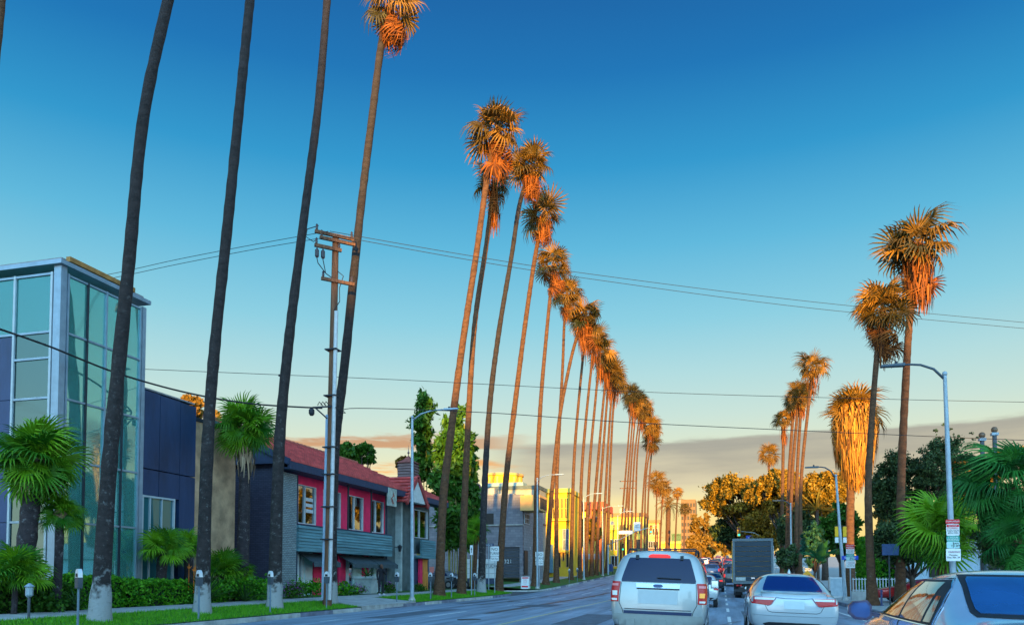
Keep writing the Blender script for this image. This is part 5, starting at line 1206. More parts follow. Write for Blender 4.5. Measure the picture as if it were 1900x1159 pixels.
for py, l0, l1 in ((441, .75, .85), (450, .55, .9), (466, .75, .35), (524, .45, .9)):
    o, p = arm(py, l0, l1)
    for q in ((-l0+.08), l1-.1): 
        e = p+AX*q; MB().lathe([(.02, .06), (.05, .1), (.06, .16), (.04, .22), (.055, .26), (.02, .32)], e, 6).build('insulator', insm, o)
for dx in (-.62, -.38): e = UP(470)+AX*dx+Vector((0, -.25, -.42)); MB().lathe([(.05, 0), (.085, .05), (.085, .3), (.03, .36), (.03, .42)], e, 8).build('cutout_switch', insm, t)
MB().tube([UP(440)-AX*.7+Vector((0, 0, .3)), UP(442)-AX*1.15+Vector((0, 0, .1)), UP(452)-AX*1.2, UP(458)-AX*.9, UP(452)-AX*.75], .018, 4).build('jumper_cable', wirem, t)
for a in (.62, .38):
    MB().tube([UP(472)-AX*a+Vector((0, -.25, -.4)), UP(498)-AX*(a-.05)+Vector((0, -.25, 0)), UP(514)-AX*.25+Vector((0, -.25, 0)), UP(520)+Vector((0, -.25, 0))], .02, 4).build('jumper_cable', wirem, t)
MB().tube([UP(505)+AX*.2+Vector((0, -.2, 0)), UP(512)+AX*.45+Vector((0, -.2, 0)), UP(535)+AX*.3+Vector((0, -.2, 0)), UP(560)+AX*.32+Vector((0, -.2, 0)), UP(578)+AX*.1+Vector((0, -.2, 0))], .02, 4).build('jumper_cable', wirem, t)
p = UP(757); MB().bar(p+Vector((-.1, -.2, -.45)), p+Vector((-.62, -.2, .0)), .05).bar(p+Vector((-.75, -.2, .03)), p+Vector((.1, -.2, .03)), .06).build('bracket', dark, t)
MB().lathe([(.07, -.3), (.12, -.22), (.12, -.06), (.05, .0)], p+Vector((-.8, -.2, 0)), 8).build('splice_case', dark, t)
for a in (-.5, -.35, -.2): MB().tube([p+Vector((a, -.25, .1)), p+Vector((a+.1, -.3, .22)), p+Vector((a+.2, -.2, .08))], .02, 4).build('jumper_cable', wirem, t)
# ---- wires
def wire(name, pts, r, label, cat='cable', grp='overhead cables'):
    P = [VZ(*p) for p in pts]; out = []
    n = len(P)-1
    def cr_(p0, p1, p2, p3, u): return .5*((2*p1)+(p2-p0)*u+(2*p0-5*p1+4*p2-p3)*u*u+(3*p1-p0-3*p2+p3)*u**3)
    for j in range(n):
        for i in range(8): out.append(cr_(P[max(j-1, 0)], P[j], P[j+1], P[min(j+2, n)], i/8))
    out.append(P[-1]); o = MB().tube(out, r, 5).build(name, wirem, None, smooth=True, base=P[0]); return props(o, label, cat, grp)
wire('power_line', [(609, 429, uz), (480, 452, 32.5), (330, 481, 33.5), (190, 511, 35), (-20, 545, 37)], .012, 'upper thin line from the pole top to the left edge')
wire('power_line', [(600, 441, uz), (480, 461, 32.5), (330, 490, 33.5), (190, 519, 35), (-20, 553, 37)], .012, 'lower thin line from the pole top to the left edge')
wire('power_line', [(612, 429, uz), (870, 474, 34), (1100, 509, 36.5), (1500, 559, 40), (1920, 600, 43)], .013, 'upper of the paired lines crossing the sky from the pole top to the right')
wire('power_line', [(622, 437, uz), (870, 482, 34), (1100, 518, 36.5), (1500, 571, 40), (1920, 611, 43)], .013, 'lower of the paired lines crossing the sky from the pole top to the right')
wire('cable', [(255, 684, 31), (520, 695, 31.6), (735, 704, 32.3), (1200, 727, 34), (1600, 739, 35), (1920, 746, 36)], .012, 'thin level cable crossing the whole street at mid height')
wire('thick_cable', [(-20, 604, 22), (90, 642, 24), (220, 693, 26.5), (350, 729, 28.6), (470, 749, 30.4), (598, 757, uz)], .034, 'thick sagging black cable from the left edge to the pole bracket')
wire('cable', [(622, 755, uz), (640, 766, 32), (662, 757, 32.3), (900, 765, 33.5), (1200, 785, 35), (1700, 808, 37), (1920, 817, 38)], .016, 'lower cable with a loop by the pole, crossing the street to the right')
o = MB().box(-.05, .05, -.05, .05, -.06, .06).build('cable_clamp', dark, None, base=VZ(521, 696, 31.6)); o.data.transform(Matrix.Translation(VZ(521, 696, 31.6))) if False else None
o.data.clear_geometry(); m = MB().box(-.09, .09, -.04, .04, -.04, .04); o.data.from_pydata(m.v, [], m.f); props(o, 'small black clamp on the thin level cable above the fan palm', 'clamp')
# ---- signs
def plate(t, name, x0, x1, y, z0, z1, mat, th=.012, r=.03):
    p = []
    for cx, cz, a in ((x1-r, z1-r, 0), (x0+r, z1-r, 90), (x0+r, z0+r, 180), (x1-r, z0+r, 270)):
        for k in range(3): q = R(a+45*k); p.append((cx+r*math.cos(q), cz+r*math.sin(q)))
    return MB().prism(p, y, y+th).build(name, mat, t)
def noturns(px, X, label, ptop, pbot, pplate, wpx, post=True, hours='7am-7pm', Y=None):
    y = Y or YX(px, X); c = V(px, ptop, Y=y); c2 = V(px, pbot, Y=y); c3 = V(px, pplate, Y=y); w = abs(V(px+wpx/2, ptop, Y=y).x-c.x); gz_ = zg(c.x, y)
    t = thing('no_turns_sign', (c.x, y, gz_), label, 'road sign', 'no turns signs')
    plate(t, 'plate', c.x-w, c.x+w, y-.03, c2.z, c.z, signw); h = c.z-c2.z
    text('NO', h*.44, signk, t, (c.x, y-.034, c2.z+h*.70), FACE_S); text('TURNS', h*.36, signk, t, (c.x, y-.034, c2.z+h*.28), FACE_S, scx=.9)
    plate(t, 'hours_plate', c.x-w*.95, c.x+w*.95, y-.03, c3.z, c2.z-.02, signw); text(hours, (c2.z-c3.z)*.5, signk, t, (c.x, y-.034, (c3.z+c2.z)/2-.01), FACE_S, scx=.8)
    if post: MB().tube([(c.x, y, gz_-.1), (c.x, y, c.z-.05)], .03, 6).build('post', polem, t)
noturns(918, -15.2, 'no turns sign with an hours plate at the left side street corner', 1013, 1031, 1040, 16)
noturns(1001, -15.4, 'no turns sign half hidden behind the palm by the sandwich board', 1023, 1040, 1048, 15, Y=YX(1001, -15.4)+.5)
noturns(1497, 6.4, 'no turns sign on the right between the dark palms and the hedge', 1035, 1051, 1059, 17)
y = YX(907, -16.5); c = V(907, 1010, Y=y); t = thing('street_name_sign', (c.x, y, zg(c.x, y)), 'dark street name blade behind the left no turns sign', 'street sign'); 
MB().box(c.x-.52, c.x+.38, y-.01, y+.01, c.z-.1, c.z+.1).build('blade', M('sign_navy', (.02, .04, .10), .5, var=.05), t); text('Formosa Av', .15, signw, t, (c.x-.07, y-.013, c.z), FACE_S, scx=.95); MB().tube([(c.x, y, zg(c.x, y)), (c.x, y, c.z+.1)], .03, 6).build('post', polem, t)
y = YX(875, -15.2); c = V(875, 1019, Y=y); t = thing('restriction_sign', (c.x, y, zg(c.x, y)), 'narrow white sign with a black arrow on a thin post between the palm stems', 'road sign')
plate(t, 'plate', c.x-.09, c.x+.09, y-.03, c.z-.33, c.z+.28, signw); MB().prism([(c.x-.05, c.z-.02), (c.x+.0, c.z+.16), (c.x+.05, c.z-.02)], y-.034, y-.031).box(c.x-.018, c.x+.018, y-.034, y-.031, c.z-.2, c.z-.02).build('arrow', signk, t); MB().tube([(c.x, y, zg(c.x, y)), (c.x, y, c.z+.2)], .03, 6).build('post', polem, t)
y = YX(801, -15.1); c = V(801, 1056, Y=y); t = thing('red_tag_sign', (c.x, y, c.z), 'small dull red tag sign above the meter by the orange door', 'sign'); MB().prism([(c.x-.13, c.z+.14), (c.x+.12, c.z+.16), (c.x+.14, c.z-.08), (c.x+.02, c.z-.24), (c.x-.10, c.z-.1)], y-.01, y+.01).build('plate', M('dull_red', (.45, .12, .10), .6, var=.2), t); MB().bar((c.x, y, zg(c.x, y)), (c.x, y+.012, c.z-.2), .03).build('post', poled, t)
# sandwich board
y = YX(975, -15.6); c = Vector((-15.6, y, zg(-15.6, y))); t = thing('sandwich_board', c, 'red and white sandwich board standing on the corner by the palm', 'sign')
for s in (-1, 1):
    o = MB().hexa([c+Vector(p) for p in ((-.33, s*.28-.015, 0), (.33, s*.28-.015, 0), (.33, s*.28+.015, 0), (-.33, s*.28+.015, 0), (-.33, s*.04-.015, 1.0), (.33, s*.04-.015, 1.0), (.33, s*.04+.015, 1.0), (-.33, s*.04+.015, 1.0))]).build('panel', signw, t)
    if s < 0:
        for z0, z1 in ((.12, .26), (.84, .95)):
            f = lambda z: -.28+.24*z-.019
            MB().hexa([c+Vector(p) for p in ((-.27, f(z0), z0), (.27, f(z0), z0), (.27, f(z0)+.003, z0), (-.27, f(z0)+.003, z0), (-.27, f(z1), z1), (.27, f(z1), z1), (.27, f(z1)+.003, z1), (-.27, f(z1)+.003, z1))]).build('red_print', signr, o)
        for z, s_, bd in ((.72, .13, 'OPEN'), (.56, .11, 'HOUSE'), (.40, .09, 'TODAY')): text(bd, s_, signr, t, c+Vector((0, -.28+.24*z-.021, z)), (PI/2-.235, 0, 0))
# parking sign stacks
def stack(px, X, ptop, pbot, w, label, full=True, post=True, Y=None):
    y = (Y or YX(px, X)); a, b = V(px, ptop, Y=y), V(px, pbot, Y=y); h = a.z-b.z; x = a.x; g_ = zg(x, y)
    t = thing('parking_sign', (x, y, b.z if not post else g_), label, 'parking sign', 'stacked parking signs on the right'); Zt = lambda f: a.z-h*f
    if post: MB().tube([(x, y+.02, g_-.1), (x, y+.02, a.z)], .03, 6).build('post', polem, t)
    y -= .03
    parts = [('red_plate', 0, .10, signr, 1.06), ('no_stopping_plate', .112, .39, signw, .98), ('green_plate', .40, .53, signg, .98), ('hours_plate', .535, .69, signpg, .98), ('white_plate', .70, 1, signw, 1.1)]
    for nm, f0, f1, mt, ww in parts: plate(t, nm, x-w*ww/2, x+w*ww/2, y, Zt(f1), Zt(f0), mt, .012, min(.03, w*.08))
    yy = y-.004
    text('TOW-AWAY', h*.05, signw, t, (x, yy, Zt(.05)), FACE_S)
    MB().box(x-w*.47, x+w*.47, yy-.001, yy+.003, Zt(.185), Zt(.125)).build('red_band', signr, t); text('NO STOP', h*.042, signw, t, (x, yy-.003, Zt(.155)), FACE_S)
    text('STOPPING', h*.052, signr, t, (x, yy, Zt(.222)), FACE_S); text('7AM-9AM\n4PM-7PM', h*.06, signk, t, (x, yy, Zt(.305)), FACE_S)
    text('1 HOUR\nPARKING', h*.058, signw, t, (x, yy, Zt(.465)), FACE_S); text('8AM\nTO 8PM', h*.062, signk, t, (x+w*.2, yy, Zt(.61)), FACE_S); MB().box(x-.006, x+.006, yy, yy+.003, Zt(.685), Zt(.54)).build('divider', signk, t)
    text('PARKING', h*.06, signm, t, (x+w*.06, yy, Zt(.785)), FACE_S); text('Permits\nDist. No. 34', h*.062, signk, t, (x, yy, Zt(.885)), FACE_S, scx=.9)
stack(1767, 7.1, 963, 1040, .38, 'tall stack of parking signs on the right lamp post, red plate on top', post=False, Y=YX(1767, 7.1)-.14)
stack(1577, 6.6, 1009, 1053, .40, 'stack of parking signs on a thin post before the huge skirted palm', Y=YX(1577, 6.6)-1.2)
stack(1465, 6.3, 1025, 1053, .50, 'parking sign stack at the feet of the slim right palms', Y=YX(1465, 6.5)-1)
stack(1440, 6.3, 1026, 1052, .46, 'parking sign stack right beside the box truck')
# yellow diamond
y = YX(1499, 6.2)-6; c = V(1498, 1070, Y=y); t = thing('diamond_sign', (c.x, y, zg(c.x, y)), 'yellow diamond warning sign showing over the white sedan roof', 'road sign')
s_ = .48; MB().prism([(c.x, c.z-s_), (c.x+s_, c.z), (c.x, c.z+s_), (c.x-s_, c.z)], y-.01, y+.01).build('plate', M('sign_yellow', (.80, .36, .02), .5, var=.06), t); MB().bar((c.x-.12, y-.012, c.z-.05), (c.x+.14, y-.012, c.z+.16), .05, .006, up=(0, 1, 0)).build('arrow', signk, t); MB().tube([(c.x, y+.03, zg(c.x, y)-.1), (c.x, y+.03, c.z)], .03, 6).build('post', polem, t)
# blue street name sign by the right thin post
y = YX(1574, 6.8)-.6; c = V(1577, 1034, Y=y); t = thing('street_name_sign', (c.x, y, c.z), 'blue street name blade behind the thin right sign post', 'street sign'); MB().box(c.x-.42, c.x+.42, y-.01, y+.01, c.z-.11, c.z+.11).build('blade', signbl, t); text('Sierra Av', .15, signw, t, (c.x, y-.014, c.z), FACE_S)
MB().tube([(c.x-.35, y+.03, zg(c.x, y)-.1), (c.x-.35, y+.03, c.z+.1)], .03, 6).build('post', polem, t)
# dark blue board on a post
c = V(1652, 1019, Y=40); t = thing('blue_board', (c.x, 40, zg(c.x, 40)), 'plain dark blue board on a post behind the right palms', 'sign'); MB().box(c.x-.36, c.x+.36, 39.97, 40.03, c.z-.26, c.z+.27).build('board', M('board_blue', (.05, .10, .24), .6, var=.15), t); MB().tube([(c.x-.05, 40.06, zg(c.x, 40)-.1), (c.x-.05, 40.06, c.z+.1)], .035, 6).build('post', poled, t)
# short bollard on the right pavement
c = V(1636, 1125, X=7.0); t = thing('bollard', (c.x, c.y, zg(c.x, c.y)), 'thin dark bollard on the right pavement beside the red sports car', 'bollard'); MB().lathe([(.09, -.05), (.09, .04), (.045, .05), (.045, .62), (.055, .64), (.055, .70), (.02, .73)], (c.x, c.y, zg(c.x, c.y)), 8).build('post', signbl if False else M('bollard_blue', (.03, .05, .14), .5, var=.1), t)
# ---- traffic signals
def signal_head(t, c, lit=2, facing=-1, s=1.0):
    o = MB().box(c.x-.17*s, c.x+.17*s, c.y-.1, c.y+.12, c.z-.5*s, c.z+.5*s).build('signal_head', M('signal_yellow', (.35, .22, .03), .6, var=.1) if facing < 0 else signk, t)
    for k, (nm, col, e) in enumerate((('red_lens', (.12, .01, .01), 0), ('amber_lens', (.14, .07, .01), 0), ('green_lens', (.03, .75, .40), .6))):
        z = c.z+(.32-k*.32)*s; mt = M('lens_'+nm, col, .3, var=0, emit=e)
        MB().tube([(c.x, c.y-.10, z), (c.x, c.y-.125, z)], .12*s, 10).build(nm, mt, o)
        MB().tube([(c.x, c.y-.1, z+.01), (c.x, c.y-.26, z+.015)], .135*s, 8, cap=False).build('visor', signk, o)
def mast(px, X, py0, ctrl, label):
    y = YX(px, X); b = Vector((X, y, zg(X, y))); top = V(px, py0, Y=y); t = thing('traffic_signal', b, label, 'traffic light', 'traffic lights at the next crossing')
    MB().tube([b-Vector((0, 0, .2)), Vector((X, y, top.z))], [.14, .10], 8).build('pole', polem, t)
    MB().tube([Vector((X, y, top.z))]+[V(a, p, Y=y) for a, p in ctrl], [.08]+[.06]*(len(ctrl)-1)+[.04], 6).build('mast_arm', polem, t, smooth=True); return t, y
t, y = mast(1128, -15.2, 1010, [(1150, 1000), (1180, 985), (1218, 974)], 'traffic light with a long mast arm reaching from the left over the road')
c = V(1208, 981, Y=y); signal_head(t, c, s=1.15)
a, b = V(1148, 984, Y=y), V(1174, 990, Y=y); plate(t, 'name_plate', a.x, b.x, y-.05, b.z, a.z, signw)
a, b = V(1176, 968, Y=y), V(1188, 984, Y=y); plate(t, 'no_turns_plate', a.x, b.x, y-.05, b.z, a.z, signw); text('NO\nTURNS', .26, signk, t, ((a.x+b.x)/2, y-.055, (a.z+b.z)/2), FACE_S, scx=.8)
c = V(1149, 1008, Y=y-1); signal_head(t, V(1156, 1014, Y=y-1), s=1.0)
t, y = mast(1434, 6.6, 1012, [(1420, 1000), (1400, 988), (1384, 986)], 'traffic light with a mast arm from the right above the box truck, green lens lit')
signal_head(t, V(1371, 986, Y=y), s=1.3); a, b = V(1384, 993, Y=y), V(1406, 1001, Y=y); MB().box(a.x, b.x, y-.06, y-.03, b.z, a.z).build('name_blade', signbl, t); text('Genesee Av', .22, signw, t, ((a.x+b.x)/2, y-.064, (a.z+b.z)/2), FACE_S, scx=.9)
a = V(1384, 986, Y=y); c = V(1371, 986, Y=y); MB().bar((c.x, y+.1, c.z+.1), (a.x, y, a.z), .05).build('mast_arm', polem, t)
y2 = y+22; b = V(1358, 1040, Y=y2); c = V(1357, 1004, Y=y2); t = thing('traffic_signal', (c.x, y2, prof(y2)), 'small far traffic light with a green lens left of the box truck', 'traffic light', 'traffic lights at the next crossing'); signal_head(t, c, s=1.2); MB().tube([(c.x+.3, y2, prof(y2)-.3), (c.x+.3, y2, c.z+.4)], .07, 6).bar((c.x, y2+.13, c.z), (c.x+.3, y2, c.z), .05).build('pole', polem, t)
# mail box, picket fence, cabinets
y = YX(1133, -15.3); c = Vector((-15.3, y, zg(-15.3, y))); t = thing('mail_box', c, 'dark blue rounded mail box on legs at the left kerb', 'mail box')
p = [(-.32, .32), (.32, .32), (.32, 1.1)]+[(.32*math.cos(R(a)), 1.1+.3*math.sin(R(a))) for a in range(15, 180, 15)]+[(-.32, 1.1)]
MB().prism([(c.x+u, c.z+v) for u, v in p], y-.3, y+.3).build('box', M('mail_blue', (.02, .05, .16), .5, var=.1), t); m = MB()
for sx_ in (-.28, .28):
    for sy_ in (-.26, .26): MB().box(c.x+sx_-.03, c.x+sx_+.03, y+sy_-.03, y+sy_+.03, c.z-.05, c.z+.318).build('leg', signk, t)
fy = 47.5; xa, xb = V(1583, 1080, Y=fy).x, V(1700, 1080, Y=fy).x; zt, zb = V(1620, 1071, Y=fy).z, V(1620, 1096, Y=fy).z
t = thing('picket_fence', (xa, fy, zb), 'white metal picket fence on a low wall behind the right palms', 'fence'); n = int((xb-xa)/.155); me = None
for i in range(n):
    x = xa+.155*i
    if me is None: o = MB().box(-.02, .02, -.02, .02, 0, zt-zb).build('picket', whitef, t, world=False); me = o.data; o.location = Vector((x, fy, zb))-Vector(t.location)
    else: inst('picket', me, t, Vector((x, fy, zb))-Vector(t.location))
for z in (zb+.06, zt-.08): MB().box(xa-.05, xb, fy+.021, fy+.05, z-.02, z+.02).build('rail', whitef, t)
MB().box(xa-.1, xb+.1, fy-.12, fy+.14, zb-.9, zb-.003).build('low_wall', conc, t)
c = V(1554, 1085, Y=52); t = thing('utility_cabinet', (c.x, 52, zg(c.x, 52)), 'pale grey utility cabinet left of the right banner lamp post', 'cabinet'); MB().box(c.x-.5, c.x+.35, 51.7, 52.3, zg(c.x, 52)-.05, V(1554, 1070, Y=52).z).build('body', conduit, t); MB().box(c.x-.45, c.x+.3, 51.67, 51.699, zg(c.x, 52)+.1, V(1554, 1070, Y=52).z-.08).build('door', polem, t)
# low right-hand house wall seen through the garden
t = thing('garden_house', (14, 54, zg(14, 54)), 'pale garden house glimpsed behind the shrubs on the right', 'building'); MB().box(11.8, 24, 56, 64, -.3, 2.9).build('wall', M('pale_blue_wall', (.30, .40, .48), .8, var=.12), t)
MB().hexa([(11.4, 55.6, 2.902), (24.4, 55.6, 2.902), (24.4, 64.4, 2.902), (11.4, 64.4, 2.902), (12.5, 59, 4.2), (23, 59, 4.2), (23, 61, 4.2), (12.5, 61, 4.2)]).build('roof', roofgrey, t)
for x in (13, 16, 19): MB().box(x, x+1.4, 55.95, 56.05, .9, 2.3).build('window', dg, t)
# distant utility poles on the left
for px, py, lb in ((1165, 888, 'distant wooden utility pole with two crossarms behind the slim far palms'), (1220, 985, 'far dark utility pole with a crossarm beyond the cream building')):
    X = -16.6; y = YX(px, X); top = V(px, py, Y=y); b = Vector((X, y, prof(y))); t = thing('utility_pole', b, lb, 'utility pole', 'distant utility poles'); MB().tube([b, top], [.16, .12], 6).build('pole', woodp, t)
    for d in (.4, 1.7): MB().bar(top+Vector((-1.5, 0, -d)), top+Vector((1.5, 0, -d)), .14).build('crossarm', woodp, t)
# ================================================================ VEHICLES
def paint(name, c, metal=.25, rough=.28): return M(name, c, rough, metal, var=.04, scale=2, coat=.8, spec=.5)
cglass = M('car_glass', (.004, .013, .05), .05, var=0, spec=.35)
rubber = M('tyre_rubber', (.02, .02, .022), .85, var=.15); rimm = M('wheel_rim', (.35, .36, .38), .35, .7, var=.05)
blackp = M('black_plastic', (.02, .021, .025), .6, var=.1); chrome = M('chrome', (.75, .77, .8), .12, .95, var=0)
tailr = M('tail_lens_red', (.50, .008, .010), .25, var=.1, scale=20, coat=.15); tailw = M('tail_lens_clear', (.72, .70, .66), .2, var=.1, coat=.6); taila = M('tail_lens_amber', (.80, .36, .05), .25, var=.1, emit=.12)
brake = M('brake_lit', (.80, .018, .012), .4, var=0, emit=.28)
class Car:
    def __init__(s, name, label, cat, rings, body, lvl=2, group=None):
        s.t = thing(name, (0, 0, 0), label, cat, group); n = len(rings[0]); vs, fs = [], []
        for r in rings:
            vs += [(x, y, z) for x, y, z in r]+[(-x, y, z) for x, y, z in r[1:-1]]
        m = n+n-2
        def ix(i, k): return i*m+k                     # k 0..n-1 right half, then mirrored n..m-1 are points 1..n-2
        loop = list(range(n))+[n+k-1 for k in range(n-2, 0, -1)]
        for i in range(len(rings)-1):
            for j in range(m):
                a, b = loop[j], loop[(j+1) % m]; fs.append((ix(i, a), ix(i, b), ix(i+1, b), ix(i+1, a)))
        for i in (0, len(rings)-1):                      # caps with a centre column
            cc = {}
            for k in range(1, n-1): 
                p = rings[i][k]; cc[k] = len(vs); vs.append((0, p[1]-(.03 if i == 0 else -.03), p[2]))
            cc[0] = ix(i, 0); cc[n-1] = ix(i, n-1)
            for k in range(0, n-1):
                r0, r1 = ix(i, k), ix(i, k+1); l0 = cc[0] if k == 0 else ix(i, n+k-1); l1 = cc[n-1] if k == n-2 else ix(i, n+k)
                fs.append(tuple(dict.fromkeys((cc[k], r0, r1, cc[k+1])))); fs.append(tuple(dict.fromkeys((cc[k], cc[k+1], l1, l0))))
        fs = [f for f in fs if len(f) > 2]
        me = bpy.data.meshes.new('body'); me.from_pydata(vs, [], fs); bm = bmesh.new(); bm.from_mesh(me); bmesh.ops.recalc_face_normals(bm, faces=bm.faces); bm.to_mesh(me); bm.free()
        o = bpy.data.objects.new('tmp', me); COL.objects.link(o); md = o.modifiers.new('s', 'SUBSURF'); md.levels = md.render_levels = lvl
        e = bpy.data.meshes.new_from_object(o.evaluated_get(bpy.context.evaluated_depsgraph_get())); bpy.data.objects.remove(o)
        e.name = 'body'; e.materials.clear(); e.materials.append(body); e.polygons.foreach_set('use_smooth', [True]*len(e.polygons))
        s.body = inst('body', e, s.t); s.bvh = BVHTree.FromPolygons([v.co.copy() for v in e.vertices], [tuple(p.vertices) for p in e.polygons])
    def panel(s, name, rows, mat, d='rear', off=.006, nu=10, rim=.02, parent=None, nr=None, side=1):
        """rows: (z, u0, u1[, ...]) lines of a patch laid on the body from one direction"""
        rows = [tuple(map(float, r)) for r in rows]; 
        if nr: 
            zz = [r[0] for r in rows]; t_ = np.linspace(0, len(rows)-1, nr); ar = np.array(rows); rows = [tuple(np.interp(q, range(len(rows)), ar[:, c]) for c in range(3)) for q in t_]
        D = {'rear': Vector((0, 1, 0)), 'front': Vector((0, -1, 0)), 'left': Vector((1, 0, 0)), 'right': Vector((-1, 0, 0)), 'top': Vector((0, 0, -1))}[d]
        P = []
        for z, a, b in rows:
            for i in range(nu+1):
                u = a+(b-a)*i/nu
                o = {'rear': Vector((u, -3, z)), 'front': Vector((u, 9, z)), 'left': Vector((-3, u, z)), 'right': Vector((3, u, z)), 'top': Vector((u, z, 5))}[d]
                h, nrm, _, _ = s.bvh.ray_cast(o, D)
                if h is None: h, nrm, _, _ = s.bvh.find_nearest(o+D*3)
                if nrm.dot(D) > 0: nrm = -nrm
                P.append((h+nrm*off, nrm))
        k = nu+1; R_ = len(rows); vs = [p for p, q in P]; fs = [(j*k+i, j*k+i+1, (j+1)*k+i+1, (j+1)*k+i) for j in range(R_-1) for i in range(nu)]
        edge = [i for i in range(k)]+[j*k+nu for j in range(1, R_)]+[(R_-1)*k+i for i in range(nu-1, -1, -1)]+[j*k for j in range(R_-2, 0, -1)]
        b0 = len(vs); vs += [P[i][0]-P[i][1]*(rim+off) for i in edge]; m = len(edge)
        fs += [(edge[i], edge[(i+1) % m], b0+(i+1) % m, b0+i) for i in range(m)]
        mb = MB(); mb.add(vs, fs); return mb.build(name, mat, parent or s.t, smooth=40, world=False)
    def strip(s, name, pts, w, mat, d='rear', off=.004, parent=None):       # thin seam or trim line through (u, z) points
        n = len(pts); return s._line(name, pts, w, mat, d, off, parent)
    def _line(s, name, pts, w, mat, d, off, parent):
        D = {'rear': Vector((0, 1, 0)), 'left': Vector((1, 0, 0)), 'right': Vector((-1, 0, 0))}[d]; P = []
        out = []
        for i in range(len(pts)-1):
            for q in range(6): out.append((pts[i][0]+(pts[i+1][0]-pts[i][0])*q/6, pts[i][1]+(pts[i+1][1]-pts[i][1])*q/6))
        out.append(pts[-1])
        for u, z in out:
            o = Vector((u, -3, z)) if d == 'rear' else Vector((-3 if d == 'left' else 3, u, z)); h, nrm, _, _ = s.bvh.ray_cast(o, D)
            if h is None: continue
            if nrm.dot(D) > 0: nrm = -nrm
            P.append(h+nrm*off)
        return MB().tube(P, w/2, 4).build(name, mat, parent or s.t, world=False)
    def wheel(s, x, y, r=.33, w=.21):
        sgn = 1 if x > 0 else -1
        o = thing('wheel', (x, y, r), None, None); o.parent = s.t
        m = MB(); m.tube([(-w/2, 0, 0), (-w/2*.8, 0, 0), (w/2*.8, 0, 0), (w/2, 0, 0)], [r*.93, r, r, r*.93], 22); m.build('tyre', rubber, o, world=False, smooth=40)
        m = MB(); m.tube([(sgn*(w/2-.01), 0, 0), (sgn*(w/2+.012), 0, 0)], r*.66, 18)
        for k in range(5): a = 2*PI*k/5; m.bar((sgn*(w/2+.018), 0, 0), (sgn*(w/2+.018), r*.6*math.cos(a), r*.6*math.sin(a)), .07, .02, up=(1, 0, 0))
        m.build('rim', rimm, o, world=False); return o
    def arch(s, y, r=.38, z=.33):
        for d in ('left', 'right'): s.panel('wheel_arch', [(z+r*math.sin(R(a)), y-r*math.cos(R(a)), y+r*math.cos(R(a))) for a in (-40, -20, 0, 20, 40, 60, 75, 84)], blackp, d, .004, 8)
    def at(s, X, Y, roll=1.2, yaw=0): s.t.location = (X, Y, zroad(X, Y)+.0); s.t.rotation_euler = (math.atan((prof(Y+4)-prof(Y))/4), R(roll), R(yaw)); return s
def ring(y, *p): return [(a[0], y+(a[2] if len(a) > 2 else 0), a[1]) for a in p]
# ---- light gold SUV straight ahead
suv_p = paint('pale_champagne_paint', (.36, .39, .385)); clad = M('bumper_beige', (.29, .31, .29), .5, .1, var=.06, coat=.2)
def body_suv(L=4.4, h=1.0):
    A = lambda y, dx: ring(y, (0, .36, .05), (.68, .36, .05), (.84+dx, .44, .04), (.885+dx, .66, 0), (.89+dx, .92, .03), (.875+dx, 1.18, .07), (.80+dx, 1.44, .18), (.705+dx, 1.655, .30), (.45, 1.72, .33), (0, 1.735, .33))
    B = lambda y, k: ring(y, (0, .30), (.7, .30), (.87, .40), (.915, .66), (.92, .92), (.90, 1.17), (.80, 1.46), (.70, 1.67), (.45, 1.735), (0, 1.75))
    H = lambda y, b, t: ring(y, (0, .30), (.7, .30), (.86, .40), (.90, .66), (.90, .90), (.87, b), (.80, b+.05), (.68, t-.02), (.42, t), (0, t+.01))
    return [A(0, -.03), A(.10, .02), B(.75, 0), B(1.6, 0), B(2.5, 0), H(3.25, 1.12, 1.2), H(3.5, 1.0, 1.06), H(4.15, .90, .97), ring(4.38, (0, .35), (.6, .35), (.76, .42), (.80, .6), (.80, .75), (.78, .82), (.7, .86), (.6, .88), (.4, .89), (0, .9))]
c = Car('suv', 'pale champagne SUV with roof rack seen from behind in the left lane, red lamps on', 'car', [[(x, y, z*1.025) for x, y, z in r] for r in body_suv()], suv_p)
gl = c.panel('rear_window', [(1.20, -.69, .69), (1.24, -.70, .70), (1.60, -.585, .585), (1.635, -.56, .56)], cglass, nr=8, nu=14, off=.010)
c.strip('wiper', [(-.02, 1.275), (.42, 1.265)], .024, blackp, off=.025)
for x in (-.42, .42): c.panel('hinge', [(1.60, x-.03, x+.03), (1.675, x-.03, x+.03)], blackp, off=.03, nu=2)
c.panel('high_brake_light', [(1.645, -.2, .2), (1.66, -.21, .21), (1.685, -.19, .19), (1.70, -.14, .14)], brake, off=.02, nu=8)
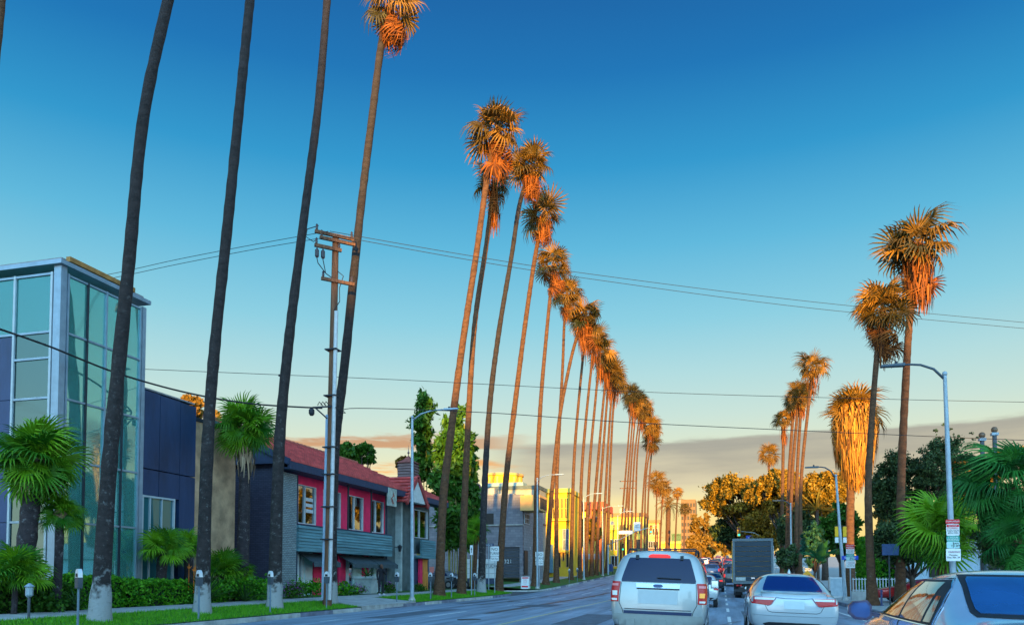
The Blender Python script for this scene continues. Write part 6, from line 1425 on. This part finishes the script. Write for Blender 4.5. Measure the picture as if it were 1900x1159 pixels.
for s in (-1, 1):
    a, b = .715, .888
    o = c.panel('tail_light', [(.84, s*.74, s*.885), (1.0, s*.735, s*.895), (1.17, s*.715, s*.885), (1.20, s*.715, s*.875)], tailr, nr=7, nu=6, off=.014)
    c.panel('reversing_lens', [(.95, s*.765, s*.85), (1.03, s*.765, s*.86)], taila if s > 0 else tailw, off=.022, nu=4, parent=o)
    c.panel('reflector', [(.86, s*.765, s*.86), (.895, s*.765, s*.865)], tailw, off=.020, nu=4, parent=o)
    c.panel('reflector', [(1.12, s*.75, s*.86), (1.16, s*.75, s*.86)], M('tail_pink', (.75, .25, .25), .3, var=.1), off=.020, nu=4, parent=o)
    c.strip('hatch_seam', [(s*.70, 1.19), (s*.725, .82), (s*.66, .70), (s*.64, .63)], .010, blackp)
    c.panel('quarter_window', [(1.20, .45, 1.35), (1.5, .62, 1.33), (1.60, .72, 1.32)], cglass, 'right' if s > 0 else 'left', nr=5)
    c.panel('side_window', [(1.20, 1.42, 2.30), (1.60, 1.40, 2.25)], cglass, 'right' if s > 0 else 'left', nr=5)
    c.panel('side_window', [(1.18, 2.38, 3.2), (1.45, 2.36, 2.9), (1.60, 2.35, 2.62)], cglass, 'right' if s > 0 else 'left', nr=5)
    mr = MB(); mr.hexa([(s*.93, 2.85, 1.08), (s*1.10, 2.87, 1.10), (s*1.09, 3.0, 1.10), (s*.93, 3.0, 1.08), (s*.93, 2.85, 1.27), (s*1.09, 2.87, 1.25), (s*1.07, 2.98, 1.25), (s*.93, 2.98, 1.27)]); o = mr.build('mirror', suv_p, c.t, world=False)
    MB().box(min(s*.95, s*1.08), max(s*.95, s*1.08), 2.842, 2.855, 1.11, 1.24).build('mirror_glass', M('mirror_glass', (.45, .62, .70), .06, .6, var=0), o, world=False)
    MB().tube([(s*.66, .75, 1.72), (s*.66, .95, 1.80), (s*.66, 2.3, 1.83), (s*.66, 2.6, 1.74)], .022, 6).build('roof_rail', blackp, c.t, world=False, smooth=True)
for y in (1.0, 2.2): MB().bar((-.66, y, 1.815), (.66, y, 1.835), .05, .025).build('rack_bar', blackp, c.t, world=False)
c.panel('plate_bar', [(1.10, -.40, .40), (1.175, -.41, .41)], M('silver_trim', (.55, .66, .80), .25, .5, var=.03), off=.016)
c.panel('emblem', [(1.112, -.075, .075), (1.135, -.095, .095), (1.16, -.075, .075)], M('emblem_blue', (.02, .04, .14), .2, var=0), off=.024, nu=6)
c.strip('emblem_ring', [(-.09, 1.136), (-.05, 1.160), (.05, 1.160), (.09, 1.136), (.05, 1.112), (-.05, 1.112), (-.09, 1.136)], .008, chrome, off=.027)
c.panel('plate_recess', [(1.075, -.40, .40), (1.10, -.40, .40)], blackp, off=.010)
c.panel('licence_plate', [(.82, -.36, .36), (.86, -.37, .37), (1.06, -.37, .37)], M('blank_panel', (.42, .47, .48), .4, var=.03), off=.006)
c.strip('hatch_seam', [(-.62, .72), (.62, .72)], .012, blackp); c.panel('bumper_step', [(.635, -.63, .63), (.69, -.635, .635)], M('rubber_blue', (.02, .035, .09), .6, var=.1), off=.010)
c.panel('bumper', [(.36, -.74, .74), (.40, -.80, .80), (.58, -.84, .84), (.63, -.80, .80)], clad, off=.03, nr=6, nu=16)
for x in (-.5, -.21, .09, .39): c.panel('bumper_pad', [(.44, x-.07, x+.08), (.52, x-.075, x+.085), (.55, x-.07, x+.08)], clad, off=.055, nu=4, rim=.03)
c.panel('skirt', [(.30, -.62, .62), (.36, -.66, .66)], blackp, off=.03)
for x in (-.76, .76): c.wheel(x, .85, .36, .22); c.wheel(x, 3.5, .36, .22)
c.arch(.85, .41, .36); c.arch(3.5, .41, .36)
MB().tube([(.62, 3.4, 1.05), (.62, 3.36, 1.75)], .008, 4).build('aerial', blackp, c.t, world=False)
c.at(-1.22, 14.9, 1.9); c.t.scale = (1, 1, 1.065)
# ---- sedans
def body_sedan(k=0.0, w=1.0, deck=1.05):
    A = lambda y, dx: ring(y, (0, .30, .10), (.66, .30, .10), (.82+dx, .38, .06), (.88+dx, .56, 0), (.885+dx, .78, .0), (.85+dx, .95, .03), (.75+dx, deck-.05, .07), (.6, deck-.015, .10), (.38, deck, .10), (0, deck+.01, .10))
    B = lambda y, b, r1, r2, t, top: ring(y, (0, .22), (.7, .22), (.86, .33), (.915, .55), (.92, .78), (.895, b), (r1, (b+t)/2+.04), (r2, t-.035), (r2*.62, top-.012), (0, top))
    D = lambda y, b, top: ring(y, (0, .25), (.7, .25), (.87, .35), (.91, .55), (.91, .78), (.88, b), (.78, b+.05), (.64, top-.015), (.4, top), (0, top+.01))
    return [A(0, -.03), A(.09, .015), D(.50, .98, deck+.015), B(1.30, .98, .755, .60, 1.42+k, 1.45+k), B(1.75, .98, .76, .60, 1.44+k, 1.475+k), B(2.55, .97, .765, .60, 1.43+k, 1.465+k), D(3.45, .95, 1.03), D(3.7, .92, .98), D(4.45, .80, .86), ring(4.80, (0, .28), (.6, .28), (.74, .34), (.78, .5), (.78, .62), (.75, .68), (.68, .71), (.55, .73), (.35, .74), (0, .745))]
wsil = paint('white_silver_paint', (.46, .51, .53), .2)
c = Car('sedan', 'white silver sedan with pointed red tail lamps in the right lane', 'car', body_sedan(), wsil)
c.panel('rear_window', [(1.085, -.60, .60), (1.12, -.61, .61), (1.36, -.50, .50), (1.39, -.47, .47)], M('sky_glass', (.006, .022, .12), .05, var=0, spec=.4), nr=8, nu=14, off=.008)
for s in (-1, 1):
    o = c.panel('tail_light', [(.795, s*.47, s*.55), (.82, s*.44, s*.845), (.88, s*.40, s*.87), (.935, s*.36, s*.875), (.955, s*.40, s*.87)], tailr, nr=9, nu=8, off=.012)
    c.panel('clear_lens', [(.90, s*.39, s*.865), (.945, s*.38, s*.868)], tailw, nu=6, off=.017, parent=o)
    c.strip('lamp_chrome', [(s*.36, .955), (s*.47, .80), (s*.55, .785)], .014, chrome, off=.014)
    c.strip('boot_seam', [(s*.66, 1.03), (s*.62, .86), (s*.52, .68), (s*.44, .655)], .009, blackp)
    d = 'right' if s > 0 else 'left'
    c.panel('side_window', [(1.0, 1.05, 2.1), (1.2, 1.12, 2.1), (1.36, 1.35, 2.08)], cglass, d, nr=5); c.panel('side_window', [(.99, 2.18, 3.2), (1.2, 2.17, 2.9), (1.36, 2.15, 2.6)], cglass, d, nr=5)
    c.strip('door_seam', [(2.14, 1.0), (2.14, .4)], .008, blackp, d)
    MB().hexa([(s*.92, 2.85, .98), (s*1.08, 2.88, .99), (s*1.06, 2.98, .99), (s*.92, 2.98, .98), (s*.92, 2.85, 1.12), (s*1.07, 2.88, 1.1), (s*1.04, 2.96, 1.1), (s*.92, 2.96, 1.12)]).build('mirror', blackp, c.t, world=False)
c.strip('boot_seam', [(-.44, .655), (.44, .655)], .009, blackp); c.strip('garnish', [(-.36, .955), (-.2, .94), (.2, .94), (.36, .955)], .016, chrome, off=.008)
c.panel('spoiler_lip', [(1.035, -.66, .66), (1.055, -.64, .64)], wsil, off=.03, nu=14)
c.panel('licence_plate', [(.73, -.19, .19), (.74, -.2, .2), (.885, -.2, .2), (.895, -.19, .19)], M('blank_plate', (.52, .60, .62), .4, var=.03), off=.012)
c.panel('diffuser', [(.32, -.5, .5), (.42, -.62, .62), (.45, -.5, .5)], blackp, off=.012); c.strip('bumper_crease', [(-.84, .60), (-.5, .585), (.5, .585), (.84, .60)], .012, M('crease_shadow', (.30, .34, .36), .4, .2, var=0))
for x in (-.77, .77): c.wheel(x, .95); c.wheel(x, 3.75)
c.arch(.95); c.arch(3.75)
MB().lathe([(.035, 1.46), (.03, 1.50), (.004, 1.56)], (0, 1.5, 0), 8).build('roof_fin', wsil, c.t, world=False)
c.at(1.42, 17.3, 1.9); c.t.scale = (1, 1, 1.03)
# ---- pale car in the near right corner
fp = paint('pale_blue_white_paint', (.42, .52, .64), .25, .2)
c = Car('sedan', 'pale glossy car cropped by the lower right corner with a big blue rear window', 'car', [[(x*1.0, y, z*1.035+.0) for x, y, z in r] for r in body_sedan(.01, deck=1.08)], fp, 3)
blu = M('blue_tint_glass', (.02, .09, .26), .06, var=.15, scale=1.5, spec=.9, coat=.7)
fr = c.panel('rear_window', [(1.14, -.64, .64), (1.18, -.655, .655), (1.44, -.54, .54), (1.475, -.50, .50)], blackp, nr=8, nu=14, off=.006)
c.panel('rear_glass', [(1.165, -.60, .60), (1.20, -.61, .61), (1.42, -.515, .515), (1.45, -.48, .48)], blu, nr=8, nu=14, off=.012, parent=fr)
sgl = M('side_glass', (.05, .055, .05), .04, .0, var=0, spec=1.0, coat=1.0)
for s in (-1, 1):
    d = 'right' if s > 0 else 'left'
    c.panel('window_trim', [(1.03, .92, 3.32), (1.2, 1.02, 3.05), (1.34, 1.2, 2.82), (1.425, 1.42, 2.60)], blackp, d, nr=8, nu=18, off=.004)
    c.panel('side_window', [(1.055, 1.28, 2.08), (1.2, 1.32, 2.08), (1.40, 1.46, 2.06)], sgl, d, nr=7, off=.010); c.panel('side_window', [(1.055, 2.16, 3.1), (1.2, 2.15, 2.9), (1.33, 2.14, 2.68), (1.40, 2.14, 2.52)], sgl, d, nr=7, off=.010)
    c.panel('quarter_window', [(1.06, 1.02, 1.22), (1.18, 1.10, 1.25), (1.28, 1.22, 1.3)], sgl, d, nr=4, nu=4, off=.010)
    c.strip('window_chrome', [(.90, 1.03), (3.3, 1.03)], .016, chrome, d, off=.010); c.strip('window_chrome', [(.92, 1.04), (1.03, 1.2), (1.22, 1.35), (1.43, 1.435), (2.58, 1.435), (2.84, 1.35), (3.1, 1.2), (3.3, 1.05)], .014, chrome, d, off=.010)
    o = MB(); pr = [(s*.97, 1.0), (s*1.02, .965), (s*1.14, .975), (s*1.21, 1.04), (s*1.21, 1.12), (s*1.16, 1.17), (s*1.02, 1.19), (s*.97, 1.13)]
    cx_ = s*1.085; n8 = len(pr); vs = [(x, 2.98, z) for x, z in pr]+[(x, 3.06, z) for x, z in pr]+[((x-cx_)*.65+cx_, 3.16, (z-1.09)*.6+1.09) for x, z in pr]
    fs = [tuple(range(n8))]+[(r*n8+i, r*n8+(i+1) % n8, (r+1)*n8+(i+1) % n8, (r+1)*n8+i) for r in range(2) for i in range(n8)]+[tuple(range(2*n8, 3*n8))]
    o.add(vs, fs); o.bar((s*.88, 3.08, 1.02), (s*1.0, 3.08, 1.05), .05); mo = o.build('mirror', M('mirror_navy', (.015, .03, .10), .25, .2, var=0, coat=.5), c.t, world=False, smooth=50)
    MB().add([((x-cx_)*.8+cx_, 2.974, (z-1.09)*.76+1.09) for x, z in pr]+[((x-cx_)*.8+cx_, 2.979, (z-1.09)*.76+1.09) for x, z in pr], [tuple(range(n8)), tuple(range(2*n8-1, n8-1, -1))]+[(i, (i+1) % n8, n8+(i+1) % n8, n8+i) for i in range(n8)]).build('mirror_glass', M('mirror_blue', (.03, .09, .28), .12, .6, var=0), mo, world=False)
    c.panel('tail_light', [(.84, s*.55, s*.85), (.97, s*.5, s*.88)], tailr, nu=6, off=.01)
    c.strip('boot_seam', [(s*.66, 1.08), (s*.62, .86), (s*.55, .7)], .009, blackp); c.strip('door_seam', [(2.12, 1.03), (2.12, .4)], .008, blackp, d)
for x in (-.77, .77): c.wheel(x, .95); c.wheel(x, 3.75)
c.arch(.95); c.arch(3.75)
c.at(2.52, 6.25, 1.2)
# ---- silver hatchback ahead of the SUV
def body_hatch():
    A = lambda y, dx: ring(y, (0, .32, .08), (.6, .32, .08), (.76+dx, .40, .04), (.82+dx, .60, 0), (.82+dx, .82, .03), (.79+dx, 1.0, .08), (.70+dx, 1.24, .20), (.60+dx, 1.40, .32), (.4, 1.455, .36), (0, 1.47, .36))
    B = lambda y, t: ring(y, (0, .25), (.65, .25), (.80, .36), (.845, .6), (.845, .82), (.82, 1.0), (.72, 1.26), (.61, t-.05), (.4, t), (0, t+.015))
    D = lambda y, b, t: ring(y, (0, .25), (.65, .25), (.80, .36), (.83, .6), (.83, .80), (.80, b), (.72, b+.04), (.58, t-.015), (.38, t), (0, t+.01))
    return [A(0, -.02), A(.09, .015), B(.7, 1.47), B(1.6, 1.49), B(2.2, 1.47), D(3.0, .98, 1.04), D(3.3, .92, .96), ring(3.85, (0, .3), (.5, .3), (.66, .36), (.7, .5), (.7, .6), (.68, .66), (.6, .69), (.5, .71), (.3, .72), (0, .73))]
c = Car('hatchback', 'small silver hatchback peeking out on the right of the champagne SUV', 'car', body_hatch(), paint('silver_paint', (.50, .55, .56), .4))
c.panel('rear_window', [(1.02, -.62, .62), (1.34, -.52, .52), (1.37, -.48, .48)], cglass, nr=6, nu=10, off=.008)
c.panel('licence_plate', [(.80, -.17, .17), (.93, -.17, .17)], signw, off=.012, nu=4)
for s in (-1, 1):
    c.panel('tail_light', [(.78, s*.62, s*.8), (.90, s*.6, s*.82), (1.02, s*.66, s*.80)], tailr, nr=5, nu=5, off=.012); d = 'right' if s > 0 else 'left'
    c.panel('side_window', [(1.03, .45, 1.5), (1.34, .62, 1.48)], cglass, d, nr=4); c.panel('side_window', [(1.02, 1.58, 2.6), (1.34, 1.56, 2.15)], cglass, d, nr=4)
    MB().hexa([(s*.85, 2.3, .98), (s*1.0, 2.33, .99), (s*.98, 2.42, .99), (s*.85, 2.42, .98), (s*.85, 2.3, 1.12), (s*.99, 2.33, 1.1), (s*.97, 2.4, 1.1), (s*.85, 2.4, 1.12)]).build('mirror', blackp, c.t, world=False)
c.panel('bumper_trim', [(.36, -.5, .5), (.45, -.64, .64)], blackp, off=.012); c.strip('hatch_seam', [(-.6, .72), (-.4, .70), (.4, .70), (.6, .72)], .01, blackp)
for x in (-.70, .70): c.wheel(x, .7, .30, .19); c.wheel(x, 3.15, .30, .19)
c.arch(.7, .34, .3); c.arch(3.15, .34, .3)
c.at(-1.02, 35.5, 1.5)
# ---- traffic further on: two prototypes copied and repainted
pnt = dict(red=paint('red_paint', (.45, .02, .02)), dark=paint('dark_paint', (.02, .022, .03)), white=paint('white_paint', (.62, .64, .65)), grey=paint('grey_paint', (.14, .15, .17)), blue=paint('blue_paint', (.03, .06, .16)), beige=paint('beige_paint', (.38, .32, .24)), black=paint('black_paint', (.01, .01, .014)))
def proto(kind):
    c = Car('car', None, None, body_sedan() if kind == 'sedan' else body_suv(), pnt['white'], 1); h = 1.0 if kind == 'sedan' else 1.2
    c.panel('rear_window', [(1.09, -.58, .58), (1.38, -.48, .48)] if kind == 'sedan' else [(1.2, -.68, .68), (1.62, -.56, .56)], cglass, nr=3, nu=4)
    c.panel('windscreen', [(1.12, -.6, .6), (1.36, -.5, .5)] if kind == 'sedan' else [(1.25, -.62, .62), (1.58, -.54, .54)], cglass, 'front', nr=3, nu=4)
    for s in (-1, 1):
        c.panel('tail_light', [(.82, s*.52, s*.85), (.94, s*.5, s*.86)] if kind == 'sedan' else [(.85, s*.72, s*.88), (1.15, s*.71, s*.88)], brake, nu=3, off=.012)
        c.panel('headlight', [(.58, s*.45, s*.70), (.66, s*.42, s*.70)], tailw, 'front', nu=3, off=.012)
        c.panel('side_window', [(h, 1.2, 3.0), (1.36 if kind == 'sedan' else 1.6, 1.5, 2.5)], cglass, 'right' if s > 0 else 'left', nr=3, nu=4)
    c.panel('licence_plate', [(.72, -.16, .16), (.84, -.16, .16)], signw, off=.014, nu=2); c.panel('bumper', [(.36, -.7, .7), (.5, -.78, .78)], blackp, off=.012, nu=4)
    for x in (-.76, .76): c.wheel(x, .9); c.wheel(x, 3.6)
    return c
PS, PU = proto('sedan'), proto('suv'); used = {}
def traffic(kind, col, X, Y, label, grp=None, yaw=0, name='car', roll=1.0, z=None):
    p = PS if kind == 'sedan' else PU
    o = p.t if kind not in used else copy_tree(p.t); used[kind] = 1
    for ch in o.children:
        if ch.name.split('.')[0] == 'body': ch.material_slots[0].link = 'OBJECT'; ch.material_slots[0].material = pnt[col]
    o.name = name; p2 = Car.at; o.location = (X, Y, zroad(X, Y) if z is None else z); o.rotation_euler = (math.atan((prof(Y+4)-prof(Y))/4) if abs(yaw) < 1 else 0, R(roll), R(yaw)); return props(o, label, 'car', grp)
TG = 'cars queueing up the street ahead'
traffic('sedan', 'white', -1.75, 48, 'white sedan directly ahead of the small silver hatchback', TG)
traffic('sedan', 'dark', -.75, 62, 'dark sedan with bright red lamps left of the lane dashes', TG)
traffic('suv', 'red', -2.5, 82, 'red car on the left of the queue beyond the dark sedan', TG)
traffic('suv', 'blue', -1.2, 96, 'dark blue car high in the queue before the amber trees', TG)
traffic('suv', 'dark', .95, 74, 'dark car partly hidden behind the left edge of the box truck, nearest one', TG)
traffic('sedan', 'grey', .9, 86, 'grey car second behind the left edge of the box truck', TG)
traffic('suv', 'black', .9, 99, 'black car third behind the left edge of the box truck', TG)
traffic('sedan', 'white', -5.0, 132, 'pale oncoming car with its lamps towards the viewer right of the SUV roof', TG, yaw=180)
traffic('suv', 'grey', -4.4, 160, 'grey oncoming car second in line left of the queue', TG, yaw=180)
cols = list(pnt); y = 110; k = 0
FGN = 'tiny far cars massed at the end of the street'
while y < 330:
    for X in (-4.2, -1.2, 1.4):
        cn_ = cols[random.randrange(len(cols))]
        if random.random() < .8: traffic('sedan' if random.random() < .6 else 'suv', cn_, X+random.uniform(-.4, .4), y+random.uniform(-2, 2), 'tiny far %s car in the %s lane of the packed queue at the street end' % (cn_, {-4.2: 'left', -1.2: 'middle', 1.4: 'right'}[X]), FGN)
    y += 9 if y < 200 else 14
# red sports car across the pavement and the car parked at the side street
traffic('sedan', 'red', 11.9, 43.8, 'low red sports car parked across the right pavement behind the palm', None, yaw=90, roll=0, z=zg(9, 43.8), name='sports_car').scale = (.98, .92, .82)
c = V(840, 1058, Y=58); traffic('sedan', 'grey', c.x+1.3, 57.2, 'silver grey car parked behind the palms at the bamboo clump', None, yaw=100, roll=0, z=zg(-19, 57)-.05, name='parked_car')
# motorbike beside it
c = V(848, 1082, Y=55.5); b = Vector((c.x, 55.5, zg(c.x, 55.5))); t = thing('motorbike', b, 'black motorbike parked behind the palm by the bamboo clump', 'motorbike')
for dx in (-.68, .68): m = MB(); m.tube([b+Vector((dx, -.06, .3)), b+Vector((dx, .06, .3))], .3, 16); w = m.build('wheel', rubber, t); MB().tube([b+Vector((dx, -.07, .3)), b+Vector((dx, .07, .3))], .17, 12).build('rim', rimm, w)
MB().hexa([b+Vector(p) for p in ((-.35, -.12, .35), (.3, -.12, .35), (.3, .12, .35), (-.35, .12, .35), (-.3, -.13, .72), (.32, -.13, .78), (.32, .13, .78), (-.3, .13, .72))]).build('engine', blackp, t); MB().hexa([b+Vector(p) for p in ((-.8, -.12, .72), (-.1, -.12, .74), (-.1, .12, .74), (-.8, .12, .72), (-.85, -.1, .84), (-.1, -.12, .86), (-.1, .12, .86), (-.85, .1, .84))]).build('saddle', rubber, t)
MB().bar(b+Vector((.68, 0, .3)), b+Vector((.42, 0, 1.0)), .06).bar(b+Vector((.38, -.33, 1.05)), b+Vector((.38, .33, 1.05)), .04).build('handlebar', chrome, t)
# ---- box truck
X, Y = 1.86, 51.0; Z0 = zroad(X, Y); t = thing('box_truck', (X, Y, Z0), 'grey box truck with a ribbed roll up rear door in the right lane', 'truck')
def bx(name, x0, x1, y0, y1, z0, z1, mt, p=None): return MB().box(X+x0, X+x1, Y+y0, Y+y1, Z0+z0, Z0+z1).build(name, mt, p or t)
boxm = M('box_sunlit_yellow', (.75, .48, .06), .5, .0, var=.1); frm = M('box_frame', (.10, .13, .15), .5, .2, var=.1); drm = M('box_door', (.018, .036, .055), .5, .2, var=.15, scale=1.5, stretch=(.6, 1, 4))  # sunlight on the truck's left side is put into the box's yellow
bx('cargo_box', -1.2, 1.2, .08, 6.2, 1.0, 3.74, boxm)
for s in (-1, 1): bx('door_post', min(s*1.09, s*1.22), max(s*1.09, s*1.22), -.02, .079, 1.0, 3.60, frm)
bx('door_header', -1.22, 1.22, -.03, .079, 3.603, 3.77, frm); bx('door_sill', -1.22, 1.22, -.05, .079, .93, 1.10, frm)
for i in range(8): z = 1.103+i*2.49/8; bx('door_panel', -1.085, 1.085, .0+.004*(i % 2), .06, z+.012, z+2.49/8-.012, drm)
bx('door_handle', -.12, .1, -.035, -.001, 1.25, 1.33, chrome); bx('notice', -1.05, -.45, -.006, -.002, 1.13, 1.34, M('notice_pale', (.4, .42, .4), .6, var=.2))
bx('chassis', -.5, .5, .2, 6.0, .55, .92, blackp); bx('bumper', -1.1, 1.1, .0, .12, .45, .58, blackp); bx('mud_flap', -1.08, -.62, .9, .93, .2, .9, rubber); bx('mud_flap', .62, 1.08, .9, .93, .2, .9, rubber)
for x in (-.95, -.75, .75, .95): bx('tail_light', x-.06, x+.06, -.02, .0, .78, .88, tailr)
bx('licence_plate', -.75, -.42, -.02, .0, .60, .75, signw)
for x in (-.88, .88):
    for yy in (1.5, 6.7): m = MB(); m.tube([(X+x-.2, Y+yy, Z0+.45), (X+x+.2, Y+yy, Z0+.45)], .45, 20); w = m.build('wheel', rubber, t, smooth=40); MB().tube([(X+x-.21, Y+yy, Z0+.45), (X+x+.21, Y+yy, Z0+.45)], .25, 14).build('rim', rimm, w)
MB().hexa([(X-1.0, Y+6.3, Z0+.6), (X+1.0, Y+6.3, Z0+.6), (X+1.0, Y+8.2, Z0+.6), (X-1.0, Y+8.2, Z0+.6), (X-1.0, Y+6.3, Z0+2.4), (X+1.0, Y+6.3, Z0+2.4), (X+.95, Y+7.5, Z0+2.4), (X-.95, Y+7.5, Z0+2.4)]).build('cab', pnt['white'], t)
for s in (-1, 1): MB().box(X+s*1.42-.1, X+s*1.42+.1, Y+7.0, Y+7.1, Z0+1.6, Z0+2.1).bar((X+s*1.0, Y+7.05, Z0+2.0), (X+s*1.35, Y+7.05, Z0+2.0), .04).build('mirror', blackp, t)
# ================================================================ PERSON on the left footpath
px_ = 708; y = YX(px_, -18.2); b = Vector((-18.2, y, zg(-18.2, y)+.02)); t = thing('person', b, 'person in black top and trousers standing on the left footpath, one hand at the face', 'person')
def skin(name, verts, edges, rad, mat, lvl=1, parent=t):
    me = bpy.data.meshes.new(name); me.from_pydata(verts, edges, []); o = bpy.data.objects.new(name, me); COL.objects.link(o)
    o.modifiers.new('k', 'SKIN'); md = o.modifiers.new('s', 'SUBSURF'); md.levels = md.render_levels = lvl
    for v, r in zip(me.skin_vertices[0].data, rad): v.radius = (r, r) if isinstance(r, float) else r
    me.skin_vertices[0].data[0].use_root = True
    e = bpy.data.meshes.new_from_object(o.evaluated_get(bpy.context.evaluated_depsgraph_get())); bpy.data.objects.remove(o); e.name = name; e.materials.clear(); e.materials.append(mat); e.polygons.foreach_set('use_smooth', [True]*len(e.polygons)); return inst(name, e, parent)
cloth = M('black_cloth', (.012, .012, .018), .9, var=.2, scale=8); skinm = M('skin', (.16, .075, .05), .6, var=.08); hairm = M('dark_hair', (.010, .007, .006), .7, var=.1)
# facing the street and the viewer: +x / -y
V_ = [(0, 0, .92), (0, 0, 1.10), (0, 0, 1.30), (0, 0, 1.40), (0, 0, 1.47), (.10, 0, .86), (.11, .02, .48), (.115, .04, .09), (.13, -.10, .04), (-.10, 0, .86), (-.11, -.01, .48), (-.12, .0, .09), (-.12, -.15, .04),
      (.19, 0, 1.36), (.23, -.05, 1.10), (.12, -.19, 1.27), (.06, -.17, 1.40), (-.19, 0, 1.36), (-.22, .02, 1.10), (-.22, -.03, .86), (-.215, -.05, .78)]
E_ = [(0, 1), (1, 2), (2, 3), (3, 4), (0, 5), (5, 6), (6, 7), (7, 8), (0, 9), (9, 10), (10, 11), (11, 12), (3, 13), (13, 14), (14, 15), (15, 16), (3, 17), (17, 18), (18, 19), (19, 20)]
r_ = [(.16, .12), (.145, .105), (.165, .115), (.10, .08), .055, .10, .07, .05, .045, .10, .07, .05, .045, .07, .052, .042, .032, .07, .052, .042, .03]
skin('body', V_, E_, [x if isinstance(x, tuple) else float(x) for x in r_], cloth)
skin('head', [(0, -.01, 1.46), (0, -.015, 1.54), (0, -.02, 1.62), (0, -.01, 1.68)], [(0, 1), (1, 2), (2, 3)], [.05, (.075, .085), (.08, .095), (.05, .06)], skinm, 2)
MB().hexa([(-.014, -.105, 1.55), (.014, -.105, 1.55), (.01, -.09, 1.6), (-.01, -.09, 1.6), (-.014, -.125, 1.555), (.014, -.125, 1.555), (.006, -.10, 1.6), (-.006, -.10, 1.6)]).build('nose', skinm, t, world=False)
for s in (-1, 1): MB().sphere((s*.034, -.098, 1.605), .012, 6).build('eye', hairm, t, world=False)
MB().box(-.025, .025, -.105, -.095, 1.52, 1.53).build('mouth', M('lips', (.12, .03, .03), .5, var=0), t, world=False)
skin('hair', [(0, .03, 1.70), (0, .05, 1.60), (.0, .075, 1.48), (0, .07, 1.36)], [(0, 1), (1, 2), (2, 3)], [(.075, .075), (.105, .09), (.10, .06), (.07, .03)], hairm, 2)
def hand(w, d, u):
    w, d, u = Vector(w), Vector(d).normalized(), Vector(u).normalized(); s = d.cross(u); vs = [tuple(w), tuple(w+d*.05), tuple(w+d*.085)]; es = [(0, 1), (1, 2)]; rs = [.022, .030, .030]
    skin('palm', vs, es, [(.02, .03), (.016, .036), (.014, .034)], skinm)
    for k in range(4):
        a = w+d*.085+s*(.026-.0175*k); L = (.062, .072, .068, .052)[k]; skin('finger', [tuple(a), tuple(a+d*L*.5), tuple(a+d*L*.8+u*.02), tuple(a+d*L*.9+u*.035)], [(0, 1), (1, 2), (2, 3)], [.009, .008, .0075, .006], skinm)
    a = w+d*.03+s*.03; skin('thumb', [tuple(a), tuple(a+d*.03+s*.025), tuple(a+d*.055+s*.03+u*.01)], [(0, 1), (1, 2)], [.011, .010, .008], skinm)
hand((.06, -.17, 1.41), (-.25, .05, 1), (0, 1, 0)); hand((-.215, -.05, .77), (0, -.1, -1), (.6, -.5, 0))
for x, yy in ((.13, -.09), (-.12, -.13)): MB().hexa([(x-.05, yy-.10, 0), (x+.05, yy-.10, 0), (x+.045, yy+.16, 0), (x-.045, yy+.16, 0), (x-.04, yy-.08, .06), (x+.04, yy-.08, .06), (x+.045, yy+.15, .09), (x-.045, yy+.15, .09)]).build('shoe', M('pale_shoe', (.45, .45, .5), .7, var=.1), t, world=False)
t.rotation_euler.z = R(35)
